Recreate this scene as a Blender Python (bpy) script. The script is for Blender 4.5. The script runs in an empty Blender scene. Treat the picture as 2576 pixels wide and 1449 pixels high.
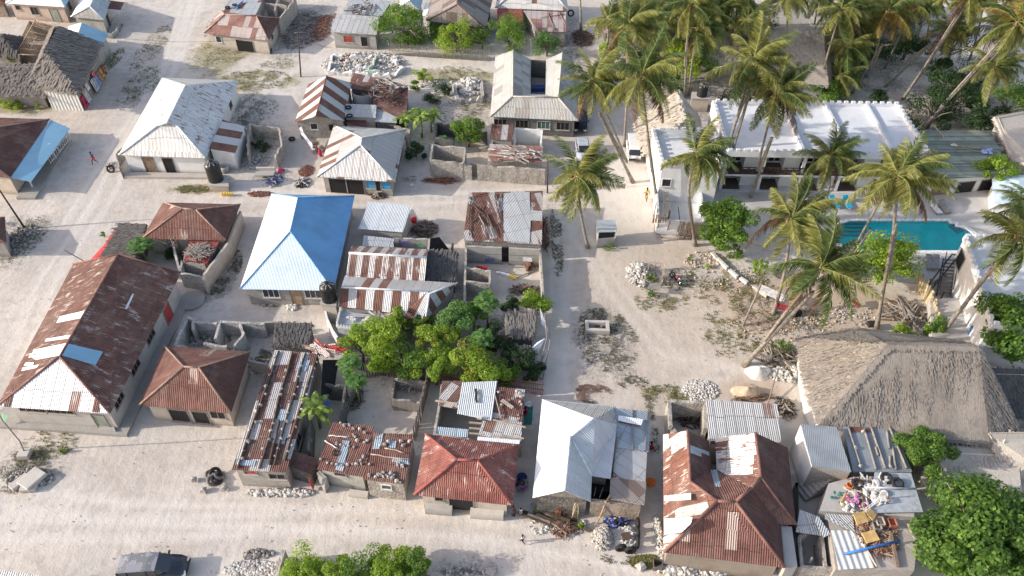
import bpy, math, random
from math import radians, sin, cos, pi, tan, atan2, sqrt, hypot
from mathutils import Vector, Matrix, noise
from mathutils.geometry import tessellate_polygon
R = random.Random(11)
SC = bpy.context.scene
COL = SC.collection
# ---------------------------------------------------------------- camera: pixel measures of the survey grid (2576 wide) to metres
TH = radians(43.5); FL = 1950.0; HC = 53.0; CX, CY = 1288.0, 724.5
def ray(x, y):
    a = (x-CX)/FL; b = (y-CY)/FL
    return (a, cos(TH)-b*sin(TH), -sin(TH)-b*cos(TH))
def P(x, y, z=0.0):
    d = ray(x, y); t = (z-HC)/d[2]
    return Vector((d[0]*t, d[1]*t, z))
def PY(x, y, Y):
    d = ray(x, y); t = Y/d[1]
    return Vector((d[0]*t, Y, HC+d[2]*t))
def on(tri, x, y, dz=.04):
    """point of the plane through three world points, seen at x, y"""
    a, b, c = tri; n = (b-a).cross(c-a).normalized(); d = Vector(ray(x, y)); o = Vector((0,0,HC)); t = (a-o).dot(n)/d.dot(n); return o+d*t+Vector((0,0,dz))
def scl(x, y, z=0.0):                       # grid units per metre at that spot
    p = P(x, y, z); return FL/(p.y*cos(TH)+(HC-p.z)*sin(TH))
# ---------------------------------------------------------------- objects
ORG = {}
def setp(o, label=None, cat=None, group=None, kind=None):
    if label: o['label'] = label
    if cat: o['category'] = cat
    if group: o['group'] = group
    if kind: o['kind'] = kind
    return o
def thing(name, label, cat, loc, group=None, kind=None):
    o = bpy.data.objects.new(name, None); COL.objects.link(o)
    o.empty_display_size = .3
    o.location = Vector(loc); ORG[o] = Vector(loc)
    return setp(o, label, cat, group, kind)
class MB:
    def __init__(s): s.v=[]; s.f=[]; s.m=[]; s.uv=[]; s.sm=[]
    def poly(s, pts, mi=0, uv=None, sm=False):
        b = len(s.v); s.v += [tuple(p) for p in pts]; s.f.append(tuple(range(b, b+len(pts))))
        s.m.append(mi); s.uv.append(uv if uv else [(p[0], p[1]) for p in pts]); s.sm.append(sm)
    def faces(s, pts, fs, mi=0, sm=False):
        b = len(s.v); s.v += [tuple(p) for p in pts]
        for f in fs:
            s.f.append(tuple(b+i for i in f)); s.m.append(mi); s.uv.append([(pts[i][0]+pts[i][1], pts[i][2]) for i in f]); s.sm.append(sm)
    def hexa(s, b4, t4, mi=0):             # bottom ring, top ring (ccw)
        pts = list(b4)+list(t4); n = len(b4)
        fs = [tuple(range(n-1, -1, -1)), tuple(range(n, 2*n))]+[(i, (i+1)%n, n+(i+1)%n, n+i) for i in range(n)]
        s.faces([Vector(p) for p in pts], fs, mi)
    def box(s, c, d, rz=0, mi=0, M=None):
        c = Vector(c); x, y, z = d[0]/2, d[1]/2, d[2]/2
        m = M if M else Matrix.Rotation(rz, 3, 'Z')
        q = lambda a, b, e: c+m@Vector((a*x, b*y, e*z))
        s.hexa([q(-1,-1,-1), q(1,-1,-1), q(1,1,-1), q(-1,1,-1)], [q(-1,-1,1), q(1,-1,1), q(1,1,1), q(-1,1,1)], mi)
    def beam(s, a, b, w, h=None, mi=0):
        a = Vector(a); b = Vector(b); h = h or w; d = b-a
        if d.length < 1e-5: return
        d.normalize(); up = Vector((0,0,1)) if abs(d.z) < .95 else Vector((1,0,0))
        x = d.cross(up).normalized()*w/2; y = x.cross(d).normalized()*h/2
        s.hexa([a-x-y, a+x-y, a+x+y, a-x+y], [b-x-y, b+x-y, b+x+y, b-x+y], mi)
    def tube(s, pts, rs, n=7, mi=0, cap=True):
        pts = [Vector(p) for p in pts]; rings = []
        if not hasattr(rs, '__len__'): rs = [rs]*len(pts)
        px = None
        for i, p in enumerate(pts):
            d = (pts[min(i+1, len(pts)-1)]-pts[max(i-1, 0)]).normalized()
            if px is None:
                up = Vector((0,0,1)) if abs(d.z) < .9 else Vector((1,0,0)); px = d.cross(up).normalized()
            px = (px-d*px.dot(d)).normalized(); py = d.cross(px)
            rings.append([p+(px*cos(2*pi*k/n)+py*sin(2*pi*k/n))*rs[i] for k in range(n)])
        allp = [q for r in rings for q in r]; fs = []
        for i in range(len(pts)-1):
            for k in range(n):
                k2 = (k+1)%n; fs.append((i*n+k, i*n+k2, (i+1)*n+k2, (i+1)*n+k))
        if cap: fs.append(tuple(range(n-1,-1,-1))); fs.append(tuple((len(pts)-1)*n+k for k in range(n)))
        s.faces(allp, fs, mi, True)
    def lathe(s, c, prof, n=20, mi=0, M=None):
        c = Vector(c); m = M or Matrix.Identity(3); allp = []; fs = []
        for r, z in prof:
            allp += [c+m@Vector((r*cos(2*pi*k/n), r*sin(2*pi*k/n), z)) for k in range(n)]
        for i in range(len(prof)-1):
            for k in range(n):
                k2 = (k+1)%n; fs.append((i*n+k, i*n+k2, (i+1)*n+k2, (i+1)*n+k))
        s.faces(allp, fs, mi, True)
    def torus(s, c, R1, r, M=None, n=22, m2=8, mi=0):
        c = Vector(c); M = M or Matrix.Identity(3); allp = []; fs = []
        for i in range(n):
            a = 2*pi*i/n
            for j in range(m2):
                b = 2*pi*j/m2; allp.append(c+M@Vector(((R1+r*cos(b))*cos(a), (R1+r*cos(b))*sin(a), r*sin(b))))
        for i in range(n):
            for j in range(m2):
                fs.append((i*m2+j, ((i+1)%n)*m2+j, ((i+1)%n)*m2+(j+1)%m2, i*m2+(j+1)%m2))
        s.faces(allp, fs, mi, True)
    def stone(s, c, r, rnd=R, mi=0, flat=.75):
        c = Vector(c); M = Matrix.Rotation(rnd.uniform(0, 6.28), 3, 'Z')@Matrix.Rotation(rnd.uniform(-.5, .5), 3, 'X')
        b = []
        for (x, y, z) in ((-1,-1,-.7),(1,-1,-.7),(1,1,-.7),(-1,1,-.7),(-.8,-.8,.6),(.8,-.8,.7),(.8,.8,.6),(-.8,.8,.7)):
            b.append(c+M@Vector((x*rnd.uniform(.6,1.1), y*rnd.uniform(.6,1.1), z*flat*rnd.uniform(.7,1.15)))*r*.8)
        t = c+M@Vector((rnd.uniform(-.2,.2), rnd.uniform(-.2,.2), flat))*r*.9
        fs = [(3,2,1,0),(0,1,5,4),(1,2,6,5),(2,3,7,6),(3,0,4,7),(4,5,8),(5,6,8),(6,7,8),(7,4,8)]
        s.faces(b+[t], fs, mi)
    def build(s, name, mats, parent=None, label=None, cat=None, group=None, kind=None, origin=None, bevel=0):
        if not isinstance(mats, (list, tuple)): mats = [mats]
        if parent is not None: og = ORG[parent]
        else:
            if origin is None:
                n = max(1, len(s.v)); xs = [q[0] for q in s.v]; ys = [q[1] for q in s.v]; zs = [q[2] for q in s.v]
                origin = Vector(((min(xs)+max(xs))/2, (min(ys)+max(ys))/2, min(zs))) if s.v else Vector()
            og = Vector(origin)
        me = bpy.data.meshes.new(name)
        me.from_pydata([(p[0]-og.x, p[1]-og.y, p[2]-og.z) for p in s.v], [], s.f)
        for m in mats: me.materials.append(M_[m] if isinstance(m, str) else m)
        me.polygons.foreach_set('material_index', s.m); me.polygons.foreach_set('use_smooth', s.sm)
        ul = me.uv_layers.new(name='UVMap'); flat = []
        for u in s.uv:
            for q in u: flat += [q[0], q[1]]
        ul.data.foreach_set('uv', flat); me.update()
        o = bpy.data.objects.new(name, me); COL.objects.link(o); ORG[o] = og
        if parent is not None: o.parent = parent
        else: o.location = og
        if bevel:
            b = o.modifiers.new('bevel', 'BEVEL'); b.width = bevel; b.segments = 2; b.limit_method = 'ANGLE'
        return setp(o, label, cat, group, kind)
def copy_thing(src, loc, rz=None, label=None, group=None, sc=None):
    r = src.copy(); COL.objects.link(r); r.location = loc
    if rz is not None: r.rotation_euler = (0, 0, rz)
    if sc: r.scale = (sc, sc, sc)
    if label: r['label'] = label
    if group: r['group'] = group
    for ch in list(src.children):
        c = ch.copy(); COL.objects.link(c); c.parent = r
        for g in list(ch.children):
            d = g.copy(); COL.objects.link(d); d.parent = c
    return r
# ---------------------------------------------------------------- materials
M_ = {}
class NT:
    def __init__(s, name):
        s.mat = bpy.data.materials.new(name); s.mat.use_nodes = True; s.t = s.mat.node_tree; s.t.nodes.clear()
        s.out = s.t.nodes.new('ShaderNodeOutputMaterial'); M_[name] = s.mat
    def n(s, typ, ins=None, **kw):
        d = s.t.nodes.new('ShaderNode'+typ)
        for k, v in kw.items(): setattr(d, k, v)
        for k, v in (ins or {}).items(): s.set(d, k, v)
        return d
    def set(s, d, k, v):
        i = d.inputs[k]
        if isinstance(v, bpy.types.NodeSocket): s.t.links.new(v, i)
        elif isinstance(v, bpy.types.Node): s.t.links.new(v.outputs[0], i)
        else:
            if isinstance(v, tuple) and len(v) == 3 and i.type == 'RGBA': v = v+(1,)
            i.default_value = v
    def math(s, op, a, b=0.0, c=None, clamp=False):
        ins = {0: a, 1: b}
        if c is not None: ins[2] = c
        return s.n('Math', ins, operation=op, use_clamp=clamp).outputs[0]
    def mix(s, f, a, b, mode='MIX'):
        d = s.n('Mix', data_type='RGBA', blend_type=mode); s.set(d, 0, f); s.set(d, 6, a); s.set(d, 7, b); return d.outputs[2]
    def noise(s, vec, scale, detail=3, rough=.55, dist=0):
        d = s.n('TexNoise', {'Scale': scale, 'Detail': detail, 'Roughness': rough, 'Distortion': dist})
        if vec is not None: s.set(d, 'Vector', vec)
        return d.outputs[0]
    def ss(s, x, lo, hi, a=0.0, b=1.0):
        return s.n('MapRange', {0: x, 1: lo, 2: hi, 3: a, 4: b}, interpolation_type='SMOOTHSTEP').outputs[0]
    def scale(s, vec, sc):
        return s.n('VectorMath', {0: vec, 1: sc}, operation='MULTIPLY').outputs[0]
    def bsdf(s, col, rough=.8, metal=0.0, bump=None, bstr=.5, bdist=.05, spec=.3, trans=None):
        b = s.n('BsdfPrincipled', {'Base Color': col, 'Roughness': rough, 'Metallic': metal, 'Specular IOR Level': spec})
        if bump is not None:
            bp = s.n('Bump', {'Height': bump, 'Strength': bstr, 'Distance': bdist}); s.set(b, 'Normal', bp.outputs[0])
        s.t.links.new(b.outputs[0], s.out.inputs[0]); s.b = b
        return s.mat
def objco(s): return s.n('TexCoord').outputs['Object']
def plain(name, col, rough=.8, metal=0.0, var=.25, sc=3.0, bump=.15, spec=.3):
    s = NT(name); co = objco(s); n1 = s.noise(co, sc, 4); n2 = s.noise(co, sc*7, 3)
    dk = tuple(c*(1-var) for c in col); lt = tuple(min(1, c*(1+var*.6)) for c in col)
    c = s.mix(s.ss(n1, .3, .7), dk, lt); c = s.mix(s.ss(n2, .55, .8, 0, .35), c, dk)
    return s.bsdf(c, rough, metal, n2, bump, .03, spec)
def corr(name, zinc=(.55,.58,.6), ra=(.27,.13,.10), rb=(.13,.06,.05), frac=.5, mot=.5, w=.8, l=2.4, seed=0.0, pitch=.16, metal=.15, rough=.5, sharp=.2, bstr=.9, lapdark=.55, fleck=0.0, alt=0):
    """corrugated roofing sheets: every sheet rusted or bright, streaks run down the slope"""
    s = NT(name); uv = s.n('UVMap', uv_map='UVMap').outputs[0]; sp = s.n('SeparateXYZ', {0: uv}); u, v = sp.outputs[0], sp.outputs[1]
    su = s.math('DIVIDE', u, w); cu = s.math('FLOOR', su)
    off = s.n('TexWhiteNoise', {'W': s.math('ADD', cu, seed)}, noise_dimensions='1D').outputs[0]
    sv = s.math('ADD', s.math('DIVIDE', v, l), s.math('MULTIPLY', off, .12)); cv = s.math('FLOOR', sv)
    cell = s.n('CombineXYZ', {0: cu, 1: cv, 2: seed}).outputs[0]
    wn = s.n('TexWhiteNoise', {'Vector': cell}, noise_dimensions='3D'); r1 = wn.outputs[0]; r2 = s.n('SeparateColor', {0: wn.outputs[1]}).outputs[1]
    if alt: r1 = s.math('ADD', s.math('MULTIPLY', s.math('PINGPONG', cu, 1.0), .9), s.math('MULTIPLY', r1, .12))
    vec = s.n('CombineXYZ', {0: s.math('MULTIPLY', u, 1.9), 1: s.math('MULTIPLY', v, .55), 2: seed}).outputs[0]
    n1 = s.noise(vec, 1.3, 5, .62); vec2 = s.n('CombineXYZ', {0: s.math('MULTIPLY', u, 7.0), 1: s.math('MULTIPLY', v, 1.1), 2: seed+3}).outputs[0]
    n2 = s.noise(vec2, 1.5, 3, .6)
    base = s.ss(r1, frac-.02, frac+.02, 1.0, 0.0)                     # sheet is rusty
    k = s.math('ADD', s.math('MULTIPLY', s.math('SUBTRACT', n1, .5), 3.2*mot), s.math('MULTIPLY', s.math('SUBTRACT', n2, .5), 1.3*mot))
    k = s.math('ADD', s.math('ADD', k, base), -.5+(.0))
    mask = s.ss(k, -sharp, sharp)
    n3 = s.noise(uv, .8, 4)
    rc = s.mix(s.ss(s.math('ADD', s.math('MULTIPLY', n3, .6), s.math('MULTIPLY', n2, .4)), .35, .65), rb, ra)
    rc = s.mix(s.math('MULTIPLY', r2, .35), rc, rb)
    zc = s.mix(s.math('MULTIPLY', r2, .5), zinc, tuple(c*.72 for c in zinc)); zc = s.mix(s.ss(n2, .5, .75, 0, .25), zc, tuple(c*.5 for c in zinc))
    c = s.mix(mask, zc, rc)
    if fleck:
        fv_ = s.n('CombineXYZ', {0: s.math('MULTIPLY', u, 3.4), 1: s.math('MULTIPLY', v, 1.0), 2: seed+9}).outputs[0]
        fm = s.ss(s.noise(fv_, 1.0, 2, .5), fleck, fleck+.035); c = s.mix(fm, c, rc)
    c = s.mix(s.ss(s.noise(uv, .35, 5, .7), .45, .75, 0, .3), c, (.42,.36,.30)); c = s.mix(s.ss(s.noise(vec2, .6, 4, .7), .55, .75, 0, .3), c, tuple(q*.8 for q in rb))
    fu = s.math('FRACT', su); fv = s.math('FRACT', sv)
    lap = s.math('MAXIMUM', s.math('LESS_THAN', fu, .035/w), s.math('LESS_THAN', fv, .05/l))
    c = s.mix(s.math('MULTIPLY', lap, lapdark), c, tuple(q*.45 for q in rb))
    wv = s.math('SINE', s.math('MULTIPLY', u, 2*pi/pitch))
    h = s.math('ADD', s.math('MULTIPLY', wv, .5), s.math('MULTIPLY', lap, -.6))
    rg = s.mix(mask, (rough, rough, rough), (.85, .85, .85))
    s.bsdf(c, .6, 0, h, bstr, .05, .35); s.set(s.b, 'Roughness', rg)
    s.set(s.b, 'Metallic', s.math('MULTIPLY', s.math('SUBTRACT', 1.0, mask), metal))
    return s.mat
def thatchmat(name, ca, cb, cc=(.1,.085,.07)):
    s = NT(name); uv = s.n('UVMap', uv_map='UVMap').outputs[0]; co = objco(s)
    isl = s.n('NewGeometry').outputs['Random Per Island']
    st = s.noise(s.scale(uv, (9, 1.6, 1)), 1.6, 4, .65); big = s.noise(co, .35, 4)
    md = s.noise(s.scale(uv, (2.6, .9, 1)), 1.3, 4, .7)
    c = s.mix(s.ss(big, .35, .65), ca, cb); c = s.mix(s.ss(st, .45, .7, 0, .75), c, cc); c = s.mix(s.ss(md, .48, .66, 0, .6), c, cc)
    c = s.mix(s.math('MULTIPLY', isl, .55), c, cb)
    return s.bsdf(c, .95, 0, st, .8, .06, .1)
def stonewall(name, ca, cb, mortar, sc=3.5):
    s = NT(name); co = objco(s)
    v = s.n('TexVoronoi', {'Vector': co, 'Scale': sc}); e = s.n('TexVoronoi', {'Vector': co, 'Scale': sc}, feature='DISTANCE_TO_EDGE').outputs[0]
    r = s.n('SeparateColor', {0: v.outputs['Color']}).outputs[0]
    c = s.mix(r, ca, cb); c = s.mix(s.ss(e, .02, .09, .8, 0), c, mortar)
    n = s.noise(co, .9, 5, .6); c = s.mix(s.ss(n, .45, .75, 0, .6), c, tuple(q*.5 for q in mortar))
    return s.bsdf(c, .95, 0, e, .9, .08, .15)
def plaster(name, col, stain, amt=.6, sc=.8):
    s = NT(name); co = objco(s)
    n = s.noise(co, sc, 6, .65); n2 = s.noise(co, 6, 4); drip = s.noise(s.scale(co, (5, 5, .5)), 1.2, 4)
    z = s.n('SeparateXYZ', {0: co}).outputs[2]
    c = s.mix(s.ss(n, .42, .7, 0, amt), col, stain); c = s.mix(s.ss(drip, .5, .75, 0, amt*.6), c, stain)
    low = s.math('MULTIPLY', s.ss(s.math('ADD', z, s.math('MULTIPLY', n2, .6)), .3, 1.0, 1, 0), .55)
    c = s.mix(low, c, tuple(q*.6 for q in stain))
    return s.bsdf(c, .9, 0, n2, .35, .03, .2)
def blockwall(name, ca, cb, mortar):
    s = NT(name); co = objco(s); sp = s.n('SeparateXYZ', {0: co})
    v = s.n('CombineXYZ', {0: s.math('ADD', sp.outputs[0], sp.outputs[1]), 1: sp.outputs[2], 2: 0.0}).outputs[0]
    b = s.n('TexBrick', {'Vector': v, 'Color1': ca, 'Color2': cb, 'Mortar': mortar, 'Scale': 1.0, 'Mortar Size': .018, 'Brick Width': .45, 'Row Height': .22})
    n = s.noise(co, 1.2, 5); c = s.mix(s.ss(n, .45, .7, 0, .5), b.outputs[0], mortar)
    return s.bsdf(c, .92, 0, b.outputs[1], -.4, .03, .2)
def leafmat(name, a, b, c3, tr=.45, sc=.5):
    s = NT(name); g = s.n('NewGeometry').outputs['Random Per Island']; co = objco(s)
    n = s.noise(co, sc, 3); k = s.math('ADD', s.math('MULTIPLY', g, .55), s.math('MULTIPLY', n, .45))
    r = s.n('ValToRGB', {0: k}); e = r.color_ramp.elements
    e[0].position = .18; e[0].color = a+(1,); e[1].position = .5; e[1].color = b+(1,); q = e.new(.8); q.color = c3+(1,)
    d = s.n('BsdfPrincipled', {'Base Color': r.outputs[0], 'Roughness': .55, 'Specular IOR Level': .3})
    t = s.n('BsdfTranslucent', {'Color': s.mix(.5, r.outputs[0], tuple(min(1, x*1.6) for x in c3))})
    m = s.n('MixShader', {0: tr, 1: d.outputs[0], 2: t.outputs[0]}); s.t.links.new(m.outputs[0], s.out.inputs[0])
    return s.mat
ZI = (.55,.58,.61)
corr('roof_brown', (.42,.33,.29), (.25,.125,.10), (.13,.06,.05), .975, .5, seed=1, l=2.6)
corr('roof_brown_dark', (.4,.33,.3), (.17,.085,.07), (.10,.05,.045), .99, .45, seed=2, w=.75, l=3)  # darker brown sheets; also paints shade on right slopes of brown houses
corr('roof_hall', (.50,.43,.39), (.24,.125,.10), (.12,.06,.05), .99, 1.25, w=.75, l=2.4, seed=5, sharp=.3)
corr('roof_hall_glare', (.8,.82,.84), (.35,.2,.15), (.2,.1,.08), .03, .2, seed=8)  # front hip of the hall, overexposure painted in as white
corr('roof_white', (.74,.77,.8), (.36,.24,.19), (.22,.12,.1), .0, .3, seed=4, w=.8, l=2.6, sharp=.08, rough=.45, fleck=.60)
corr('roof_zinc', (.55,.57,.57), (.33,.2,.15), (.2,.11,.09), .04, .25, seed=6, w=.8)
corr('roof_zinc_blue', (.42,.52,.6), (.3,.2,.16), (.2,.12,.1), .02, .2, seed=9, w=.9)
corr('roof_zinc_new', (.66,.72,.76), (.3,.2,.16), (.2,.12,.1), .0, .12, seed=12, w=.9, l=4, lapdark=.2)
corr('roof_striped', (.58,.6,.62), (.24,.12,.09), (.14,.065,.05), .5, .45, w=.82, l=9, seed=21, sharp=.08, alt=1)
corr('roof_broad', (.60,.62,.63), (.24,.12,.09), (.14,.065,.05), .5, .35, w=1.5, l=9, seed=22, sharp=.07, alt=1)
corr('roof_striped_fine', (.56,.57,.57), (.27,.15,.11), (.15,.075,.06), .13, .6, w=.8, l=3.2, seed=31)
corr('roof_mottle', (.56,.55,.54), (.24,.13,.10), (.14,.07,.06), .5, 1.3, w=.62, l=6, seed=41, sharp=.3, alt=1)
corr('roof_patch', (.55,.53,.52), (.22,.11,.085), (.11,.055,.05), .6, .95, w=.8, l=1.9, seed=51, sharp=.1)
corr('roof_rusty_patch', (.5,.48,.47), (.24,.12,.09), (.12,.06,.05), .6, 1.1, w=.8, l=1.9, seed=58, sharp=.12)
corr('roof_patch_grey', (.5,.54,.57), (.24,.12,.09), (.14,.07,.06), .07, .5, w=.85, l=2.2, seed=55, sharp=.08)
corr('roof_red', (.6,.5,.48), (.34,.13,.11), (.18,.065,.055), .96, 1.15, w=.8, l=2.5, seed=61, sharp=.35)
corr('roof_big_rust', (.74,.70,.68), (.31,.145,.10), (.15,.07,.055), .72, 1.25, w=.8, l=2.4, seed=71, sharp=.25)
corr('roof_scraped', (.80,.77,.75), (.32,.16,.11), (.17,.08,.06), .4, 1.6, w=.8, l=2.2, seed=77, sharp=.2)
corr('roof_pink', (.55,.48,.45), (.42,.24,.2), (.24,.12,.1), .5, .5, w=.8, l=2.6, seed=81)
corr('roof_grey_tile', (.52,.53,.51), (.4,.39,.37), (.3,.3,.29), .2, .6, w=.9, l=1.3, seed=91, pitch=.18, metal=0, rough=.9, sharp=.3, lapdark=.3)
corr('roof_grey_old', (.34,.31,.29), (.25,.19,.17), (.14,.11,.1), .35, .5, w=.8, l=2.5, seed=95, metal=0, rough=.85)
corr('roof_red_sheet', (.5,.3,.28), (.36,.07,.06), (.22,.05,.045), .95, .3, seed=97)
corr('wall_sheet_white', (.72,.74,.72), (.5,.5,.48), (.4,.4,.38), .02, .1, seed=98, pitch=.45, w=5, l=9, lapdark=0, bstr=1.0, metal=0)
def flatroof(name, c, k=.12, ridge=True):
    s = NT(name); uv = s.n('UVMap', uv_map='UVMap').outputs[0]; u = s.n('SeparateXYZ', {0: uv}).outputs[0]
    n = s.noise(uv, .5, 5); cc = s.mix(s.ss(n, .35, .7), c, tuple(q*(1-k) for q in c))
    seam = s.math('LESS_THAN', s.math('FRACT', s.math('DIVIDE', u, .85)), .03); cc = s.mix(s.math('MULTIPLY', seam, .25), cc, tuple(q*.5 for q in c))
    s.bsdf(cc, .4, .1, s.math('SINE', s.math('MULTIPLY', u, 2*pi/.14)), .35, .03, .5)
flatroof('roof_blue', (.14,.39,.70), .22); flatroof('roof_blue_pale', (.66,.8,.88)); flatroof('roof_sky', (.26,.5,.68)); flatroof('roof_white_and_glare', (.9,.93,.95), .05); flatroof('roof_grey_flat', (.33,.37,.40), .3)  # white also paints sun glare onto lit slopes, as does pale blue
thatchmat('thatch_grey', (.20,.185,.17), (.27,.25,.23)); thatchmat('thatch_tan', (.38,.34,.285), (.48,.43,.36), (.2,.16,.13)); thatchmat('thatch_brown', (.22,.20,.18), (.33,.30,.265), (.11,.1,.09)); thatchmat('thatch_pale', (.52,.48,.42), (.6,.55,.48), (.36,.32,.27)); thatchmat('thatch_black', (.12,.115,.11), (.18,.17,.16), (.05,.05,.05))
plaster('wall_white', (.74,.75,.74), (.52,.5,.46), .4); plaster('wall_beige', (.55,.49,.42), (.38,.32,.26), .6); plaster('wall_grey', (.42,.41,.38), (.26,.25,.23), .7); plaster('wall_pinkish', (.52,.43,.37), (.34,.28,.24), .7); plaster('wall_green', (.45,.62,.52), (.55,.55,.5), .7); plaster('hotel_white', (.72,.735,.75), (.56,.56,.55), .45); plaster('concrete', (.48,.46,.43), (.33,.31,.28), .5); plaster('concrete_pale', (.6,.57,.52), (.44,.4,.36), .5)
stonewall('wall_coral', (.48,.45,.40), (.3,.28,.25), (.4,.37,.33)); stonewall('wall_ruin', (.5,.49,.47), (.32,.31,.3), (.42,.41,.39), 4.5); stonewall('wall_dark', (.16,.155,.15), (.1,.1,.1), (.14,.135,.13), 4); stonewall('wall_brownstone', (.36,.31,.26), (.24,.2,.17), (.3,.26,.22), 4)
blockwall('wall_block', (.46,.43,.38), (.36,.33,.3), (.28,.26,.24))
plain('wood_dark', (.10,.07,.05)); plain('wood', (.24,.17,.12)); plain('wood_pale', (.45,.39,.32)); plain('wood_red', (.36,.15,.09)); plain('wood_grey', (.28,.26,.24)); plain('bamboo', (.42,.30,.19)); plain('straw', (.5,.42,.28))
plain('dark_void', (.018,.018,.02), .6, 0, .2); plain('glass_dark', (.03,.035,.045), .12, 0, .1, spec=.8, bump=.0); plain('glass_green', (.08,.15,.13), .2, 0, .1, spec=.7, bump=0)
plain('frame_white', (.75,.75,.74)); plain('stone_pale', (.50,.475,.43), .95, 0, .25, 5, .5); plain('stone_white', (.66,.645,.61), .95, 0, .2, 5, .5); plain('stone_grey', (.38,.36,.34), .95, 0, .3, 5, .5); plain('stone_dark', (.2,.185,.17), .95, 0, .3, 5, .5)
plain('plastic_black', (.018,.019,.02), .35, 0, .2, spec=.5, bump=.05); plain('rubber', (.028,.028,.03), .75); plain('plastic_grey', (.3,.3,.31), .6); plain('cap_metal', (.6,.63,.66), .45, .2, .15); plain('cap_rust', (.25,.13,.11), .8); plain('cap_darkred', (.30,.10,.085), .7); plain('cap_blue', (.2,.42,.68), .5); plain('cap_tan', (.36,.25,.19), .8); plain('cap_white', (.78,.82,.86), .5)
plain('cloth_white', (.75,.76,.8)); plain('cloth_red', (.6,.05,.06)); plain('cloth_crimson', (.5,.03,.1)); plain('cloth_blue', (.1,.16,.45)); plain('cloth_navy', (.05,.06,.17)); plain('cloth_lilac', (.42,.35,.6)); plain('cloth_green', (.25,.5,.3)); plain('cloth_magenta', (.4,.03,.15)); plain('cloth_yellow', (.7,.5,.08)); plain('cloth_teal', (.03,.2,.17)); plain('cloth_black', (.02,.02,.022)); plain('cloth_orange', (.75,.2,.04)); plain('cloth_pink', (.62,.2,.45)); plain('cloth_skyblue', (.35,.45,.75))
plain('skin', (.075,.04,.027), .5); plain('hair_black', (.012,.01,.01)); plain('paint_blue', (.05,.35,.62), .5, 0, .1); plain('lounger_blue', (.03,.42,.62), .6, 0, .1); plain('paint_red', (.45,.06,.05), .5); plain('pipe_blue', (.05,.2,.55), .4); plain('foam_yellow', (.62,.42,.17)); plain('metal_dark', (.05,.045,.045), .5, .3); plain('wire', (.03,.03,.03)); plain('car_grey', (.055,.06,.075), .25, .4, .1, spec=.6, bump=0); plain('car_roof_old', (.23,.24,.26), .5, .1, .3, 1.2, bump=0); plain('car_white', (.78,.79,.78), .3, 0, .08, bump=0); plain('car_dark', (.02,.023,.03), .2, .2, .1, bump=0); plain('lamp_glass', (.75,.75,.7), .15); plain('chrome', (.6,.6,.62), .2, .9); plain('gravel_grey', (.42,.4,.38)); plain('tarp_grey', (.42,.46,.5), .5, 0, .2); plain('leafstem', (.2,.22,.07)); plain('bark', (.20,.17,.14)); plain('palm_bark', (.27,.24,.20), .9, 0, .35, 4, .6); plain('coping', (.82,.83,.84)); plain('railing_brown', (.07,.045,.04)); plain('floor_brown', (.13,.10,.09), .6); plain('bricks_red', (.32,.13,.09), .95, 0, .4, 4, .6); plain('coconut', (.35,.2,.06))
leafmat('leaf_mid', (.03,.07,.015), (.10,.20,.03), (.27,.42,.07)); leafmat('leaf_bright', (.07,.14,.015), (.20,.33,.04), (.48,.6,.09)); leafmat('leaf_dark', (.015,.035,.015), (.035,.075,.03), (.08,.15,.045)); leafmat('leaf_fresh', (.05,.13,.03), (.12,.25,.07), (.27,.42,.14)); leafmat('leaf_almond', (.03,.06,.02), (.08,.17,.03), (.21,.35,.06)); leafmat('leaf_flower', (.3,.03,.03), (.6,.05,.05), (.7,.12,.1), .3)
leafmat('frond_green', (.035,.065,.025), (.11,.17,.05), (.29,.36,.14), .4, 1.2); leafmat('frond_yellow', (.09,.11,.035), (.26,.28,.08), (.50,.50,.20), .35, 1.2); leafmat('frond_orange', (.15,.10,.03), (.30,.23,.06), (.45,.36,.12), .35, 1.2); leafmat('frond_dead', (.09,.05,.03), (.2,.12,.08), (.3,.2,.13), .2, 1.2); leafmat('banana_leaf', (.06,.11,.02), (.17,.26,.05), (.38,.48,.12), .4, .8); leafmat('weed', (.07,.075,.025), (.17,.17,.06), (.32,.30,.12), .2); leafmat('weed_dark', (.05,.052,.03), (.12,.12,.075), (.24,.225,.15), .2); leafmat('dry_leaf', (.11,.065,.045), (.2,.12,.09), (.3,.2,.15), .1)

def carroof():
    s = NT('car_roof'); co = objco(s); n = s.noise(co, 1.6, 3, .6); ring = s.math('ABSOLUTE', s.math('SUBTRACT', n, .52)); m = s.ss(ring, .0, .03, 1, 0)
    c = s.mix(s.ss(n, .5, .54), (.20,.21,.22), (.30,.30,.34)); s.bsdf(s.mix(s.math('MULTIPLY', m, .6), c, (.45,.46,.5)), .6, 0, n, .05, .01, .3)
carroof()

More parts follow.
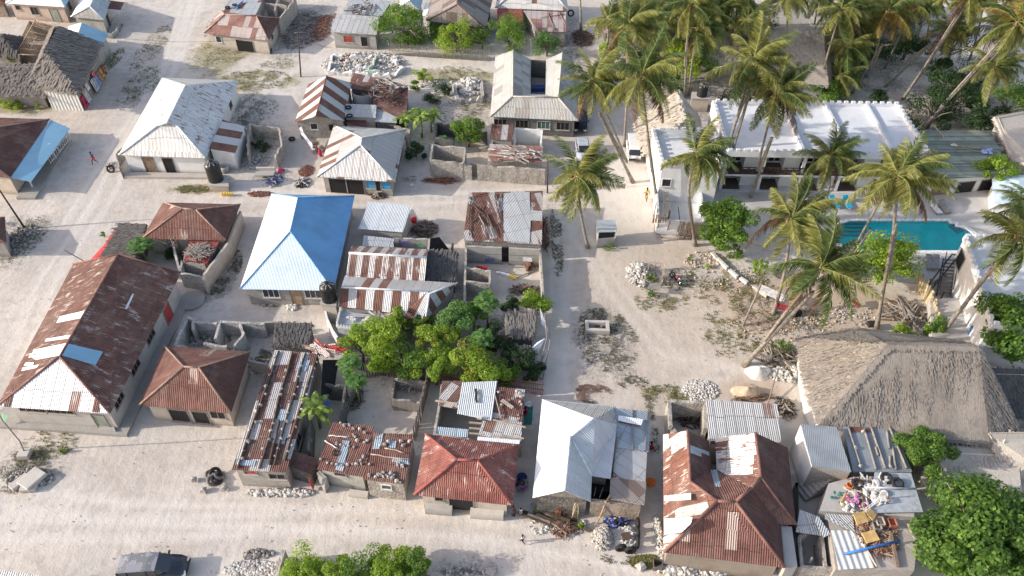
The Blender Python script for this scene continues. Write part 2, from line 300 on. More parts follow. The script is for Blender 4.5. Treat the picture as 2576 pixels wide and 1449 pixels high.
def plankmat():
    s = NT('plank_green'); g = s.n('NewGeometry').outputs['Random Per Island']; co = objco(s); n = s.noise(co, .7, 5, .7)
    c = s.mix(g, (.17,.21,.18), (.36,.40,.33)); s.bsdf(s.mix(s.ss(n, .45, .7, 0, .6), c, (.13,.13,.11)), .85, 0, n, .3, .03, .2)
plankmat()
SKY, SUN = .27, 5.0
def groundmat():
    s = NT('ground_mat'); co = objco(s); vc = s.n('VertexColor', layer_name='zones'); sp = s.n('SeparateColor', {0: vc.outputs[0]}); v, d, w = sp.outputs[0], sp.outputs[1], sp.outputs[2]; tn = s.math('SUBTRACT', 1.0, vc.outputs[1])
    big = s.noise(co, .12, 5, .6); mid = s.noise(co, .9, 5, .65); fine = s.noise(co, 6, 5, .7); sp2 = s.noise(co, 2.6, 4, .75)
    c = s.mix(s.ss(big, .35, .65), (.56,.51,.45), (.65,.60,.535)); c = s.mix(s.ss(mid, .42, .68, 0, .5), c, (.43,.39,.345)); c = s.mix(s.ss(fine, .5, .72, 0, .2), c, (.36,.32,.28))
    st = s.noise(co, .33, 4, .55); c = s.mix(s.ss(st, .52, .7, 0, .4), c, (.40,.365,.325))
    c = s.mix(s.math('MULTIPLY', w, .8), c, (.72,.68,.62)); c = s.mix(s.math('MULTIPLY', tn, .8), c, (.47,.36,.26))
    gm = s.ss(s.math('ADD', s.math('MULTIPLY', v, .9), s.math('MULTIPLY', s.math('SUBTRACT', sp2, .5), 1.6)), .3, .75)
    c = s.mix(s.math('MULTIPLY', gm, s.ss(v, 0, .25, 0, .75)), c, s.mix(s.ss(fine, .4, .6), (.25,.23,.11), (.36,.32,.19)))
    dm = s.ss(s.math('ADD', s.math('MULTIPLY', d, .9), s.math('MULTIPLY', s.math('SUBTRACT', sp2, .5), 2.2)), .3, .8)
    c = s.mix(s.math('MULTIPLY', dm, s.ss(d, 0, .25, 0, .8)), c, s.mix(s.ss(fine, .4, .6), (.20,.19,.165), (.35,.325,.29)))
    tr = s.n('TexWave', {'Vector': co, 'Scale': .35, 'Distortion': 9.0, 'Detail': 3.0, 'Detail Scale': .6}); h = s.math('ADD', s.math('ADD', s.math('MULTIPLY', fine, .6), s.math('MULTIPLY', s.noise(co, 2.2, 4, .6), .9)), s.math('MULTIPLY', tr.outputs[1], .12))
    s.bsdf(c, .95, 0, h, .5, .1, .1)
groundmat()
plain('terrace_mat', (.55,.54,.52), .8, 0, .12, .6); plain('sand_tan', (.55,.43,.31), .95, 0, .2, 3, .4); plain('pool_floor', (.03,.78,.72), .6, 0, .12, .6, 0); plain('pool_step', (.10,.42,.42), .6, 0, .1)
def watermat():
    s = NT('water'); co = objco(s); n = s.noise(co, 3.0, 3); bp = s.n('Bump', {'Height': n, 'Strength': .08, 'Distance': .02})
    g = s.n('BsdfGlossy', {'Color': (1,1,1), 'Roughness': .05, 'Normal': bp.outputs[0]}); t = s.n('BsdfTransparent', {'Color': (.75,.97,.98)}); f = s.n('Fresnel', {'IOR': 1.33, 'Normal': bp.outputs[0]}); m = s.n('MixShader', {0: f.outputs[0], 1: t.outputs[0], 2: g.outputs[0]}); s.t.links.new(m.outputs[0], s.out.inputs[0])
watermat()
# ---------------------------------------------------------------- roofs, walls, houses
def slope_uv(pts):
    n = Vector((0,0,0))
    for i in range(len(pts)):
        a, b = pts[i], pts[(i+1)%len(pts)]; n += a.cross(b)
    n.normalize()
    if n.z < 0: n = -n
    h = Vector((n.x, n.y, 0))
    if h.length < 1e-3: ud = Vector((1,0,0))
    else: h.normalize(); ud = Vector((-h.y, h.x, 0))
    vd = n.cross(ud)
    return [(p.dot(ud), p.dot(vd)) for p in pts], n
def roof_face(mb, pts, mi=0, th=.05, sub=False):
    uv, n = slope_uv(pts)
    s = Vector((0,0,0))
    for i in range(len(pts)): s += pts[i].cross(pts[(i+1)%len(pts)])
    if s.z < 0: pts = pts[::-1]; uv = uv[::-1]
    mb.poly(pts, mi, uv)
    lo = [p-Vector((0,0,th)) for p in pts]
    mb.poly(lo[::-1], mi, uv[::-1])
    for i in range(len(pts)):
        j = (i+1)%len(pts); mb.poly([lo[i], lo[j], pts[j], pts[i]], mi, [uv[i], uv[j], uv[j], uv[i]])
def inset(poly, d):
    n = len(poly); out = []; ar = sum(poly[i].x*poly[(i+1)%n].y-poly[(i+1)%n].x*poly[i].y for i in range(n))
    sg = 1 if ar > 0 else -1
    ds = d if hasattr(d, '__len__') else [d]*n
    for i in range(n):
        a, b, c = poly[i-1], poly[i], poly[(i+1)%n]
        e1 = Vector((b.x-a.x, b.y-a.y)).normalized(); e2 = Vector((c.x-b.x, c.y-b.y)).normalized()
        n1 = Vector((-e1.y, e1.x))*sg; n2 = Vector((-e2.y, e2.x))*sg
        p1 = Vector((b.x, b.y))+n1*ds[i-1]; p2 = Vector((b.x, b.y))+n2*ds[i]
        cr = e1.x*e2.y-e1.y*e2.x
        if abs(cr) < .05: q = (p1+p2)/2
        else:
            t = ((p2.x-p1.x)*e2.y-(p2.y-p1.y)*e2.x)/cr; q = p1+e1*t
        out.append(Vector((q.x, q.y, b.z)))
    return out
def opening(root, a, b, t, w, h, sill, kind, out):
    """door or window set against wall a-b; out = outward normal"""
    d = Vector((b.x-a.x, b.y-a.y, 0)); L = d.length; d.normalize(); c = Vector((a.x, a.y, 0))+d*(L*t); rz = atan2(d.y, d.x)
    nm = 'door' if kind.startswith('door') else 'window'
    mt = {'door': 'wood', 'door_red': 'wood_red', 'door_green': 'plank_green', 'door_dark': 'dark_void', 'door_pale': 'bamboo', 'win': 'glass_dark', 'win_dark': 'dark_void', 'win_red': 'paint_red', 'win_blue': 'paint_blue', 'win_green': 'glass_green'}[kind]
    fm = 'frame_white' if kind in ('win', 'win_green') else ('wood_grey' if kind not in ('door_red',) else 'wood_dark')
    m = MB(); m.box(c+out*.012+Vector((0,0,sill+h/2)), (w, .03, h), rz); p = m.build(nm, mt, root)
    f = MB(); zc = sill+h/2
    for s in (-1, 1): f.box(c+out*.03+d*(s*(w/2+.03))+Vector((0,0,zc)), (.07, .09, h+.14), rz)
    for s in (-1, 1): f.box(c+out*.03+Vector((0,0,zc+s*(h/2+.035))), (w-.01, .085, .07), rz)
    if nm == 'window' and w > .7 and h < 1.4:
        for k in range(1, int(w/.5)): f.box(c+out*.028+d*(-w/2+k*w/int(w/.5))+Vector((0,0,zc)), (.05, .06, h-.01), rz)
    ORG[p] = ORG[root]
    f.build('frame', fm, p)
    if nm == 'window':
        g = MB(); g.box(c+out*.07+Vector((0,0,sill-.1)), (w+.3, .16, .06), rz); g.build('sill', 'concrete', p)
def house(name, label, V, eave, faces, wall='wall_grey', ins=.45, ops=(), caps=(), cat='house', capm='cap_metal', zb=0, group=None, wsink=.06, walls=True, th=.05, capr=.09, extra=None):
    W = {k: P(*v) for k, v in V.items()}
    if len(V) == 4 and len(faces) == 1: ks_ = list(V); W[ks_[3]] = on((W[ks_[0]], W[ks_[1]], W[ks_[2]]), V[ks_[3]][0], V[ks_[3]][1], 0)
    ev = [W[k] for k in eave]
    c = sum(ev, Vector())/len(ev); root = thing(name, label, cat, (c.x, c.y, zb), group)
    mats = []; mb = MB()
    for mt, ks in faces:
        if mt not in mats: mats.append(mt)
        roof_face(mb, [W[k] for k in ks], mats.index(mt), th)
    rf = mb.build('roof', mats, root)
    if caps:
        for k in caps:
            m = MB(); pts = [W[q]+Vector((0,0,.03)) for q in k]; m.tube(pts, capr, 6); m.build('ridge_cap', capm, rf)
    if walls:
        ip = inset(ev, ins); m = MB(); n = len(ip)
        ar = sum(ip[i].x*ip[(i+1)%n].y-ip[(i+1)%n].x*ip[i].y for i in range(n))
        if ar < 0: pass
        for i in range(n):
            a, b = ip[i], ip[(i+1)%n]; az, bz = a.z-wsink, b.z-wsink
            ks = [(a.x, a.y, zb-.15), (b.x, b.y, zb-.15), (b.x, b.y, bz), (a.x, a.y, az)]
            m.poly(ks if ar > 0 else ks[::-1])
        m.poly([(q.x, q.y, q.z-wsink-.01) for q in (ip if ar > 0 else ip[::-1])])
        m.build('wall', wall, root)
        for (i, t, w, h, s, kd) in ops:
            a, b = ip[i], ip[(i+1)%n]; d = (b-a); o = Vector((d.y, -d.x, 0)).normalized()*(1 if ar > 0 else -1)
            opening(root, Vector((a.x, a.y, zb)), Vector((b.x, b.y, zb)), t, w, h, s+zb, kd, o)
        root_ip[root] = ip
    return root
root_ip = {}
def walls(name, label, runs, h=2.2, t=.25, mat='wall_ruin', jag=.25, cat='wall', top=True, parent=None, group=None, step=.45, z0=-.1, part='wall'):
    """runs of free-standing wall, measured along their tops"""
    if parent is None and len(runs) > 1:
        f = runs[0][0]; root = thing(name, label, cat, P(f[0], f[1]), group)
        for r_ in runs: walls(name, label, [r_], h, t, mat, jag, parent=root, step=step, z0=z0)
        return root
    mb = MB(); rr = random.Random(len(label)*7+int(runs[0][0][0]))
    for run in runs:
        hh = h
        pts = [P(p[0], p[1], p[2] if len(p) > 2 else hh) for p in run]
        out = []
        for i in range(len(pts)-1):
            a, b = pts[i], pts[i+1]; n = max(1, int((b-a).length/step))
            for k in range(n): out.append(a.lerp(b, k/n))
        out.append(pts[-1]); S = []
        for i, p in enumerate(out):
            d = out[min(i+1, len(out)-1)]-out[max(i-1, 0)]; d.z = 0; d.normalize(); nn = Vector((-d.y, d.x, 0))*t/2
            z = max(.1, p.z-rr.random()*jag*(1 if rr.random() < .7 else 2)); j = Vector((rr.uniform(-1,1), rr.uniform(-1,1), 0))*jag*.15
            l, r = p+nn+j, p-nn+j; S.append((Vector((l.x,l.y,z0)), Vector((l.x,l.y,z)), Vector((r.x,r.y,z-rr.random()*jag*.3)), Vector((r.x,r.y,z0))))
        for i in range(len(S)-1):
            A, B = S[i], S[i+1]
            mb.poly([B[0], A[0], A[1], B[1]]); mb.poly([A[1], A[2], B[2], B[1]]); mb.poly([A[2], A[3], B[3], B[2]])
        for A, s in ((S[0], 1), (S[-1], -1)): mb.poly([A[0], A[3], A[2], A[1]][::s])
    if parent is not None: return mb.build(part, mat, parent)
    return mb.build(name, mat, None, label, cat, group)
def slab(name, label, cat, px, z, th, mat, parent=None, kind=None, group=None):
    p = [P(a, b, z) for a, b in px]
    if sum(p[i].x*p[(i+1)%len(p)].y-p[(i+1)%len(p)].x*p[i].y for i in range(len(p))) < 0: p = p[::-1]
    m = MB(); m.hexa([q-Vector((0,0,th)) for q in p], p)
    return m.build(name, mat, parent, label, cat, group, kind)
def sheet(name, label, V4, mat, cat='roof sheet', parent=None, th=.03):
    m = MB(); w4 = [P(*q) for q in V4]; w4[3] = on(tuple(w4[:3]), V4[3][0], V4[3][1], 0); roof_face(m, w4, 0, th); return m.build(name, mat, parent, label, cat)
def bar(name, label, a, b, w, mat, cat, h=None, parent=None, group=None, round_=False):
    m = MB(); A = P(*a); B = P(*b)
    if round_: m.tube([A, A.lerp(B, .35)+Vector((R.uniform(-.06,.06), R.uniform(-.06,.06), 0)), A.lerp(B, .7)+Vector((R.uniform(-.06,.06), R.uniform(-.06,.06), 0)), B], w/2, 6)
    else: m.beam(A, B, w, h)
    return m.build(name, mat, parent, label, cat, group)
# ---------------------------------------------------------------- loose matter
def rubble(name, label, cx, cy, rx, ry, n, size, mats, mound=.5, cat='rubble pile', z=0, seed=0, kind='stuff', shape=None):
    rr = random.Random(seed+int(cx)); mb = MB(); s = scl(cx, cy, z); c = P(cx, cy, z); RX = rx/s
    RY = abs((P(cx, cy-ry, z)-P(cx, cy+ry, z)).y)/2
    for i in range(n):
        a = rr.uniform(0, 6.283); q = rr.random()**.6; x = cos(a)*q; y = sin(a)*q
        r = size*(.3+1.3*rr.random()**2); zz = mound*max(0, 1-q*q)*rr.uniform(.35, 1)
        mb.stone(c+Vector((x*RX, y*RY, zz+r*.15)), r, rr, rr.randrange(len(mats)) if len(mats) > 1 else 0)
    return mb.build(name, list(mats), None, label, cat, None, kind)
def mound(name, label, cx, cy, rx, ry, h, mat, cat='sand pile', seed=0, kind=None, z=0):
    s = scl(cx, cy, z); c = P(cx, cy, z); RX = rx/s; RY = abs((P(cx, cy-ry, z)-P(cx, cy+ry, z)).y)/2; mb = MB(); n, k = 28, 9; pts = []
    for j in range(k+1):
        q = j/k
        for i in range(n):
            a = 2*pi*i/n; w = 1+.22*noise.noise(Vector((cos(a)*1.3+seed, sin(a)*1.3, seed)))
            x, y = cos(a)*q*w*RX, sin(a)*q*w*RY
            zz = h*(1-q*q)*(.8+.9*noise.noise(Vector((x*1.1, y*1.1, seed))))+.22*h*(1-q)*noise.noise(Vector((x*3.2, y*3.2, seed)))-(.06 if j == k else 0)
            pts.append(c+Vector((x, y, zz)))
    fs = [(j*n+i, (j+1)*n+i, (j+1)*n+(i+1)%n, j*n+(i+1)%n) for j in range(k) for i in range(n)]
    mb.faces(pts, fs, 0, True); return mb.build(name, mat, None, label, cat, None, kind)
def sticks(name, label, cx, cy, rx, ry, n, ln, w, mats, mound_=.5, ang=None, spread=3.2, cat='stick pile', z=0, kind='stuff', seed=0):
    rr = random.Random(seed+int(cx*3)); mb = MB(); s = scl(cx, cy, z); c = P(cx, cy, z); RX = rx/s; RY = abs((P(cx, cy-ry, z)-P(cx, cy+ry, z)).y)/2
    for i in range(n):
        q = rr.random()**.6; a = rr.uniform(0, 6.283); p = c+Vector((cos(a)*q*RX, sin(a)*q*RY, .04+mound_*(1-q*q)*rr.random()))
        t = (ang if ang is not None else 0)+rr.uniform(-spread, spread)/2; l = ln*rr.uniform(.5, 1.2)
        d = Vector((cos(t), sin(t), rr.uniform(-.15, .15)))*l/2; mb.beam(p-d, p+d+Vector((0,0,.02)), w*rr.uniform(.6,1.3), w*.7, rr.randrange(len(mats)))
    return mb.build(name, list(mats), None, label, cat, None, kind)
def tufts(mb, cx, cy, rx, ry, n, size, rr, up=.6):
    s = scl(cx, cy); c = P(cx, cy); RX = rx/s; RY = abs((P(cx, cy-ry)-P(cx, cy+ry)).y)/2
    for i in range(n):
        q = rr.random()**.55; a = rr.uniform(0, 6.283); x, y = cos(a)*q*RX, sin(a)*q*RY
        if noise.noise(Vector(((c.x+x)*.7, (c.y+y)*.7, 2))) < rr.uniform(-.35, .15): continue
        p = c+Vector((x, y, 0))
        for k in range(4):
            t = rr.uniform(0, 6.283); l = size*rr.uniform(.5, 1.3); d = Vector((cos(t)*l, sin(t)*l, l*rr.uniform(.1, up))); w = Vector((-sin(t), cos(t), 0))*l*.25
            mb.poly([p-w*.4, p+w*.4, p+d*.7+w, p+d, p+d*.7-w*.6])
# ---------------------------------------------------------------- thatch
def thatch(name, label, V, eave, faces, wall='wall_grey', ins=.6, wallh=True, mat='thatch_grey', dens=16, cat='thatched building', ops=(), rows=.42, layer=1.0, ls=.75, zb=0, fringe=True, caps=(), ribs=0.0):
    far = sum(P(*v).y for v in V.values())/len(V) > 75
    if far: rows, ls, layer = .55, 1.0, 1.7
    W = {k: P(*v) for k, v in V.items()}; ev = [W[k] for k in eave]
    c = sum(ev, Vector())/len(ev); root = thing(name, label, cat, (c.x, c.y, zb)); rr = random.Random(int(c.x*10)+3)
    mb = MB()
    for ks in faces: roof_face(mb, [W[k] for k in ks], 0, .22)
    for ks in faces:                          # straw bundles lying down the slope
        pts = [W[k] for k in ks]; uv, n = slope_uv(pts); n = n if n.z > 0 else -n
        h = Vector((n.x, n.y, 0)); h = h.normalized() if h.length > 1e-3 else Vector((0,-1,0)); ud = Vector((-h.y, h.x, 0)); vd = n.cross(ud)
        if vd.z < 0: vd = -vd
        us = [q.dot(ud) for q in pts]; vs = [q.dot(vd) for q in pts]; d0 = pts[0].dot(n)
        u0, u1, v0, v1 = min(us), max(us), min(vs), max(vs); poly = list(zip(us, vs))
        def inside(u, v):
            r = False; j = len(poly)-1
            for i in range(len(poly)):
                (xi, yi), (xj, yj) = poly[i], poly[j]
                if (yi > v) != (yj > v) and u < (xj-xi)*(v-yi)/(yj-yi)+xi: r = not r
                j = i
            return r
        v = v0
        while v < v1:
            u = u0
            while u < u1:
                uu = u+rr.uniform(-.1, .1); vv = v+rr.uniform(-.16, .16)
                if inside(uu, vv):
                    p = ud*uu+vd*vv+n*(d0+.02+ribs*.5*(1+sin(uu*2*pi/1.35+.5*sin(vv*1.1)))); w = rr.uniform(.05, .12)*layer; l = ls*rr.uniform(.6, 1.2); sk = ud*rr.uniform(-.12, .12)*l
                    a = p+vd*l*.4; b = p-vd*l*.6+sk+n*rr.uniform(.03, .13)*layer; uvq = [(uu-w, vv+l*.4), (uu+w, vv+l*.4), (uu+w*.5, vv-l*.6), (uu-w*.5, vv-l*.6)]
                    mb.poly([a-ud*w, a+ud*w, b+ud*w*.6, b-ud*w*.6], 0, uvq)
                u += 1.0/dens*2.4*rr.uniform(.7, 1.3)
            v += rows
    if fringe:
        for i in range(len(ev)):
            a, b = ev[i], ev[(i+1)%len(ev)]; d = (b-a); L = d.length; d.normalize(); o = Vector((d.y, -d.x, 0)); t = 0
            if (c-a).dot(o) > 0: o = -o
            while t < L:
                p = a+d*t; l = rr.uniform(.2, .5); w = d*rr.uniform(.03, .08)
                mb.poly([p-w-o*.1, p+w-o*.1, p+w*.5+o*l*.5-Vector((0,0,l*.8)), p-w*.5+o*l*.5-Vector((0,0,l*.8))]); t += .09
    rf = mb.build('roof', mat, root)
    if caps:
        m = MB()
        for k in caps:
            pts = [W[q]+Vector((0,0,.08)) for q in k]
            for i in range(len(pts)-1):
                a, b = pts[i], pts[i+1]; n = max(2, int((b-a).length/.12)); d = (b-a).normalized(); o = Vector((d.y, -d.x, 0)).normalized()
                for q in range(n):
                    p = a.lerp(b, q/n)
                    for s in (-1, 1):
                        l = rr.uniform(.35, .6); m.poly([p-d*.07, p+d*.07, p+d*.05+o*s*l-Vector((0,0,l*.42)), p-d*.05+o*s*l-Vector((0,0,l*.42))])
        m.build('ridge_thatch', mat, rf)
    if wallh:
        ip = inset(ev, ins); m = MB(); n = len(ip); ar = sum(ip[i].x*ip[(i+1)%n].y-ip[(i+1)%n].x*ip[i].y for i in range(n))
        for i in range(n):
            a, b = ip[i], ip[(i+1)%n]; ks = [(a.x, a.y, zb-.1), (b.x, b.y, zb-.1), (b.x, b.y, b.z), (a.x, a.y, a.z)]; m.poly(ks if ar > 0 else ks[::-1])
        m.build('wall', wall, root)
        for (i, t, w, h, s, kd) in ops:
            a, b = ip[i], ip[(i+1)%n]; d = (b-a); o = Vector((d.y, -d.x, 0)).normalized()*(1 if ar > 0 else -1)
            opening(root, Vector((a.x, a.y, zb)), Vector((b.x, b.y, zb)), t, w, h, s, kd, o)
    return root
# ---------------------------------------------------------------- plants
def leaves(mb, c, rx, ry, rz, n, size, rr, lobes=14, mi=0, hollow=.45, asp=.55, mi2=None, flat=.0):
    L = []
    for i in range(lobes):
        a = rr.uniform(0, 6.283); u = rr.uniform(-.75, 1); q = sqrt(max(0, 1-u*u))*rr.uniform(.25, .95)
        L.append((Vector((cos(a)*q, sin(a)*q, u*.75)), rr.uniform(.17, .46)))
    for i in range(n):
        o, r = L[rr.randrange(len(L))]; a = rr.uniform(0, 6.283); u = rr.uniform(-1, 1); q = sqrt(1-u*u); k = r*(hollow+(1-hollow)*rr.random()**.5)
        dn = Vector((cos(a)*q, sin(a)*q, u)); w = o+dn*k
        p = c+Vector((w.x*rx, w.y*ry, w.z*rz)); s = size*rr.uniform(.55, 1.35)
        nn = (dn+Vector((rr.uniform(-.8,.8), rr.uniform(-.8,.8), rr.uniform(0,1.1)))).normalized()
        t = nn.cross(Vector((rr.uniform(-1,1), rr.uniform(-1,1), rr.uniform(-1,1)))).normalized(); b = nn.cross(t)
        mb.poly([p-t*s, p-b*s*asp+t*s*.1, p+t*s, p+b*s*asp+t*s*.1], mi if (mi2 is None or rr.random() > .035) else mi2)
def tree(name, label, cx, cy, rpx, h, mat='leaf_mid', n=2200, size=.16, squash=.8, ry=None, cat='tree', lobes=16, lift=.5, asp=.55, trunk=True, seed=0, flowers=False, group=None, bare=False):
    """crown centre seen at (cx, cy); h = crown centre height"""
    n = int(n*1.5); size *= .76; p = P(cx, cy, h); s = scl(cx, cy, h); r = rpx/s; rr = random.Random(int(cx*7+cy)+seed)
    root = thing(name, label, cat, (p.x, p.y, 0), group)
    if trunk:
        m = MB(); m.tube([(p.x, p.y, -.1), (p.x+.1, p.y, h*.4), (p.x-.05, p.y+.1, h*.9)], [max(.07, r*.07), r*.055, r*.03], 7)
        for k in range(7):
            a = k*.9+rr.random(); z0 = h*rr.uniform(.35, .8); e = Vector((p.x+cos(a)*r*.7, p.y+sin(a)*r*.7, h+rr.uniform(-.2, .5)*r)); b = Vector((p.x, p.y, z0))
            m.tube([b, b.lerp(e, .5)+Vector((0,0,r*.1)), e], [r*.03, r*.02, r*.008], 5)
        m.build('trunk', 'bark', root)
    m = MB(); leaves(m, p, r, ry/s if ry else r, r*squash, n, size, rr, lobes, asp=asp, mi2=1 if flowers else None)
    m.build('crown', [mat, 'leaf_flower'] if flowers else mat, root)
    return root
def shrub(name, label, cx, cy, rpx, h=.7, mat='leaf_mid', n=500, size=.11, group=None, lobes=9, ry=None, cat='shrub', flowers=False):
    return tree(name, label, cx, cy, rpx, h, mat, n, size, .7, ry, cat, lobes, group=group, flowers=flowers)
def frond_mesh(nm, L, droop, mat, seed, nl=54, ll=1.0):
    rr = random.Random(seed); mb = MB(); K = 12; pts = []
    for i in range(K+1):
        t = i/K; pts.append(Vector((L*(t-.12*droop*t*t*t), .10*L*rr.uniform(-.1,.1)*t, L*(.22*t-droop*.62*t*t))))
    mb.tube([p for p in pts], [.035*(1-.8*i/K)+.004 for i in range(K+1)], 4, 0)
    def at(t):
        f = min(t, .9999)*K; i = int(f); return pts[i].lerp(pts[i+1], f-i), (pts[i+1]-pts[i]).normalized()
    for i in range(nl):
        t = .13+.87*(i+rr.random()*.6)/nl; p, d = at(t); side0 = d.cross(Vector((0,0,1))).normalized()
        l = ll*(sin(pi*min(1, .18+t*.78))**.7)*rr.uniform(.8, 1.1)
        for s in (-1, 1):
            dr = (side0*s*.85+d*.5+Vector((0,0,rr.uniform(-1.1,-.15)))).normalized(); tip = p+dr*l+Vector((0,0,-.3*l)); mid = p+dr*l*.5+Vector((0,0,-.03))
            w = d*.034; mb.poly([p-w*.6, p+w*.6, mid+w, tip, mid-w], 1)
    me_o = mb.build(nm, ['leafstem', mat], None, origin=(0,0,0)); me = me_o.data; bpy.data.objects.remove(me_o); return me
FR = {}
for mt in ('green', 'yellow', 'orange', 'dead'):
    FR[mt] = [frond_mesh('frond', 4.3, dr, 'frond_'+mt, 50+i+len(mt)) for i, dr in enumerate((.35, .7, 1.0, 1.35))]
PALMS = []
def palm(label, crown, base, mids=(), size=1.0, lean=0.0, tone='green', n=20, thick=.15, wind=(.75,.35), group='coconut palms', name='coconut_palm', Y=None, h=None):
    b = P(*base); Yb = b.y
    if h is not None: c = P(crown[0], crown[1], h)
    else: c = PY(crown[0], crown[1], Yb+lean)
    pts = [b-Vector((0,0,.2))]
    k = len(mids)
    for i, m in enumerate(mids):
        f = (i+1)/(k+1); pts.append(PY(m[0], m[1], Yb+(c.y-Yb)*f))
    pts.append(c)
    if k == 0: pts.insert(1, b.lerp(c, .5)+Vector((.25, 0, -.2)))
    # smooth the trunk line
    Q = []
    for i in range(len(pts)-1):
        p0, p1, p2, p3 = pts[max(i-1,0)], pts[i], pts[i+1], pts[min(i+2, len(pts)-1)]
        for j in range(6):
            t = j/6; Q.append(.5*((2*p1)+(-p0+p2)*t+(2*p0-5*p1+4*p2-p3)*t*t+(-p0+3*p1-3*p2+p3)*t*t*t))
    Q.append(pts[-1]); nQ = len(Q)
    root = thing(name, label, 'palm tree', (b.x, b.y, 0), group); m = MB()
    m.tube(Q, [thick*(1.75 if i == 0 else 1.25 if i == 1 else 1-.35*i/nQ) for i in range(nQ)], 9); m.build('trunk', 'palm_bark', root)
    rr = random.Random(int(crown[0]*3+crown[1])); w0 = atan2(wind[1], wind[0])
    n = int(n*1.35); size *= 1.05
    for i in range(n):
        f = i/n; a = i*2.39996+rr.uniform(-.25, .25)
        el = radians(70-112*f**.85+rr.uniform(-14, 14))
        d = Vector((cos(a)*cos(el), sin(a)*cos(el), sin(el)))+Vector((wind[0], wind[1], 0))*(.85*(1-f)+.22); d.normalize()
        az = atan2(d.y, d.x); e2 = math.asin(max(-1, min(1, d.z)))
        if tone == 'green': mt = 'green' if rr.random() > .25+.5*f else 'yellow'
        elif tone == 'yellow': mt = 'yellow' if rr.random() < .4+.55*f else 'green'
        else: mt = rr.choice(['orange', 'yellow', 'yellow', 'green'])
        if f > .86 and rr.random() < .5: mt = 'dead'
        dk = 1 if f < .2 else 2 if f < .5 else 3 if f > .9 else rr.choice([1, 2, 2])
        o = bpy.data.objects.new('frond', FR[mt][dk]); COL.objects.link(o); o.parent = root
        o.rotation_mode = 'QUATERNION'
        o.rotation_quaternion = (Matrix.Rotation(az, 4, 'Z')@Matrix.Rotation(-e2, 4, 'Y')@Matrix.Rotation(rr.uniform(-.9, .9), 4, 'X')).to_quaternion()
        s = size*rr.uniform(.8, 1.08); o.scale = (s, s, s); o.location = c-ORG[root]+Vector((0,0,-.1))
    m = MB()
    for k in range(6):
        a = k*1.05; m.lathe(c+Vector((cos(a)*.3, sin(a)*.3, -.35)), [(.01,-.15),(.11,-.06),(.12,.04),(.01,.14)], 8)
    m.build('coconuts', 'coconut', root)
    PALMS.append(root); return root
def banana(label, base, h=2.6, n=9, L=1.9, seed=0, mat='banana_leaf', group=None, name='banana_plant'):
    b = P(*base); root = thing(name, label, 'banana plant', b, group); rr = random.Random(seed+int(base[0])); m = MB(); m.tube([b, b+Vector((.05,0,h*.5)), b+Vector((0,0,h))], [.14,.11,.07], 8); m.build('trunk', 'leafstem', root)
    for i in range(n):
        m = MB(); a = i*2.4+rr.uniform(-.3,.3); el = radians(rr.uniform(25, 75)); d = Vector((cos(a), sin(a), 0)); K = 9; side = Vector((-sin(a), cos(a), 0)); prev = None
        for k in range(K+1):
            t = k/K; p = b+Vector((0,0,h))+d*(L*t*cos(el*(1-t*.5)))+Vector((0,0,L*(sin(el)*t-.75*t*t))); w = .33*sin(pi*min(1, .12+t*.86))**.6*L/1.9
            cur = (p-side*w-Vector((0,0,w*.3)), p, p+side*w-Vector((0,0,w*.3)))
            if prev: m.poly([prev[0], prev[1], cur[1], cur[0]]); m.poly([prev[1], prev[2], cur[2], cur[1]])
            prev = cur
        m.build('leaf', mat, root)
    return root
def papaya(label, cx, cy, h, rpx=28, name='papaya_tree', n=16, group=None):
    """slim trunk under a rosette of lobed pale green leaves"""
    p = P(cx, cy, h); s = scl(cx, cy, h); r = rpx/s; rr = random.Random(int(cx+cy)); root = thing(name, label, 'tree', (p.x, p.y, 0), group)
    m = MB(); m.tube([(p.x, p.y, -.1), (p.x+.06, p.y, h*.5), (p.x, p.y, h)], [.1,.08,.05], 7)
    lf = MB()
    for i in range(n*3):
        a = i*2.4; el = radians(rr.uniform(-25, 70)); d = Vector((cos(a)*cos(el), sin(a)*cos(el), sin(el)*.8)); e = p+d*r*rr.uniform(.45,.9); m.tube([p, e], .015, 4)
        for k in range(8):
            t = 2*pi*k/8; u = Vector((cos(t), sin(t), -.25+.25*rr.random())); sd = Vector((-sin(t), cos(t), 0))*.09; l = rr.uniform(.26, .42)
            lf.poly([e, e+u*l*.6-sd, e+u*l, e+u*l*.6+sd])
    m.build('trunk', 'leafstem', root); lf.build('crown', 'leaf_fresh', root); return root
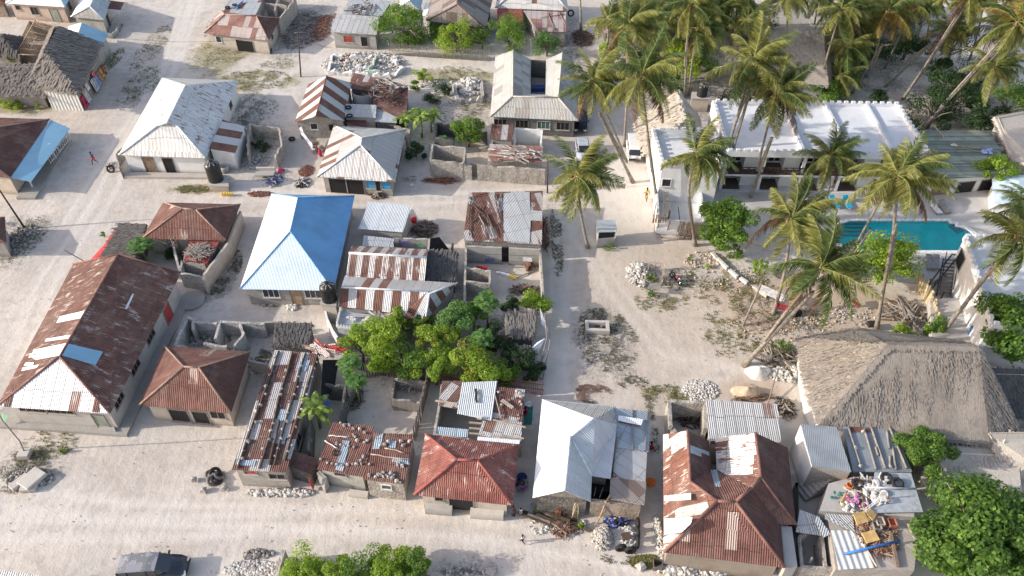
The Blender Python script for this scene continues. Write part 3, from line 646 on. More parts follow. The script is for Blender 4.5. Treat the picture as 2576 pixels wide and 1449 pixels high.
# ---------------------------------------------------------------- people
def person(label, x, y, h=1.68, face=0.0, pose='stand', top='cloth_white', bottom='cloth_navy', z=0, cat='person', long_=False, head='hair_black'):
    o = P(x, y, z); root = thing('person', label, cat, o); k = h/1.7; Mz = Matrix.Rotation(face, 3, 'Z')
    ps = {'stand': dict(kl=(.1,.02,.48), kr=(-.1,.02,.48), al=(.12,0,.08), ar=(-.12,0,.08), hl=(.27,.1,.82), hr=(-.27,.1,.82), el=(.26,0,1.1), er=(-.26,0,1.1), hip=.92, fw=0),
          'walk': dict(kl=(.1,.2,.5), kr=(-.1,-.05,.48), al=(.1,.28,.09), ar=(-.1,-.36,.14), hl=(.27,-.2,.86), hr=(-.25,.28,.9), el=(.27,-.12,1.12), er=(-.26,.05,1.1), hip=.9, fw=.03),
          'sit': dict(kl=(.2,.42,.2), kr=(-.2,.42,.2), al=(.05,.62,.08), ar=(-.05,.6,.08), hl=(.15,.45,.35), hr=(-.15,.45,.35), el=(.3,.15,.4), er=(-.3,.15,.4), hip=.14, fw=.12)}[pose]
    hz = ps['hip']; fw = ps['fw']; T = hz+.52
    def W(v): return tuple(Mz@Vector((v[0]*k, v[1]*k, v[2]*k)))
    sh = ps['hip']-.92 if pose == 'sit' else 0
    V = [(0,0,hz),(0,fw*.4,hz+.22),(0,fw,hz+.45),(0,fw*1.1,hz+.56),(0,fw*1.3+.02,hz+.66),(0,fw*1.3+.01,hz+.77)]
    rad = [.13,.12,.135,.055,.095,.07]; E = [(0,1),(1,2),(2,3),(3,4),(4,5)]
    for s, kn, an in ((1, ps['kl'], ps['al']), (-1, ps['kr'], ps['ar'])):
        i = len(V); V += [(s*.1,.0,hz-.06), kn, an, (an[0], an[1]+.14, an[2]-.045)]; rad += [.09,.06,.042,.032]; E += [(0,i),(i,i+1),(i+1,i+2),(i+2,i+3)]
    for s, el, hd in ((1, ps['el'], ps['hl']), (-1, ps['er'], ps['hr'])):
        i = len(V); V += [(s*.18,fw,hz+.46), (el[0],el[1]+fw,el[2]), hd, (hd[0], hd[1]+.05, hd[2]-.04)]; rad += [.055,.04,.027,.03]; E += [(2,i),(i,i+1),(i+1,i+2),(i+2,i+3)]
        q = i+3
        for f in range(5):
            j = len(V); off = (f-2)*.018; tl = (.06,.08,.085,.078,.05)[f]
            V += [(hd[0]+off, hd[1]+.05+tl*.6+(0 if f else -.03), hd[2]-.06), (hd[0]+off*1.2, hd[1]+.05+tl+(0 if f else -.03), hd[2]-.09)]; rad += [.009,.008]; E += [(q,j),(j,j+1)]
    def skin(nm, V, E, rad, mat, sub=1):
        me = bpy.data.meshes.new(nm); me.from_pydata([W(v) for v in V], E, []); me.materials.append(M_[mat]); ob = bpy.data.objects.new(nm, me); COL.objects.link(ob); ob.parent = root
        sk = ob.modifiers.new('skin', 'SKIN'); sk.use_smooth_shade = True
        for i, r in enumerate(rad): me.skin_vertices[0].data[i].radius = (r*k, r*k)
        me.skin_vertices[0].data[0].use_root = True
        if sub: ss_ = ob.modifiers.new('sub', 'SUBSURF'); ss_.levels = sub; ss_.render_levels = sub
        return ob
    skin('body', V, E, rad, 'skin')
    el, er = ps['el'], ps['er']
    skin('shirt', [(0,fw*.1,hz+.04),(0,fw*.4,hz+.24),(0,fw,hz+.46),(.17,fw,hz+.47),(-.17,fw,hz+.47),tuple(.6*a+.4*b for a, b in zip((el[0],el[1]+fw,el[2]),(.18,fw,hz+.46))),tuple(.6*a+.4*b for a, b in zip((er[0],er[1]+fw,er[2]),(-.18,fw,hz+.46)))], [(0,1),(1,2),(2,3),(2,4),(3,5),(4,6)], [.155,.145,.155,.075,.075,.06,.06], top)
    kl, kr = ps['kl'], ps['kr']
    if long_ and pose != 'sit': skin('skirt', [(0,0,hz+.05),(0,.02,hz-.3),(0,.03,.2)], [(0,1),(1,2)], [.155,.19,.23], bottom)
    else: skin('trousers', [(0,0,hz+.03),(.1,0,hz-.07),(-.1,0,hz-.07),kl,kr]+([(ps['al'][0],ps['al'][1],ps['al'][2]+.08),(ps['ar'][0],ps['ar'][1],ps['ar'][2]+.08)] if long_ else []), [(0,1),(0,2),(1,3),(2,4)]+([(3,5),(4,6)] if long_ else []), [.15,.11,.11,.085,.085]+([.07,.07] if long_ else []), bottom)
    hc = Vector((0, fw*1.3-.005, hz+.735)); m = MB(); m.lathe(o+Mz@(hc*k), [(.001,.125*k),(.06*k,.11*k),(.1*k,.05*k),(.105*k,-.01*k),(.085*k,-.06*k)], 12); m.build('hair', head, root)
    return root
def RZ(a, b, ze, k=.58): return ze+k*(P(a[0], a[1], ze)-P(b[0], b[1], ze)).length/2
def hip(name_label, FLp, FRp, BRp, BLp, r1, r2, m, ze=2.4, k=.58, axis='y', rz=None, **kw):
    """four-sided roof; m = material of front, right, back, left slope; axis y: ridge runs away from the front"""
    span = (FLp, FRp) if axis == 'y' else (FRp, BRp)
    z = rz or RZ(span[0], span[1], ze, k)
    V = dict(A=FLp+(ze,), B=FRp+(ze,), C=BRp+(ze,), D=BLp+(ze,), N=r1+(z,), F=r2+(z,))
    if axis == 'y': fs = [(m[0], 'ABN'), (m[1], 'BCFN'), (m[2], 'CDF'), (m[3], 'DANF')]; caps = ['AN','BN','CF','DF','NF']
    else: fs = [(m[0], 'ABFN'), (m[1], 'BCF'), (m[2], 'CDNF'), (m[3], 'DAN')]; caps = ['AN','DN','BF','CF','NF']
    return house('house', name_label, V, 'ABCD', fs, caps=kw.pop('caps', caps), **kw)
# ---- blue roofed house, sun glare painted pale on street-side slopes
hip('house with glossy bright blue hipped metal roof, sun glare painted pale on its street side', (603,727), (840,731), (892,493), (683,488), (730,583), (750,497), ['roof_blue_pale','roof_blue','roof_blue','roof_white_and_glare'], wall='wall_block', capm='cap_blue', capr=.07,
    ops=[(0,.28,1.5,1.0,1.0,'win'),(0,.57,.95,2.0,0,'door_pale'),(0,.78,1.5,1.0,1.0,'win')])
# ---- big hall at the left
zh = RZ((-8,1022), (277,1040), 3.1)
TL_ = (P(-8,1022,3.1), P(184,665,3.1), P(297,640,zh)); zn = on(TL_, 150, 898, 0).z
r = house('house', 'long hall with mottled brown metal roof and overexposed white front hip', dict(A=(-8,1022,3.1), B=(277,1040,3.1), C=(455,686,3.1), D=(184,665,3.1), N=(150,898,zn), F=(297,640,zh)), 'ABCD', [('roof_hall_glare','ABN'),('roof_hall','BFN'),('roof_hall','BCF'),('roof_hall','CDF'),('roof_hall','DANF')], caps=['AN','BN','CF','DF','NF'], wall='concrete', capm='cap_rust', ins=.55,
    ops=[(0,.22,2.2,.55,2.0,'win_dark'),(0,.50,2.2,.55,2.0,'win_dark'),(0,.86,1.0,2.0,0,'door_green'),(1,.1,1.5,.8,1.7,'win_dark'),(1,.33,1.5,.8,1.7,'win_dark'),(1,.56,1.5,.8,1.7,'win_dark'),(1,.8,1.3,1.9,.2,'win_red')])
def patches(name, parent, quads, mat, lift=.035):
    mb = MB()
    for q in quads: roof_face(mb, [P(*v) for v in q], 0, .012)
    return mb.build(name, mat, parent)
TR_ = (P(277,1040,3.1), P(150,898,zn), P(297,640,zh)); TR2_ = (P(277,1040,3.1), P(455,686,3.1), P(297,640,zh))
def patchset(name, root, tri, polys, mat, dz=.04):
    for q in polys:
        mb = MB(); roof_face(mb, [on(tri, x, y, dz) for x, y in q], 0, .015); mb.build(name, mat, root)
patchset('roof_sheet', r, TL_, [[(142,813),(150,797),(213,782),(203,801)],[(113,860),(117,853),(178,843),(172,852)],[(80,899),(84,881),(167,864),(154,894),(90,906)],[(72,900),(76,890),(95,886),(92,898)],[(60,921),(65,913),(86,912),(83,920)],[(54,934),(58,925),(99,918),(92,926)]], 'roof_white_and_glare')
patchset('roof_sheet', r, TR_, [[(173,866),(260,886),(241,920),(157,896)]], 'roof_sky', .07)
patchset('roof_plank', r, TR2_, [[(334,740),(338,742),(320,780),(315,778)]], 'cap_white', .1)
FT_ = (P(-8,1022,3.1), P(277,1040,3.1), P(150,898,zn))
patchset('roof_sheet', r, FT_, [[(8,1023),(24,1025),(40,972),(33,978)],[(233,1037),(250,1038),(247,997),(240,990)]], 'roof_brown')
slab('plinth', None, None, [(-60,1068),(318,1094),(470,765),(455,757)], .3, .35, 'concrete', r)
slab('step', 'grey concrete step below the door of the long hall', 'step', [(246,1066),(286,1071),(290,1083),(250,1078)], .5, .5, 'concrete')
# ---- brown pyramid houses, shade painted into their right slopes
hip('brown rusty hipped house with one pale sheet near its ridge', (357,600), (568,605), (605,514), (410,509), (460,525), (493,528), ['roof_brown','roof_brown_dark','roof_brown_dark','roof_brown'], axis='x', capm='cap_tan', wall='wall_beige', capr=.08, rz=4.6, ops=[(0,.3,.9,1.9,0,'door_dark')])
hip('brown rusty hipped house with small white-walled porch, beside the long hall', (350,1019), (581,1040), (630,885), (413,870), (463,923), (500,925), ['roof_brown','roof_brown_dark','roof_brown','roof_brown'], capm='cap_tan', wall='wall_beige', capr=.08, rz=4.9, axis='x', ops=[(0,.35,1.6,1.5,.1,'win_dark'),(0,.62,1.3,1.5,.1,'win_dark'),(0,.85,1.2,.8,1,'win_dark')])
# ---- white roofed house upper left
z1 = RZ((298,390), (518,398), 2.6)
r = house('house', 'white walled house with pale metal roof covered in brown rust flecks', dict(A=(298,390,2.6), B=(518,398,2.6), C=(600,203,2.6), D=(408,195,2.6), N=(420,309,z1), F=(467,214,z1), G=(397,317,z1-.5), H=(443,315,z1-.5)), 'ABCD',
    [('roof_zinc','ABHG'),('roof_white','BCFNH'),('roof_zinc','CDF'),('roof_white','DAGNF'),('roof_zinc','GHN')], wall='wall_white', caps=['NF','BH','AG'], capm='cap_white',
    ops=[(0,.28,1.3,2.1,0,'door'),(0,.53,1.2,2.1,0,'door_dark'),(1,.5,1.0,.9,1.1,'win_dark'),(1,.78,1.0,.9,1.1,'win_dark')])
house('lean_to', 'white walled lean-to with rust and blue-grey sheet stripes, joined to the white house', dict(A=(526,373,2.9), B=(590,389,2.2), C=(616,318,2.2), D=(560,301,3.0)), 'ABCD', [('roof_broad','ABCD')], wall='wall_white', ins=.12, cat='lean-to')
slab('plinth', 'low concrete step along the front of the white walled house', 'step', [(312,432),(560,437),(575,447),(312,444)], .25, .3, 'concrete_pale')
walls('reed_fence', 'short grey reed fence at the left end of the white walled house', [[(290,388),(300,420)],[(290,388),(312,362)]], 1.6, .1, 'wood_grey', .2, 'fence')
# ---- house with sky-blue awning
r = house('house', 'dark brown roofed house with sky-blue awning and white verandah railing', dict(A=(-260,420,2.6), B=(25,447,2.6), C=(125,300,2.6), D=(-170,290,2.6), N=(-75,375,4.8), F=(-70,330,4.8), E=(127,301,2.55), G=(176,323,2.1), H=(78,457,2.1), I=(26,446,2.55)), 'ABCD',
    [('roof_brown_dark','ABN'),('roof_brown_dark','BCFN'),('roof_brown_dark','CDF'),('roof_brown_dark','DANF'),('roof_sky','IHGE')], wall='wall_beige', caps=['BN','CF'], capm='cap_tan', ins=.3, ops=[(1,.3,1.2,2,0,'win_dark'),(1,.7,1.2,2,0,'door_dark')])
slab('verandah_floor', None, None, [(40,497),(88,497),(180,350),(140,340)], .25, .3, 'concrete', r)
for q in ((82,470),(141,398),(178,350)):
    m = MB(); b = P(q[0], q[1], .25); m.beam(b, b+Vector((0,0,2.05)), .14); m.build('post', 'frame_white', r)
def railing(parent, a, b, z0, h, mat, n, name='railing', X=False):
    m = MB(); A = P(a[0],a[1],z0); B = P(b[0],b[1],z0)
    for t in (0.12, h): m.beam(A+Vector((0,0,t)), B+Vector((0,0,t)), .06)
    for i in range(n+1):
        p = A.lerp(B, i/n); m.beam(p, p+Vector((0,0,h)), .06)
        if X and i < n: q = A.lerp(B, (i+1)/n); m.beam(p+Vector((0,0,.12)), q+Vector((0,0,h)), .045); m.beam(p+Vector((0,0,h)), q+Vector((0,0,.12)), .045)
    return m.build(name, mat, parent)
railing(r, (128,412), (150,385), .25, .8, 'frame_white', 5); railing(r, (152,382), (176,353), .25, .8, 'frame_white', 6)
# ---- thatched two-storey shop
zr = 8.0
t = thatch('thatched_shop', 'two-storey thatched shop with white corrugated front and crafts on its street wall', dict(A=(82,212,4.6), B=(194,236,4.6), C=(252,110,4.6), D=(130,72,4.6), N=(112,127,7.4), F=(148,66,7.6)), 'ABCD', ['ABN','BCFN','CDF','DANF'], wallh=False, mat='thatch_grey', dens=14)
base = [P(133,275,0), P(211,278,0), P(268,190,0), P(190,170,0)]; og = ORG[t]
m = MB()
for i, (lo, hi, ins_) in enumerate(((0,2.7,0),)):
    b4 = [Vector((q.x,q.y,-.1)) for q in base]; t4 = [Vector((q.x,q.y,2.7)) for q in base]
    a, b = base[0], base[1]; L = (b-a).length; m.poly([b4[0], b4[1], t4[1], t4[0]], 0, [(0,0),(L,0),(L,2.7),(0,2.7)])
    m.poly([b4[1], b4[2], t4[2], t4[1]], 1); m.poly([b4[2], b4[3], t4[3], t4[2]], 1); m.poly([b4[3], b4[0], t4[0], t4[3]], 1); m.poly(t4, 1)
m.build('wall', ['wall_sheet_white', 'wood_grey'], t)
m = MB(); d1 = (base[1]-base[0]); n1 = Vector((d1.y,-d1.x,0)).normalized(); d2 = (base[2]-base[1]); n2 = Vector((d2.y,-d2.x,0)).normalized()
m.hexa([base[i]+Vector((0,0,2.72)) for i in range(4)], [base[i]+Vector((0,0,4.5)) for i in range(4)]); u = m.build('upper_wall', 'wood_grey', t)
m = MB()
for k in range(12): p = base[0]+d1*(k/11)+n1*.03; m.beam(p+Vector((0,0,2.75)), p+Vector((0,0,4.5)), .07)
for z in (2.75, 3.5): m.beam(base[0]+n1*.07+Vector((0,0,z)), base[1]+n1*.07+Vector((0,0,z)), .1)
for k in range(14): p = base[1]+d2*(k/13)+n2*.03; m.beam(p+Vector((0,0,2.75)), p+Vector((0,0,4.5)), .08)
for z in (2.75, 3.6): m.beam(base[1]+n2*.08+Vector((0,0,z)), base[2]+n2*.08+Vector((0,0,z)), .1)
m.build('post', 'wood_pale', t)
m = MB()
for k in range(3): p = base[0]+d1*(.5+.14*k)+n1*.04; m.box(p+d1*.06+Vector((0,0,3.9)), (1.0,.05,.7), atan2(d1.y,d1.x))
m.build('window', 'dark_void', t)
rz2 = atan2(d2.y, d2.x)
for i, (f, w, h, z, mt, sm) in enumerate([(.06,1.0,1.5,.2,'cloth_crimson','wood_dark'),(.17,1.1,1.9,.3,'cloth_black','cloth_white'),(.12,.9,.8,1.9,'wood','wood_pale'),(.28,.8,1.0,1.5,'wood_red','cloth_white'),(.5,1.2,1.9,.2,'cloth_black','cloth_white'),(.62,1.1,1.6,.3,'cloth_navy','cloth_skyblue'),(.58,.9,.7,2.0,'cloth_crimson','cloth_yellow'),(.74,.9,1.5,.4,'wood_red','bamboo'),(.84,.8,1.6,.3,'wood','cloth_yellow'),(.94,.7,1.4,.5,'wood_dark','cloth_orange')]):
    Mt = Matrix.Rotation(rz2, 3, 'Z')@Matrix.Rotation(-.16, 3, 'X'); c = base[1]+d2*f+n2*.3+Vector((0,0,z+h/2))
    m = MB(); m.box(c, (w,.05,h), 0, 0, Mt); rr = random.Random(i)
    if sm == 'cloth_white' or i in (5,):
        for s in range(7): m.beam(c+Mt@Vector((-w/2+w*(s+.5)/7, -.04, -h*.46)), c+Mt@Vector((-w/2+w*(s+.5)/7+rr.uniform(-.1,.1), -.04, h*.46)), .07, .03, 1)
    else:
        for s in range(4): m.box(c+Mt@Vector((rr.uniform(-.3,.3)*w, -.04, rr.uniform(-.35,.35)*h)), (w*.3,.03,h*.2), 0, 1, Mt)
    lab = ['dark red painting leaning lowest at the street corner of the thatched shop','black and white striped painting near the street corner of the thatched shop','plain timber board high beside the street corner of the thatched shop','small red and white picture high on the wall of the thatched shop','black and white striped painting by the open doorway of the thatched shop','navy and light blue striped painting in the middle of the shop wall','red and yellow picture hanging high in the middle of the shop wall','reddish board with tan figures on the far half of the shop wall','brown board with yellow patches on the far half of the shop wall','farthest narrow dark board with orange patches on the shop wall'][i]
    m.build('painting', [mt, sm], None, lab, 'painting', 'paintings hung on the shop wall')
# thatch frame, low thatches, blue-white roof behind
t = thing('roof_frame_house', 'unfinished house with bare pole rafters and no thatch yet', 'house', P(95,160))
m = MB(); zl, zt = 2.4, 4.6
A, B, C, D = P(40,136,zl), P(110,140,zl), P(166,80,zl), P(82,60,zl); N, F = P(86,75,zt), P(92,50,zt)
N = P(90,50,zt); F = P(146,70,zt)
for a, b in ((A,N),(B,F),(C,F),(D,N),(N,F),(A,B),(B,C),(C,D),(D,A)): m.tube([a, b], .07, 5)
for k in range(1, 14): m.tube([A.lerp(B, k/14), N.lerp(F, k/14)], .04, 4); m.tube([D.lerp(C, k/14), N.lerp(F, k/14)], .035, 4)
for k in range(1, 9): m.tube([A.lerp(D, k/9), N.lerp(A, .02)], .035, 4)
for k in range(1, 6): m.tube([A.lerp(N, k/6), B.lerp(F, k/6)], .03, 4)
m.build('rafters', 'bamboo', t)
m = MB(); ip = [P(58,162,0), P(106,166,0), P(160,105,0), P(90,90,0)]
for i in range(4): a, b = ip[i], ip[(i+1)%4]; m.poly([a, b, b+Vector((0,0,2.35)), a+Vector((0,0,2.35))]); m.poly([b, a, a+Vector((0,0,2.35)), b+Vector((0,0,2.35))])
m.build('wall', 'wall_block', t)
for k in range(9): m = MB(); p = P(70+k*4, 105+k%3*3, 3.2+.06*k); m.beam(p, p+Vector((1.8,.1*k-.3,0)), .1, .03); m.build('board', 'wood_pale', t)
thatch('thatched_hut', 'dark thatched hut at the far left edge, behind the long low thatch', dict(A=(-60,135,2.2), B=(52,143,2.2), C=(58,95,2.2), D=(-40,85,2.2), N=(4,92,4.2), F=(6,87,4.3)), 'ABCD', ['ABN','BCFN','CDF','DANF'], mat='thatch_black', wall='wall_grey', dens=12)
thatch('thatched_house', 'long low thatched house running off the left edge beside the shop', dict(A=(-120,231,2.1), B=(116,240,2.1), C=(112,163,3.8), D=(-120,157,3.8)), 'ABCD', ['ABCD'], mat='thatch_grey', wall='wall_block', dens=13)
hip('small house with bright pale blue metal roof tucked behind the thatched shop', (160,150), (243,138), (273,85), (172,66), (192,98), (205,57), ['roof_white_and_glare','roof_sky','roof_sky','roof_white_and_glare'], ze=2.5, rz=4.2, wall='wall_grey', caps=[])
hip('pink-walled house with white metal roof at the top left corner', (14,8), (163,18), (190,-32), (50,-40), (75,-25), (140,-22), ['roof_zinc_new','roof_sky','roof_zinc_new','roof_white_and_glare'], axis='x', ze=2.7, rz=4.4, wall='wall_pinkish', capm='cap_white',
    ops=[(0,.12,.7,.6,1.6,'win_dark'),(0,.42,1.2,1.1,1.0,'win_dark'),(0,.78,1.3,1.9,.1,'door_green'),(1,.4,1.2,1.2,.9,'win_dark')])
hip('small low house cut by the left edge of the top row, brown roofed', (-90,4), (14,9), (10,-20), (-60,-24), (-50,-10), (-20,-9), ['roof_red']*4, axis='x', ze=2.4, rz=3.6, wall='wall_brownstone', caps=[])
hip('small white-grey hipped house with rusty porch roof beside the sandy street', (178,42), (262,50), (278,8), (214,-22), (226,17), (240,-14), ['roof_zinc','roof_zinc_blue','roof_zinc','roof_white_and_glare'], ze=2.4, rz=4.2, wall='wall_grey', capm='cap_white', ops=[(1,.5,1.2,1.8,0,'door_dark')])
t = sheet('porch_roof', 'brown rusty porch roof on thin posts over a doorway by the sandy street', [(247,19,2.6),(303,25,2.3),(312,6,2.3),(258,-2,2.6)], 'roof_brown_dark')
for q in ((299,30),(268,26)): m = MB(); b = P(q[0]-4,q[1]+28,0); m.beam(b, P(q[0],q[1]-4,2.3), .12); m.build('porch_post', 'frame_white', None, 'pale post under the rusty porch roof, %s' % ('nearer the street' if q[0] > 280 else 'nearer the white-grey house'), 'post', 'posts of the rusty porch')
walls('garden_wall', 'low curved cement wall in front of the rusty porch', [[(262,82),(280,84),(291,76),(296,58)]], .8, .2, 'wall_grey', .05)
rubble('block_pile', 'small heap of grey blocks beside the curved cement wall', 300, 72, 9, 12, 26, .2, ['stone_grey','stone_dark'], .3)
# ---- top middle house and ruin
r = hip('pink and rust striped hipped house with cream walls beside the street', (513,83), (676,102), (704,46), (556,26), (566,37), (645,41), ['roof_pink','roof_brown_dark','roof_pink','roof_pink'], axis='x', ze=2.4, rz=4.2, wall='wall_beige', capm='cap_tan', ops=[(0,.16,.8,.9,1,'win'),(0,.6,2.6,1.7,0,'win_dark'),(1,.4,.8,.8,1.2,'win_dark')])
house('shed', 'flat sheet roof with tyres and blue oddments behind the pink striped house', dict(A=(560,38,2.9), B=(640,42,2.9), C=(660,2,2.9), D=(575,-6,2.9)), 'ABCD', [('roof_patch_grey','ABCD')], wall='wall_block', ins=.2, cat='shed')
walls('ruin', 'roofless cement-block ruin behind the pink striped house', [[(645,20),(660,-25),(740,-20),(735,3),(700,48),(645,36)],[(668,6),(720,12)],[(690,26),(700,-10)]], 2.6, .22, 'wall_block', .15, 'ruin')
for i, (x, y, lab) in enumerate([(572,18,'leftmost tyre on the flat shed roof behind the pink striped house'),(590,12,'tyre lying in the middle of the flat shed roof behind the pink house')]):
    m = MB(); m.torus(P(x,y,3.08), .3, .1); m.build('tyre', 'rubber', None, lab, 'tyre')
bar('pipe', 'pale blue pipe lying on the flat shed roof behind the pink house', (588,22,3.1), (612,2,3.1), .14, 'pipe_blue', 'pipe')
sticks('debris', 'wide heap of grey sticks and rusty palm leaves beside the power pole', 765, 75, 46, 48, 420, 1.1, .06, ['wood_grey','stone_grey','dry_leaf','wood_dark'], .5, seed=3)
sticks('dead_palm_leaves', 'reddish brown dead palm leaves heaped at the corner of the debris', 812, 70, 22, 34, 200, 1.4, .05, ['dry_leaf','wood_red'], .6, seed=8)
r = house('house', 'low house with grey and rust striped sheet roof and a small red window', dict(A=(832,81,2.5), B=(948,87,2.5), C=(955,42,3.3), D=(840,34,3.3)), 'ABCD', [('roof_striped_fine','ABCD')], wall='wall_grey', ins=.3, ops=[(0,.34,1.3,.9,1,'win_red'),(0,.72,.9,1.4,.5,'win_dark')])
house('shed', 'tumbledown shed of loose grey sheets behind the red-windowed house', dict(A=(862,35,2.9), B=(960,40,2.6), C=(985,2,3.0), D=(880,-6,2.6)), 'ABCD', [('roof_patch_grey','ABCD')], wall='wall_dark', ins=.2, cat='shed')
sticks('timber_pile', 'loose boards and poles scattered on the tumbledown grey shed', 905, 18, 40, 16, 30, 1.8, .12, ['wood_grey','wood_dark','roof_patch'], .2, z=3.0)
# dark big house, white roofs top, rust house
hip('large weathered dark grey hipped house behind the tall bushes', (1072,52), (1222,70), (1240,-5), (1085,-20), (1150,12), (1152,-40), ['roof_grey_old']*4, ze=2.8, rz=5.6, wall='wall_dark', capm='cap_rust')
hip('small bright white-roofed house behind the left bushes', (1001,18), (1057,24), (1066,-10), (1010,-14), (1030,2), (1036,-8), ['roof_white_and_glare','roof_sky','roof_white_and_glare','roof_white_and_glare'], ze=2.4, rz=3.8, wall='wall_white', caps=[])
house('lean_to', 'tiny white lean-to squeezed beside the dark weathered house', dict(A=(1062,38,2.2), B=(1080,42,2.4), C=(1086,8,2.6), D=(1070,6,2.4)), 'ABCD', [('roof_white_and_glare','ABCD')], ins=.1, cat='lean-to', wall='wall_grey')
hip('white and rust metal roofed house at the top by the narrow lane', (1245,20), (1430,27), (1424,-16), (1256,-25), (1280,-8), (1400,-8), ['roof_striped_fine']*4, axis='x', ze=2.6, rz=4.0, wall='wall_grey', capm='cap_metal')
house('shed', 'rust-red sheet walled shed below the white and rust house', dict(A=(1252,54,2.3), B=(1316,57,2.3), C=(1314,24,2.6), D=(1250,22,2.6)), 'ABCD', [('roof_red_sheet','ABCD')], ins=.1, cat='shed', wall='wall_dark')
r = house('shed', 'low shed with broken pinkish sheets held by crooked poles beside the lane', dict(A=(1356,79,2.3), B=(1424,80,2.3), C=(1424,30,2.6), D=(1316,26,2.6)), 'ABCD', [('roof_pink','ABCD')], ins=.15, cat='shed', wall='wall_coral')
for a, b, nm in (((1378,32,2.65),(1395,76,2.4),'crooked pole on the left of the pinkish broken shed roof'),((1405,30,2.65),(1424,62,2.4),'crooked pole on the right of the pinkish broken shed roof'),((1358,44,2.6),(1420,36,2.65),'pale crooked pole laid crosswise on the pinkish broken shed roof')): bar('roof_pole', nm, a, b, .12, 'wood_grey', 'pole', round_=True)
m = MB(); m.torus(P(1436,33,.8), .42, .13, Matrix.Rotation(1.1,3,'X')); m.build('tyre', 'rubber', None, 'black tyre hanging at the lane beside the pinkish shed', 'tyre')
sticks('dead_palm_leaves', 'round brown heap of dead palm leaves in the top lane', 1466, 97, 26, 20, 240, 1.3, .05, ['dry_leaf','wood_dark'], .8, seed=5)
for (x0, y0), (x1, y1), lab in (((1462,82),(1459,-12),'bare weathered palm trunk standing in the top lane'),):
    t = thing('bare_trunk', lab, 'tree trunk', P(x0,y0)); m = MB(); m.tube([P(x0,y0), PY(x0-1,40,P(x0,y0).y), PY(x1,y1,P(x0,y0).y)], [.28,.17,.14], 8); m.build('trunk', 'palm_bark', t)
# pale fence and its bushes
def palefence(label, pts, h, mat='wood_grey', w=.12, cat='fence', name='paling_fence', gap=.2, jig=.12, slant=0):
    m = MB(); rr = random.Random(len(pts)+int(pts[0][0])); Q = [P(x, y, 0) for x, y in pts]
    for i in range(len(Q)-1):
        a, b = Q[i], Q[i+1]; n = max(1, int((b-a).length/gap)); d = (b-a).normalized()
        for k in range(n):
            p = a.lerp(b, (k+.5)/n)+Vector((rr.uniform(-.03,.03), rr.uniform(-.03,.03), 0)); m.beam(p-Vector((0,0,.1)), p+Vector((rr.uniform(-jig,jig)*.5+slant, rr.uniform(-jig,jig)*.5, h*rr.uniform(.88,1.06))), w*rr.uniform(.8,1.2), .04)
        for z in (.35*h, .8*h): m.beam(a+Vector((0,.05,z)), b+Vector((0,.05,z)), .05)
    return m.build(name, mat, None, label, cat)
palefence('long fence of grey weathered palings below the tall bushes', [(978,136),(1100,145),(1232,153)], 1.8, 'wood_pale', .2, gap=.24)
tree('bush_tree', 'largest round green bush tree overhanging the grey paling fence', 1022, 68, 88, 2.6, 'leaf_mid', 8000, .15, .8, ry=55, seed=1, lobes=26)
tree('bush_tree', 'bright green bush tree spilling over the middle of the paling fence', 1148, 90, 52, 2.3, 'leaf_bright', 4600, .14, .9, ry=48)
tree('bush_tree', 'small dark bush between the bright bush and the round tree by the fence end', 1212, 92, 30, 1.9, 'leaf_mid', 900, .14)
tree('bush_tree', 'dense dark green round tree right of the paling fence', 1280, 90, 64, 2.5, 'leaf_mid', 5600, .13, .85, seed=2, lobes=22)
tree('feathery_tree', 'light feathery green tree between the round tree and the lane', 1376, 108, 38, 2.0, 'leaf_fresh', 2200, .17, .8)
tree('palm_shrub', 'small spiky palm bush at the right end of the bright bush', 1215, 68, 14, 2.0, 'leaf_bright', 350, .2, asp=.15)
# ---- demolished white ruin and rubble, upper middle
walls('ruin', 'demolished white coral ruin with broken low walls', [[(833,132),(826,170),(900,178),(985,182)],[(833,132),(885,137),(935,137)],[(985,140),(1015,165),(985,182)],[(880,160),(935,165)]], .9, .35, 'wall_white', .5, 'ruin')
walls('ruin_wall', 'pale green plastered wall stump inside the white ruin', [[(944,133),(936,158),(925,166)],[(916,174),(955,174)]], 1.1, .25, 'wall_green', .3)
rubble('rubble', 'broad spread of broken white coral blocks around the ruin', 915, 160, 108, 30, 1100, .2, ['stone_white','stone_pale','stone_pale'], .45)
rubble('rubble', 'reddish broken bricks and coral inside the white ruin', 880, 148, 35, 10, 260, .16, ['bricks_red','stone_pale'], .55)
walls('ruin_wall', 'far white coral wall heap left of the grey tiled house', [[(1142,207),(1150,242),(1213,240)],[(1160,205),(1210,198),(1214,238)]], 1.0, .4, 'wall_ruin', .4)
rubble('rubble', 'heap of white coral rock left of the grey tiled house', 1182, 218, 36, 22, 520, .24, ['stone_white','stone_pale'], .9)
rubble('rubble', 'scatter of white rock below the green shrubs', 1105, 215, 55, 12, 160, .16, ['stone_white','stone_pale'], .2)
for q in ((1062,190,26,1.0,'leaf_bright','bright upright shrub on the rubble, farthest of the four',22),(1050,215,20,.7,'leaf_mid','small mid green shrub leaning over the striped shack ruin',14),(1115,222,34,.9,'leaf_dark','broad dark shrub among the white rocks',24),(1088,250,38,.6,'leaf_dark','low dark spreading shrub below the rocks',18)):
    shrub('shrub', q[5], q[0], q[1], q[2], q[3], q[4], 900, .13, ry=q[6], group='shrubs among the white rubble')
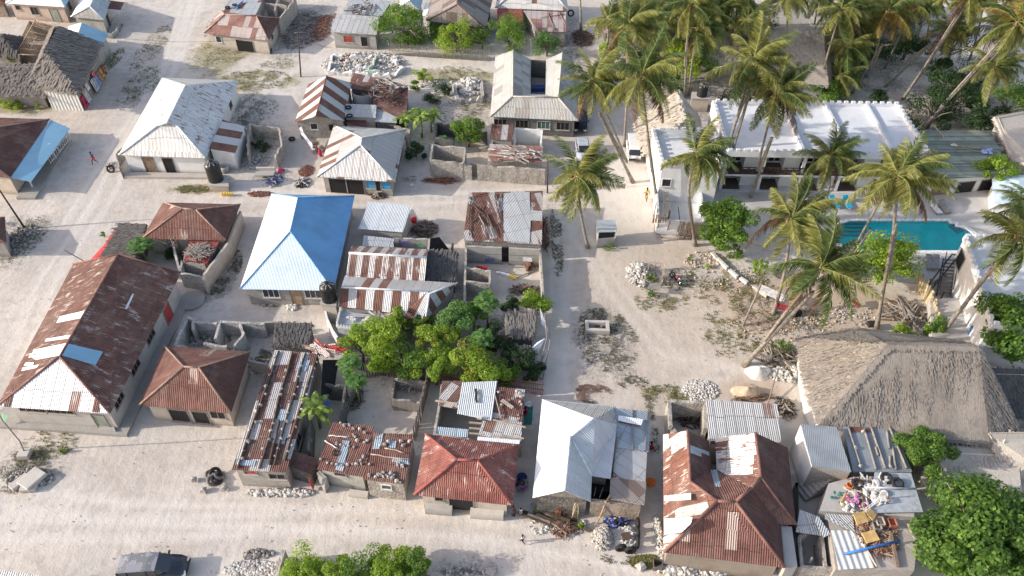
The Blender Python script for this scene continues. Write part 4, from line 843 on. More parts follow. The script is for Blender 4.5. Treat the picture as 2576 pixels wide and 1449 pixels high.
# ---- striped rust house and its compound
z2 = 4.9
r = house('house', 'gabled house with broad white and rust stripes across its roof', dict(A=(741,307,2.5), B=(866,304,2.5), C=(884,208,2.5), D=(776,211,2.5), N=(795,292,z2), F=(822,191,z2)), 'ABCD', [('roof_broad','DANF'),('roof_broad','BCFN')], wall='wall_coral', ins=.25, caps=['NF'], capm='cap_rust', ops=[(0,.35,.8,.8,1.3,'win'),(0,.75,.8,.8,1.1,'win_dark')])
m = MB(); ip = inset([P(741,307,2.5), P(866,304,2.5), P(884,208,2.5), P(776,211,2.5)], .25); a, b = ip[0], ip[1]; m.poly([a-Vector((0,0,.1)), b-Vector((0,0,.1)), P(795,292,z2)+Vector((0,.3,-.15))]); m.build('gable', 'wall_coral', r)
house('shack', 'rusty shack roof of loose brown sheets behind the striped house', dict(A=(878,222,2.4), B=(1000,238,2.4), C=(1028,214,2.8), D=(886,182,2.8)), 'ABCD', [('roof_patch','ABCD')], wall='wall_dark', ins=.3, cat='shack')
house('shack', 'brown sheet roofed shack at the right of the striped house compound', dict(A=(938,265,2.4), B=(1022,305,2.3), C=(1027,219,2.4), D=(940,236,2.6)), 'ABCD', [('roof_brown','ABCD')], wall='wall_dark', ins=.2, cat='shack')
house('shack', 'small flat grey-green sheet roof with two tyre rings, beside the striped house', dict(A=(866,293,2.5), B=(945,296,2.5), C=(947,264,2.7), D=(870,261,2.7)), 'ABCD', [('roof_zinc','ABCD')], wall='wall_grey', ins=.15, cat='shack')
house('shack', 'pale mottled sheet roof below the brown shack roof', dict(A=(943,306,2.2), B=(998,309,2.2), C=(1003,270,2.3), D=(948,267,2.3)), 'ABCD', [('roof_patch_grey','ABCD')], wall='wall_dark', ins=.15, cat='shack')
sheet('roof_sheet', 'dark brown low roof sheet behind the ridge of the grey striped pyramid house', [(850,306,1.9),(925,322,1.9),(920,298,2.0),(855,290,2.0)], 'roof_brown_dark')
t = thing('round_wall', 'curved cement tank wall inside the dark yard of the striped house', 'tank', P(918,260)); m = MB(); m.lathe(P(918,262), [(1.5,-.1),(1.5,2.0),(1.35,2.0),(1.35,.1)], 24); m.build('wall', 'concrete', t)
for i, (x, y) in enumerate(((876,270),(879,291))): m = MB(); m.torus(P(x,y,2.72), .33, .1); m.build('tyre', 'rubber', None, ['far tyre ring on the small flat grey-green roof','near tyre ring on the small flat grey-green roof'][i], 'tyre', 'tyre rings on the grey-green roof')
sticks('debris', 'loose poles and scrap tin thrown over the rusty shack roofs', 960, 222, 48, 24, 60, 1.6, .09, ['wood_dark','wood_grey','roof_patch'], .3, z=2.85)
sticks('debris', 'dark scrap and bent rods on the brown shack roof', 990, 252, 18, 14, 40, 1.1, .08, ['wood_dark','metal_dark'], .2, z=2.6)
bar('plank', 'long pale reddish plank slanting over the shack roofs', (970,197,3.0), (1000,222,2.9), .5, 'roof_patch', 'plank', .05)
walls('yard_wall', 'stub of grey stone yard wall behind the pyramid house', [[(972,308),(1028,322)],[(1028,322),(1022,345)]], 1.8, .25, 'wall_coral', .3)
m = MB(); a = [P(752,322,1.6), P(757,338,1.2), P(775,360,.7), P(785,378,.4)]
for i in range(3): d = Vector((.35,.1,0)); m.poly([a[i], a[i]+d+Vector((0,0,.15)), a[i+1]+d, a[i+1]])
m.build('cloth', 'cloth_white', None, 'long white cloth draped from the corner of the striped house', 'cloth')
shrub('bush', 'dead tan twiggy bush between the two houses', 800, 372, 20, .4, 'dry_leaf', 300, .12)
m = MB(); m.lathe(P(807,392), [(.02,1.1),(.18,.9),(.22,.3),(.2,0)], 8); m.build('cloth', 'cloth_crimson', None, 'small crimson cloth hanging at the left eave of the pyramid house', 'cloth')
# ---- grey striped pyramid house
hip('grey metal pyramid-roofed house with rust stripes and blue shutters', (797,445), (994,458), (1021,327), (840,315), (908,366), (911,347), ['roof_striped_fine','roof_striped_fine','roof_zinc','roof_striped_fine'], wall='wall_grey', capm='cap_metal', ins=.55, rz=4.9,
    ops=[(0,.2,1.9,1.9,0,'win_dark'),(0,.46,1.9,1.9,0,'win_dark'),(0,.69,.9,.9,1.0,'win_blue'),(0,.8,.5,1.3,.7,'win_dark'),(0,.92,.9,.9,1.0,'win_blue')])
# ---- banana, trees
banana('left banana plant behind the grey pyramid house', (1025,338,0), 2.2, 9, 1.9, 1, group='banana plants by the yard wall'); banana('taller middle banana plant behind the grey pyramid house', (1062,345,0), 3.0, 11, 2.2, 5, group='banana plants by the yard wall'); banana('right banana plant with torn leaves behind the pyramid house', (1085,332,0), 2.4, 8, 2.1, 9, group='banana plants by the yard wall')
tree('round_tree', 'round glossy tree inside the roofless yard walls', 1178, 328, 46, 2.3, 'leaf_mid', 3200, .15, .8, ry=34, lobes=22)
shrub('creeper', 'dark creeper bush in the passage right of the pyramid house', 1045, 380, 30, .9, 'leaf_dark', 1500, .13, ry=42)
papaya('small bright papaya seedling inside the roofless yard', 1113, 348, 1.4, 12, n=6)
# ---- roofless plastered room and coral walls
t = thing('ruin', 'roofless whitewashed room with coral-stone walls and small door', 'ruin', P(1130,420))
def pwalls(parent, runs, h, t_, mat, jag, seedlab='x'):
    return walls('w', seedlab, runs, h, t_, mat, jag, parent=parent)
pwalls(t, [[(1082,401),(1088,362)],[(1088,362),(1170,371)],[(1170,371),(1165,409)],[(1165,409),(1082,401)]], 2.3, .22, 'wall_coral', .12)
m = MB(); a, b, c = P(1092,368,2.0), P(1164,376,2.0), P(1160,404,2.0)
for p, q in ((P(1091,370,0), P(1165,378,0)),): pass
opening(t, P(1083,401,2.3)*1, P(1165,409,2.3)*1, .4, .7, .7, 1.1, 'win_dark', Vector((0,-.14,0)))
walls('coral_wall', 'coral-stone yard wall with a grey plank door in the middle ruins', [[(1165,410),(1186,412)],[(1200,413),(1229,414),(1231,385)],[(1229,414),(1300,420),(1372,424)],[(1231,385),(1240,345)]], 2.2, .25, 'wall_coral', .15)
m = MB(); p = P(1193,444); m.box(p+Vector((0,0,.9)), (.75,.06,1.8), -.06); m.build('door', 'wood_grey', None, 'weathered grey plank door in the coral-stone yard wall', 'door')
walls('yard_wall', 'roofless stone room walls behind the round glossy tree', [[(1094,345),(1098,305),(1180,318)],[(1094,345),(1140,352)],[(1180,318),(1225,330)]], 1.9, .22, 'wall_dark', .3)
r = house('shack', 'rust and pink sheet shack roof left of the big palm', dict(A=(1227,405,2.6), B=(1363,408,2.4), C=(1366,368,2.6), D=(1232,362,2.8)), 'ABCD', [('roof_pink','ABCD')], wall='wall_coral', ins=.15, cat='shack')
house('shack', 'small rusty shack above the pink sheet roof, left of the white room', dict(A=(1233,350,2.5), B=(1290,352,2.5), C=(1292,314,2.7), D=(1237,312,2.7)), 'ABCD', [('roof_patch','ABCD')], wall='wall_grey', ins=.15, cat='shack')
walls('ruin', 'roofless white plastered box room right of the rusty shack', [[(1292,352),(1296,322),(1364,326),(1360,360)]], 2.2, .2, 'wall_white', .05, 'ruin')
sticks('timber_pile', 'planks and broken tin thrown on the pink sheet roof', 1296, 388, 55, 16, 46, 2.2, .14, ['wood_pale','roof_pink','wood_grey','frame_white'], .25, ang=-.3, spread=1.0, z=2.75)
sticks('brushwood', 'reddish brushwood branches lying before the coral wall', 1110, 455, 42, 7, 90, 1.7, .04, ['wood_red','wood_dark'], .2, ang=-.1, spread=.5)
# ---- grey tiled U-shaped house
z3 = 4.5
house('house', 'U-shaped house with grey corrugated tile roofs around a small courtyard', dict(A=(1233,293,2.6), B=(1455,304,2.6), C=(1443,150,2.6), D=(1246,143,2.6), N=(1290,243,z3), M=(1404,246,z3), L=(1291,126,z3), S=(1415,131,z3), E=(1335,149,2.9), F=(1335,236,3.0), G=(1374,150,2.9), I=(1372,238,3.0)), 'ABCD',
    [('roof_grey_tile','ABMN'),('roof_grey_tile','DANL'),('roof_grey_tile','LNFE'),('roof_grey_tile','BCSM'),('roof_grey_tile','SMIG'),('roof_grey_tile','NMIF')], wall='wall_grey', walls=False, caps=['LN','SM','NM','BM','AN'], capm='stone_pale', ins=.4)
hr = bpy.data.objects[[o.name for o in bpy.data.objects if o.get('label', '').startswith('U-shaped')][0]]
m = MB()
def wallpoly(m, pts, z, z0=-.1):
    for i in range(len(pts)):
        a, b = pts[i], pts[(i+1)%len(pts)]; m.poly([(a.x,a.y,z0),(b.x,b.y,z0),(b.x,b.y,z),(a.x,a.y,z)]); m.poly([(b.x,b.y,z0),(a.x,a.y,z0),(a.x,a.y,z),(b.x,b.y,z)])
ipU = inset([P(1233,293,2.6), P(1455,304,2.6), P(1443,150,2.6), P(1246,143,2.6)], .45); wallpoly(m, ipU, 2.55)
wallpoly(m, [P(1337,240,2.6), P(1370,241,2.6), P(1372,152,2.6), P(1338,150,2.6)], 2.6); m.build('wall', 'wall_grey', hr)
for t_, kd in ((.08,'win_dark'),(.35,'win_dark'),(.62,'win_green'),(.86,'win_dark')): opening(hr, ipU[0], ipU[1], t_, 1.5, 1.0, 1.0, kd, Vector((.03,-1,0)).normalized())
m = MB(); m.box(P(1353,222,.25)+Vector((0,0,0)), (1.7,1.0,.5), .05); m.build('cloth_heap', 'cloth_blue', None, 'blue laundry heap in the courtyard of the grey tiled house', 'laundry')
bar('lamp_pole', 'thin pale street lamp pole behind the grey tiled house', (1336,150,0), (1335,100,5.0), .09, 'cap_metal', 'lamp pole')
# ---- vehicles in the lane are built later; sheds of the centre
house('shed', 'small shed with pale blue-green single-slope metal roof', dict(A=(902,575,2.2), B=(1013,584,2.2), C=(1036,518,2.9), D=(927,507,2.9)), 'ABCD', [('roof_zinc_new','ABCD')], wall='wall_grey', ins=.2, cat='shed')
walls('yard_wall', 'grey cement yard wall hung with washing behind the mottled roof', [[(912,625),(918,590)],[(1013,598),(1080,600),(1076,640)],[(985,600),(980,620)]], 1.9, .2, 'wall_grey', .1)
sheet('roof_sheet', 'flat grey stone-dusted roof left of the washing line', [(912,618,2.1),(990,622,2.1),(990,600,2.2),(915,592,2.2)], 'roof_patch_grey')
r = hip('gabled house with brown and white mottled sheets and a pale ridge strip', (871,697), (1068,706), (1077,627), (885,618), (878,637), (1073,648), ['roof_mottle']*4, axis='x', ze=2.5, rz=3.7, wall='wall_grey', caps=['NF'], capm='cap_white', capr=.12)
zs = 4.1
house('house', 'L-shaped house with crisp rust and white striped roof beside the water tank', dict(A=(850,770,2.4), B=(1015,790,2.4), G=(1018,798,2.4), H=(1070,808,2.4), C=(1150,712,2.4), D=(868,692,2.4), N=(858,724,3.7), F=(1075,733,3.7), K=(1080,740,3.7)), 'ABHCD',
    [('roof_striped','ABFN'),('roof_striped_fine','DNFC'),('roof_striped','FBGHK'),('roof_striped','KHC'),('roof_striped','FKC')], wall='wall_grey', ins=.25, caps=['NF','KH','KC'], capm='cap_white')
thatch('thatch_lean_to', 'dark thatched lean-to at the right end of the mottled roof', dict(A=(1070,704,1.8), B=(1145,706,1.8), C=(1150,632,2.3), D=(1078,630,2.3)), 'ABCD', ['ABCD'], mat='thatch_black', wall='wall_dark', dens=13, ins=.15)
sheet('net', 'dark triangular shade net beside the washing yard', [(1080,632,1.6),(1130,628,.8),(1105,596,2.2),(1082,600,1.9)], 'cloth_black', 'net')
sticks('firewood', 'heap of brown firewood and husks behind the pale shed', 1068, 578, 34, 20, 300, .7, .07, ['wood','wood_grey','wood_dark','dry_leaf'], .6)
m = MB(); m.lathe(P(1041,558), [(.3,0),(.36,.3),(.34,.5),(.05,.52)], 14); m.build('basin', 'cloth_red', None, 'red plastic basin on the firewood behind the pale shed', 'basin')
t = thing('fallen_trunk', 'broken palm stump standing in the narrow lane', 'tree stump', P(1137,640)); m = MB(); m.tube([P(1137,642), P(1137,630,.8), P(1139,612,1.3)], [.2,.16,.12], 7); m.build('trunk', 'bark', t)
for i, (x, y, w, mt, lb) in enumerate([(993,600,.8,'cloth_white','white'),(1018,606,.9,'cloth_lilac','lilac'),(1030,604,.5,'cloth_lilac','short lilac'),(1046,604,.6,'cloth_skyblue','pale blue'),(1057,612,.6,'cloth_green','pale green')]):
    m = MB(); p = P(x,y,1.6); m.box(p-Vector((0,0,.3)), (w,.03,.6), .05); m.build('laundry', mt, None, lb+' cloth drying on the line behind the mottled roof', 'laundry', 'washing behind the mottled roof')
bar('clothesline', 'clothesline strung behind the mottled roof', (985,595,1.85), (1078,600,1.85), .03, 'wire', 'clothesline')
# terrace with crenellated wall
t = thing('roof_terrace', 'small cement roof terrace with zigzag parapet below the striped house', 'terrace', P(880,820))
tz = 2.1; q4 = [P(850,786,tz), P(845,825,tz), P(960,843,tz), P(1010,800,tz)]
m = MB(); q = [P(848,823,tz), P(955,838,tz), P(1000,800,tz), P(858,782,tz)]; m.hexa([Vector((p.x,p.y,-.1)) for p in q], q); m.build('floor', 'tarp_grey', t)
m = MB()
def cren(m, a, b, h=.35, w=.28, gap=.3, th=.14, tri=True):
    d = b-a; L = d.length; d.normalize(); n = Vector((-d.y, d.x, 0))*th/2; k = 0.0
    m.beam(a+Vector((0,0,.1)), b+Vector((0,0,.1)), th, .2)
    while k+w <= L:
        p, r_ = a+d*k+Vector((0,0,.2)), a+d*(k+w)+Vector((0,0,.2))
        if tri: c_ = (p+r_)/2+Vector((0,0,h)); m.faces([p-n, r_-n, r_+n, p+n, c_-n, c_+n], [(0,1,4),(2,3,5),(1,2,5,4),(3,0,4,5)])
        else: m.hexa([p-n, r_-n, r_+n, p+n], [v+Vector((0,0,h)) for v in (p-n, r_-n, r_+n, p+n)])
        k += w+(0 if tri else gap)
cren(m, q[0], q[1]); cren(m, q[3], q[0]); m.build('parapet', 'wall_white', t)
for i, (x, y) in enumerate(((876,800),(884,800),(891,805),(915,808),(925,800))): m = MB(); m.box(P(x,y,tz+.12), (.35,.3,.22), i); m.build('block', 'stone_white', None, ['first white block from the left on the zigzag-walled terrace','second white block from the left on the zigzag-walled terrace','third white block from the left on the zigzag-walled terrace','large white block near the terrace planks','farthest white block, under the striped eave on the terrace'][i], 'block', 'white blocks on the roof terrace')
sticks('timber_pile', 'boards and a grey tin sheet on the zigzag-walled terrace', 950, 800, 35, 10, 20, 1.4, .18, ['wood_pale','wood_grey','roof_patch_grey'], .15, z=2.15)
walls('yard_wall', 'curved white yard wall running down from the water tank', [[(816,775),(822,800),(836,830),(848,848)]], 1.6, .2, 'wall_white', .05)
# water tank 2 on its pillar and tank 1
def water_tank(label, x, y, z, r, h):
    b = P(x, y, z); t = thing('water_tank', label, 'water tank', b); m = MB(); pr = [(r*.98, 0)]
    for k in range(6): zz = h*.78*k/6; pr += [(r, zz+.03), (r*.955, zz+h*.05), (r*.955, zz+h*.085), (r, zz+h*.11)]
    pr += [(r, h*.8), (r*.9, h*.87), (r*.62, h*.95), (r*.28, h*.985)]; m.lathe(b, pr, 32); m.build('tank', 'plastic_black', t)
    m = MB()
    for k in range(8): a = 2*pi*k/8; d = Vector((cos(a), sin(a), 0)); m.beam(b+d*r*.25+Vector((0,0,h*.99)), b+d*r*.86+Vector((0,0,h*.9)), .12*r, .07)
    m.build('rib', 'plastic_grey', t); m = MB(); m.lathe(b, [(r*.3,h*.96),(r*.3,h*1.06),(r*.24,h*1.08),(.01,h*1.08)], 20); m.build('lid', 'plastic_black', t)
    return t
def pedestal(label, px, h, mat='concrete'):
    p = [P(a, b, h) for a, b in px]; t = thing('tank_base', label, 'tank stand', sum(p, Vector())/4-Vector((0,0,h))); m = MB(); ipd = inset(p, .12)
    m.hexa([Vector((q.x,q.y,-.1)) for q in ipd], [Vector((q.x,q.y,h-.14)) for q in ipd]); m.build('pillar', 'wall_beige', t); m = MB(); m.hexa([q-Vector((0,0,.14)) for q in p], p); m.build('slab', mat, t)
pedestal('square cement stand under the black tank at the white walled house', [(521,466),(575,468),(571,440),(524,438)], .9)
water_tank('black ribbed water tank on a low stand by the white walled house', 544, 452, .9, .84, 2.5)
pedestal('tall cement pillar carrying the black tank between blue roof and striped house', [(805,765),(846,768),(850,738),(811,736)], 2.6)
water_tank('black ribbed water tank between the blue roof and the striped house', 830, 752, 2.6, .74, 2.0)
t = thing('pot', 'round concrete pot beside the black tank', 'pot', P(567,430)); m = MB(); m.lathe(P(567,432), [(.42,0),(.5,.5),(.5,.8),(.42,.8),(.4,.3),(.01,.3)], 20); m.build('body', 'concrete', t)
t = thing('basin', 'wide shallow grey cement basin between the hall and the ruin', 'basin', P(483,762)); m = MB(); m.lathe(P(483,760), [(1.2,0),(1.28,.3),(1.2,.32),(1.0,.26),(.5,.2),(.01,.18)], 32); m.build('body', 'concrete', t)
# ---- shack with logs on roof, right of centre
r = house('shack', 'shack with patchwork grey and rust sheet roof weighted with poles', dict(A=(1165,604,2.5), B=(1363,615,2.3), C=(1366,480,2.9), D=(1180,484,2.8)), 'ABCD', [('roof_rusty_patch','ABCD')], wall='wall_coral', ins=.15, cat='shack')
Tq = (P(1165,604,2.5), P(1363,615,2.3), P(1366,480,2.9))
patchset('roof_sheet', r, Tq, [[(1267,607),(1332,612),(1335,560),(1332,484),(1266,487)],[(1332,555),(1364,557),(1364,532),(1332,530)]], 'roof_patch_grey', .06)
labs = ['dark twisted pole at the far left of the patchwork shack roof','dark pole leaning right on the patchwork shack roof','twisted pole third from left on the patchwork roof','short dark pole across the top left of the patchwork roof','long dark pole in the middle of the rusty half of the patchwork roof','dark pole slanting to the lower right on the rusty half','steep dark pole next to the grey sheets of the patchwork roof','pale pole at the seam of rust and grey sheets','curved pole low on the rusty half of the patchwork roof']
for i, (a, b) in enumerate([((1186,500),(1182,600)),((1190,518),(1224,548)),((1205,545),(1222,600)),((1180,500),(1232,487)),((1228,545),(1238,598)),((1225,540),(1252,598)),((1245,490),(1262,560)),((1262,488),(1255,540)),((1190,560),(1215,520))]):
    A = on(Tq, a[0], a[1], .12); B = on(Tq, b[0], b[1], .12); m = MB(); mid = A.lerp(B, .5)+Vector((R.uniform(-.2,.2), R.uniform(-.2,.2), .05)); m.tube([A, mid, B], [.07,.06,.04], 6); m.build('roof_pole', 'wood_grey' if i in (2,7) else 'wood_dark', None, labs[i], 'pole', 'poles weighting the patchwork roof')
walls('yard_wall', 'grey block yard wall enclosing the swept court below the patchwork shack', [[(1172,620),(1168,760)],[(1358,622),(1364,700),(1366,740)],[(1172,672),(1232,680),(1232,712),(1172,706)],[(1172,760),(1200,765)]], 2.0, .2, 'wall_coral', .08)
m = MB(); m.box(P(1271,640,.95), (.9,.08,1.9), 0); m.build('door', 'dark_void', None, 'dark doorway of the patchwork shack onto its court', 'door')
walls('back_wall', 'grey cement wall below the patchwork roof facing the court', [[(1172,618),(1262,622)],[(1280,623),(1358,627)]], 2.2, .2, 'wall_grey', .03)
for i, (x, y, w, mt, lb, z) in enumerate([(1231,650,.9,'cloth_navy','navy','left of the doorway',),(1327,648,.9,'cloth_white','white','beside the firewood stack'),(1212,669,1.1,'cloth_red','bright red','over the small room wall'),(1260,684,.9,'cloth_white','white','at the left of the low line'),(1272,688,.9,'cloth_white','cream','in the middle of the low line'),(1290,691,.7,'cloth_yellow','yellow striped','at the right of the low line')]):
    m = MB(); m.box(P(x,y,1.5)-Vector((0,0,.25)), (w,.04,.5), -.1); m.build('laundry', mt, None, lb+' cloth drying '+z, 'laundry', 'washing in the swept court')
bar('clothesline', 'upper clothesline across the swept court', (1172,638,1.8), (1360,644,1.8), .025, 'wire', 'clothesline'); bar('clothesline', 'lower slanting clothesline in the swept court', (1232,676,1.7), (1310,695,1.6), .025, 'wire', 'clothesline')
sticks('firewood', 'upright stack of firewood against the court wall', 1333, 668, 12, 12, 60, 1.1, .1, ['wood_red','wood','wood_dark'], .7, ang=1.5, spread=.6)
sticks('firewood', 'dark firewood stack across the bottom of the swept court', 1318, 732, 34, 9, 160, .9, .08, ['wood_dark','wood','wood_grey'], .7)
bar('pole', 'grey pole lying across the swept court', (1290,703,.1), (1350,678,.1), .12, 'wood_grey', 'pole', round_=True)
sticks('brushwood', 'dark brush leaning along the outside of the court wall', 1372, 590, 7, 40, 120, 1.2, .05, ['wood_dark','wood_grey','wood_red'], .8, ang=1.5, spread=1.2)
# ---- thatch rectangle & red cloth
thatch('thatch_stall', 'dark thatched stall with a red awning on its street side', dict(A=(240,668,1.7), B=(330,668,2.3), C=(369,563,2.3), D=(300,562,1.7)), 'ABCD', ['ABCD'], mat='thatch_black', wall='wall_dark', dens=13, ins=.15)
m = MB(); a = [P(292,572,1.5), P(300,575,1.5), P(258,645,1.4), P(232,656,1.0), P(230,650,.5), P(262,615,.6)]; m.poly([a[0], a[1], a[2], a[3], a[4], a[5]])
for k in range(7): p = P(290-k*7, 580+k*10, 1.5-.05*k); m.poly([p, p+Vector((.7,.2,.12)), p+Vector((.35,-.9,.06)), p+Vector((-.35,-.8,-.3))])
m.build('awning', 'cloth_red', None, 'crumpled red awning cloth along the dark thatched stall', 'awning')
papaya('bright round papaya tree between the hall and the brown house', 353, 622, 2.4, 35, n=16)
walls('compound_wall', 'beige plastered compound wall behind the brown hipped house', [[(604,530),(572,610),(512,690)],[(512,690),(512,703)]], 2.0, .25, 'wall_beige', .06)
walls('ruin', 'roofless grey stone compound with small cells below the brown hipped house', [[(452,685),(512,695)],[(452,685),(456,655),(515,662)],[(435,608),(440,640),(452,680)],[(440,604),(388,600)]], 1.9, .22, 'wall_ruin', .12, 'ruin')
house('shack', 'rusty sheet roof heaped with grey branches below the brown hipped house', dict(A=(460,655,2.1), B=(520,662,2.1), C=(552,608,2.2), D=(476,606,2.2)), 'ABCD', [('roof_red_sheet','ABCD')], wall='wall_dark', ins=.12, cat='shack')
sticks('firewood', 'tangle of pale branches on the rusty sheet roof', 498, 634, 32, 22, 190, .9, .05, ['wood_grey','wood_pale','stone_grey'], .3, z=2.25)
m = MB(); p = P(450,655,0); m.tube([p, p+Vector((.05,0,3.2))], .05, 5)
for k in range(5): m.beam(p+Vector((0,0,.5+k*.5)), p+Vector((.35,.1,.5+k*.5)), .05)
m.tube([p+Vector((.38,.1,0)), p+Vector((.4,.1,3.1))], .05, 5); m.build('ladder', 'bamboo', None, 'bamboo ladder against the roofless grey compound', 'ladder')
tree('shrub', 'dark weed bush inside the roofless grey compound', 428, 640, 20, .6, 'leaf_dark', 350, .14)
# ---- roofless ruin lower left
walls('ruin', 'roofless pale coral ruin with two small rooms, behind the brown pyramid house', [[(470,797),(486,800),(484,826)],[(440,866),(468,800)],[(486,808),(545,812)],[(552,806),(540,850)],[(512,862),(570,870)],[(440,866),(470,872)],[(552,806),(600,808),(640,812),(665,812)],[(600,808),(612,838),(590,866)]], 1.9, .24, 'wall_ruin', .18, 'ruin')
rubble('rubble', 'grey stones and rods fallen inside the pale coral ruin', 520, 855, 60, 16, 260, .15, ['stone_grey','stone_dark','stone_pale'], .2)
walls('yard_wall', 'thin grey block wall between the coral ruin and the thatched pen', [[(640,812),(700,808)],[(625,905),(668,915)],[(700,808),(706,812)]], 1.5, .18, 'wall_block', .05)
thatch('thatch_pen', 'collapsed small palm-thatch pen roof right of the coral ruin', dict(A=(690,862,1.5), B=(778,868,1.5), C=(784,812,1.9), D=(694,812,1.9)), 'ABCD', ['ABCD'], mat='thatch_black', wall='wall_dark', dens=12, ins=.1)
sticks('brushwood', 'dead branches spilled around the collapsed thatch pen', 735, 868, 45, 14, 120, 1.0, .05, ['wood_grey','wood_dark','wood_pale'], .4)
def plane3(*px): return tuple(P(*q) for q in px)
SP = []
def roof_stones(tri, pts, group, where, size=.16, names=None, mats=('stone_pale','stone_grey')):
    for i, (x, y) in enumerate(pts):
        c = on(tri, x, y, .03); m = MB(); s = size*R.uniform(.75, 1.3); m.stone(c+Vector((0,0,s*.4)), s, R)
        m.build('stone', mats[i % len(mats)], None, where, 'stone', group)
def poles_on(tri, segs, labels, group, mat='wood_dark', w=.09, wob=.05):
    for i, (a, b) in enumerate(segs):
        A, B = on(tri, a[0], a[1], .1), on(tri, b[0], b[1], .1); m = MB(); n = 5
        m.tube([A.lerp(B, k/n)+Vector((R.uniform(-wob,wob), R.uniform(-wob,wob), 0)) for k in range(n+1)], w/1.5, 6)
        m.build('roof_pole', mat, None, labels[i], 'pole', group)
# ---- long shack with poles and stones
r = house('shack', 'long shack with rust and grey roof sheets held down by poles and stones', dict(A=(583,1181,2.5), B=(721,1188,2.5), C=(806,890,2.5), D=(690,880,2.5)), 'ABCD', [('roof_patch','ABCD')], wall='wall_block', ins=.2, cat='shack', ops=[(0,.28,.9,.35,1.8,'win_red'),(0,.8,1.2,.6,1.3,'win_dark'),(1,.3,1,1,1,'win_dark')])
T1 = plane3((583,1181,2.5),(721,1188,2.5),(806,890,2.5))
S1 = [((702,885),(598,1178)),((735,890),(655,1180)),((768,890),(690,1170)),((800,892),(716,1160)),((704,1060),(678,1170))]
poles_on(T1, S1, ['leftmost long pole on the long stone-weighted shack roof','second long pole from the left on the long shack roof','third long pole on the long shack roof','rightmost long pole along the edge of the long shack roof','short pole low on the long shack roof between second and third'], 'poles weighting the long shack roof', w=.13)
pts = []
for k, (a, b) in enumerate(S1[:4]):
    for t in [.06,.13,.2,.3,.37,.45,.52,.6,.68,.76,.84,.92]: pts.append((a[0]+(b[0]-a[0])*t+R.uniform(-5,5), a[1]+(b[1]-a[1])*t+R.uniform(-5,5)))
roof_stones(T1, pts, 'stones lined along the poles of the long shack roof', 'grey-white coral stone weighting the long striped shack roof', .17)
patchset('roof_sheet', r, T1, [[(752,905),(780,907),(770,935),(743,932)],[(705,1030),(735,1033),(728,1058),(697,1056)],[(690,1100),(720,1100),(715,1118),(686,1115)],[(592,1170),(640,1174),(645,1160),(596,1156)]], 'roof_zinc_blue', .04)
house('shack', 'low dark maroon sheet roof in the passage right of the long shack', dict(A=(723,1172,1.9), B=(783,1193,1.6), C=(801,1155,1.6), D=(738,1132,2.0)), 'ABCD', [('roof_brown_dark','ABCD')], wall='wall_dark', ins=.1, cat='shack')
bar('plank', 'orange-red board leaning at the end of the passage beside the long shack', (778,1205,1.8), (789,1228,.1), .35, 'paint_red', 'plank', .05)
sticks('debris', 'broken pinkish boards and red tin at the top end of the long shack', 812, 880, 40, 12, 34, 1.8, .16, ['roof_pink','wood_pale','paint_red'], .3, ang=-.5, spread=1.2, z=2.4)
m = MB(); a = [on(T1, x, y, .05) for x, y in ((806,900),(850,898),(840,960),(800,1010))]; b2 = [P(812,905,2.5), P(852,905,1.8), P(842,975,1.2), P(806,1020,1.9)]
m.poly(b2); m.build('net', 'cloth_black', None, 'black shade net hung over the passage right of the long shack', 'net')
# dark yard
walls('yard_wall', 'dark narrow yard walls between the long shack and the sandy pen', [[(815,965),(868,970),(862,1010),(850,1050)],[(780,1050),(775,1130)],[(850,1050),(862,1025)]], 2.0, .2, 'wall_dark', .1)
m = MB(); p = P(815,1048,0); m.tube([P(818,995,2.2), P(820,1050,.9)], .03, 5); m.poly([P(823,995,2.2), P(832,1015,1.6), P(815,1048,.8), P(812,1020,1.5)]); m.build('cloth', 'cloth_blue', None, 'blue cloth hanging in the dark yard', 'cloth')
m = MB(); m.poly([P(780,1102,1.6), P(786,1106,1.5), P(776,1135,.5), P(768,1130,.6)]); m.build('cloth', 'cloth_white', None, 'white and red cloth hanging low in the dark passage', 'cloth')
banana('lone banana plant with yellowing leaves in the dark passage', (806,1075,0), 2.6, 8, 1.9, 3)
# ---- two part shack
r = house('shack', 'two-part shack with fine rusty sheets scattered with stones, left half', dict(A=(797,1180,2.4), B=(917,1200,2.4), C=(941,1071,2.5), D=(836,1062,2.5)), 'ABCD', [('roof_brown','ABCD')], wall='wall_grey', ins=.25, cat='shack', ops=[(0,.45,.9,.3,1.7,'win_dark')])
T2 = plane3((797,1180,2.4),(904,1196,2.4),(928,1068,2.5))
patchset('roof_sheet', r, T2, [[(843,1182),(863,1186),(880,1110),(863,1108)]], 'roof_zinc_blue', .04)
r = house('shack', 'small stone-walled shack with rusty stone-strewn roof and tiny window', dict(A=(917,1206,2.5), B=(1017,1218,2.5), C=(1041,1093,2.5), D=(940,1088,2.5)), 'ABCD', [('roof_brown','ABCD')], wall='wall_coral', ins=.12, cat='shack', ops=[(0,.52,.7,.5,1.4,'win')])
T3 = plane3((917,1206,2.5),(1017,1218,2.5),(1041,1093,2.5))
patchset('roof_sheet', r, T3, [[(936,1130),(955,1130),(966,1090),(945,1100)],[(978,1127),(995,1128),(998,1110),(980,1108)],[(985,1162),(1030,1170),(1028,1155),(990,1150)]], 'roof_zinc_blue', .04)
def T(px, ox, oy): return [(ox+a/3, oy+b/3) for a, b in px]
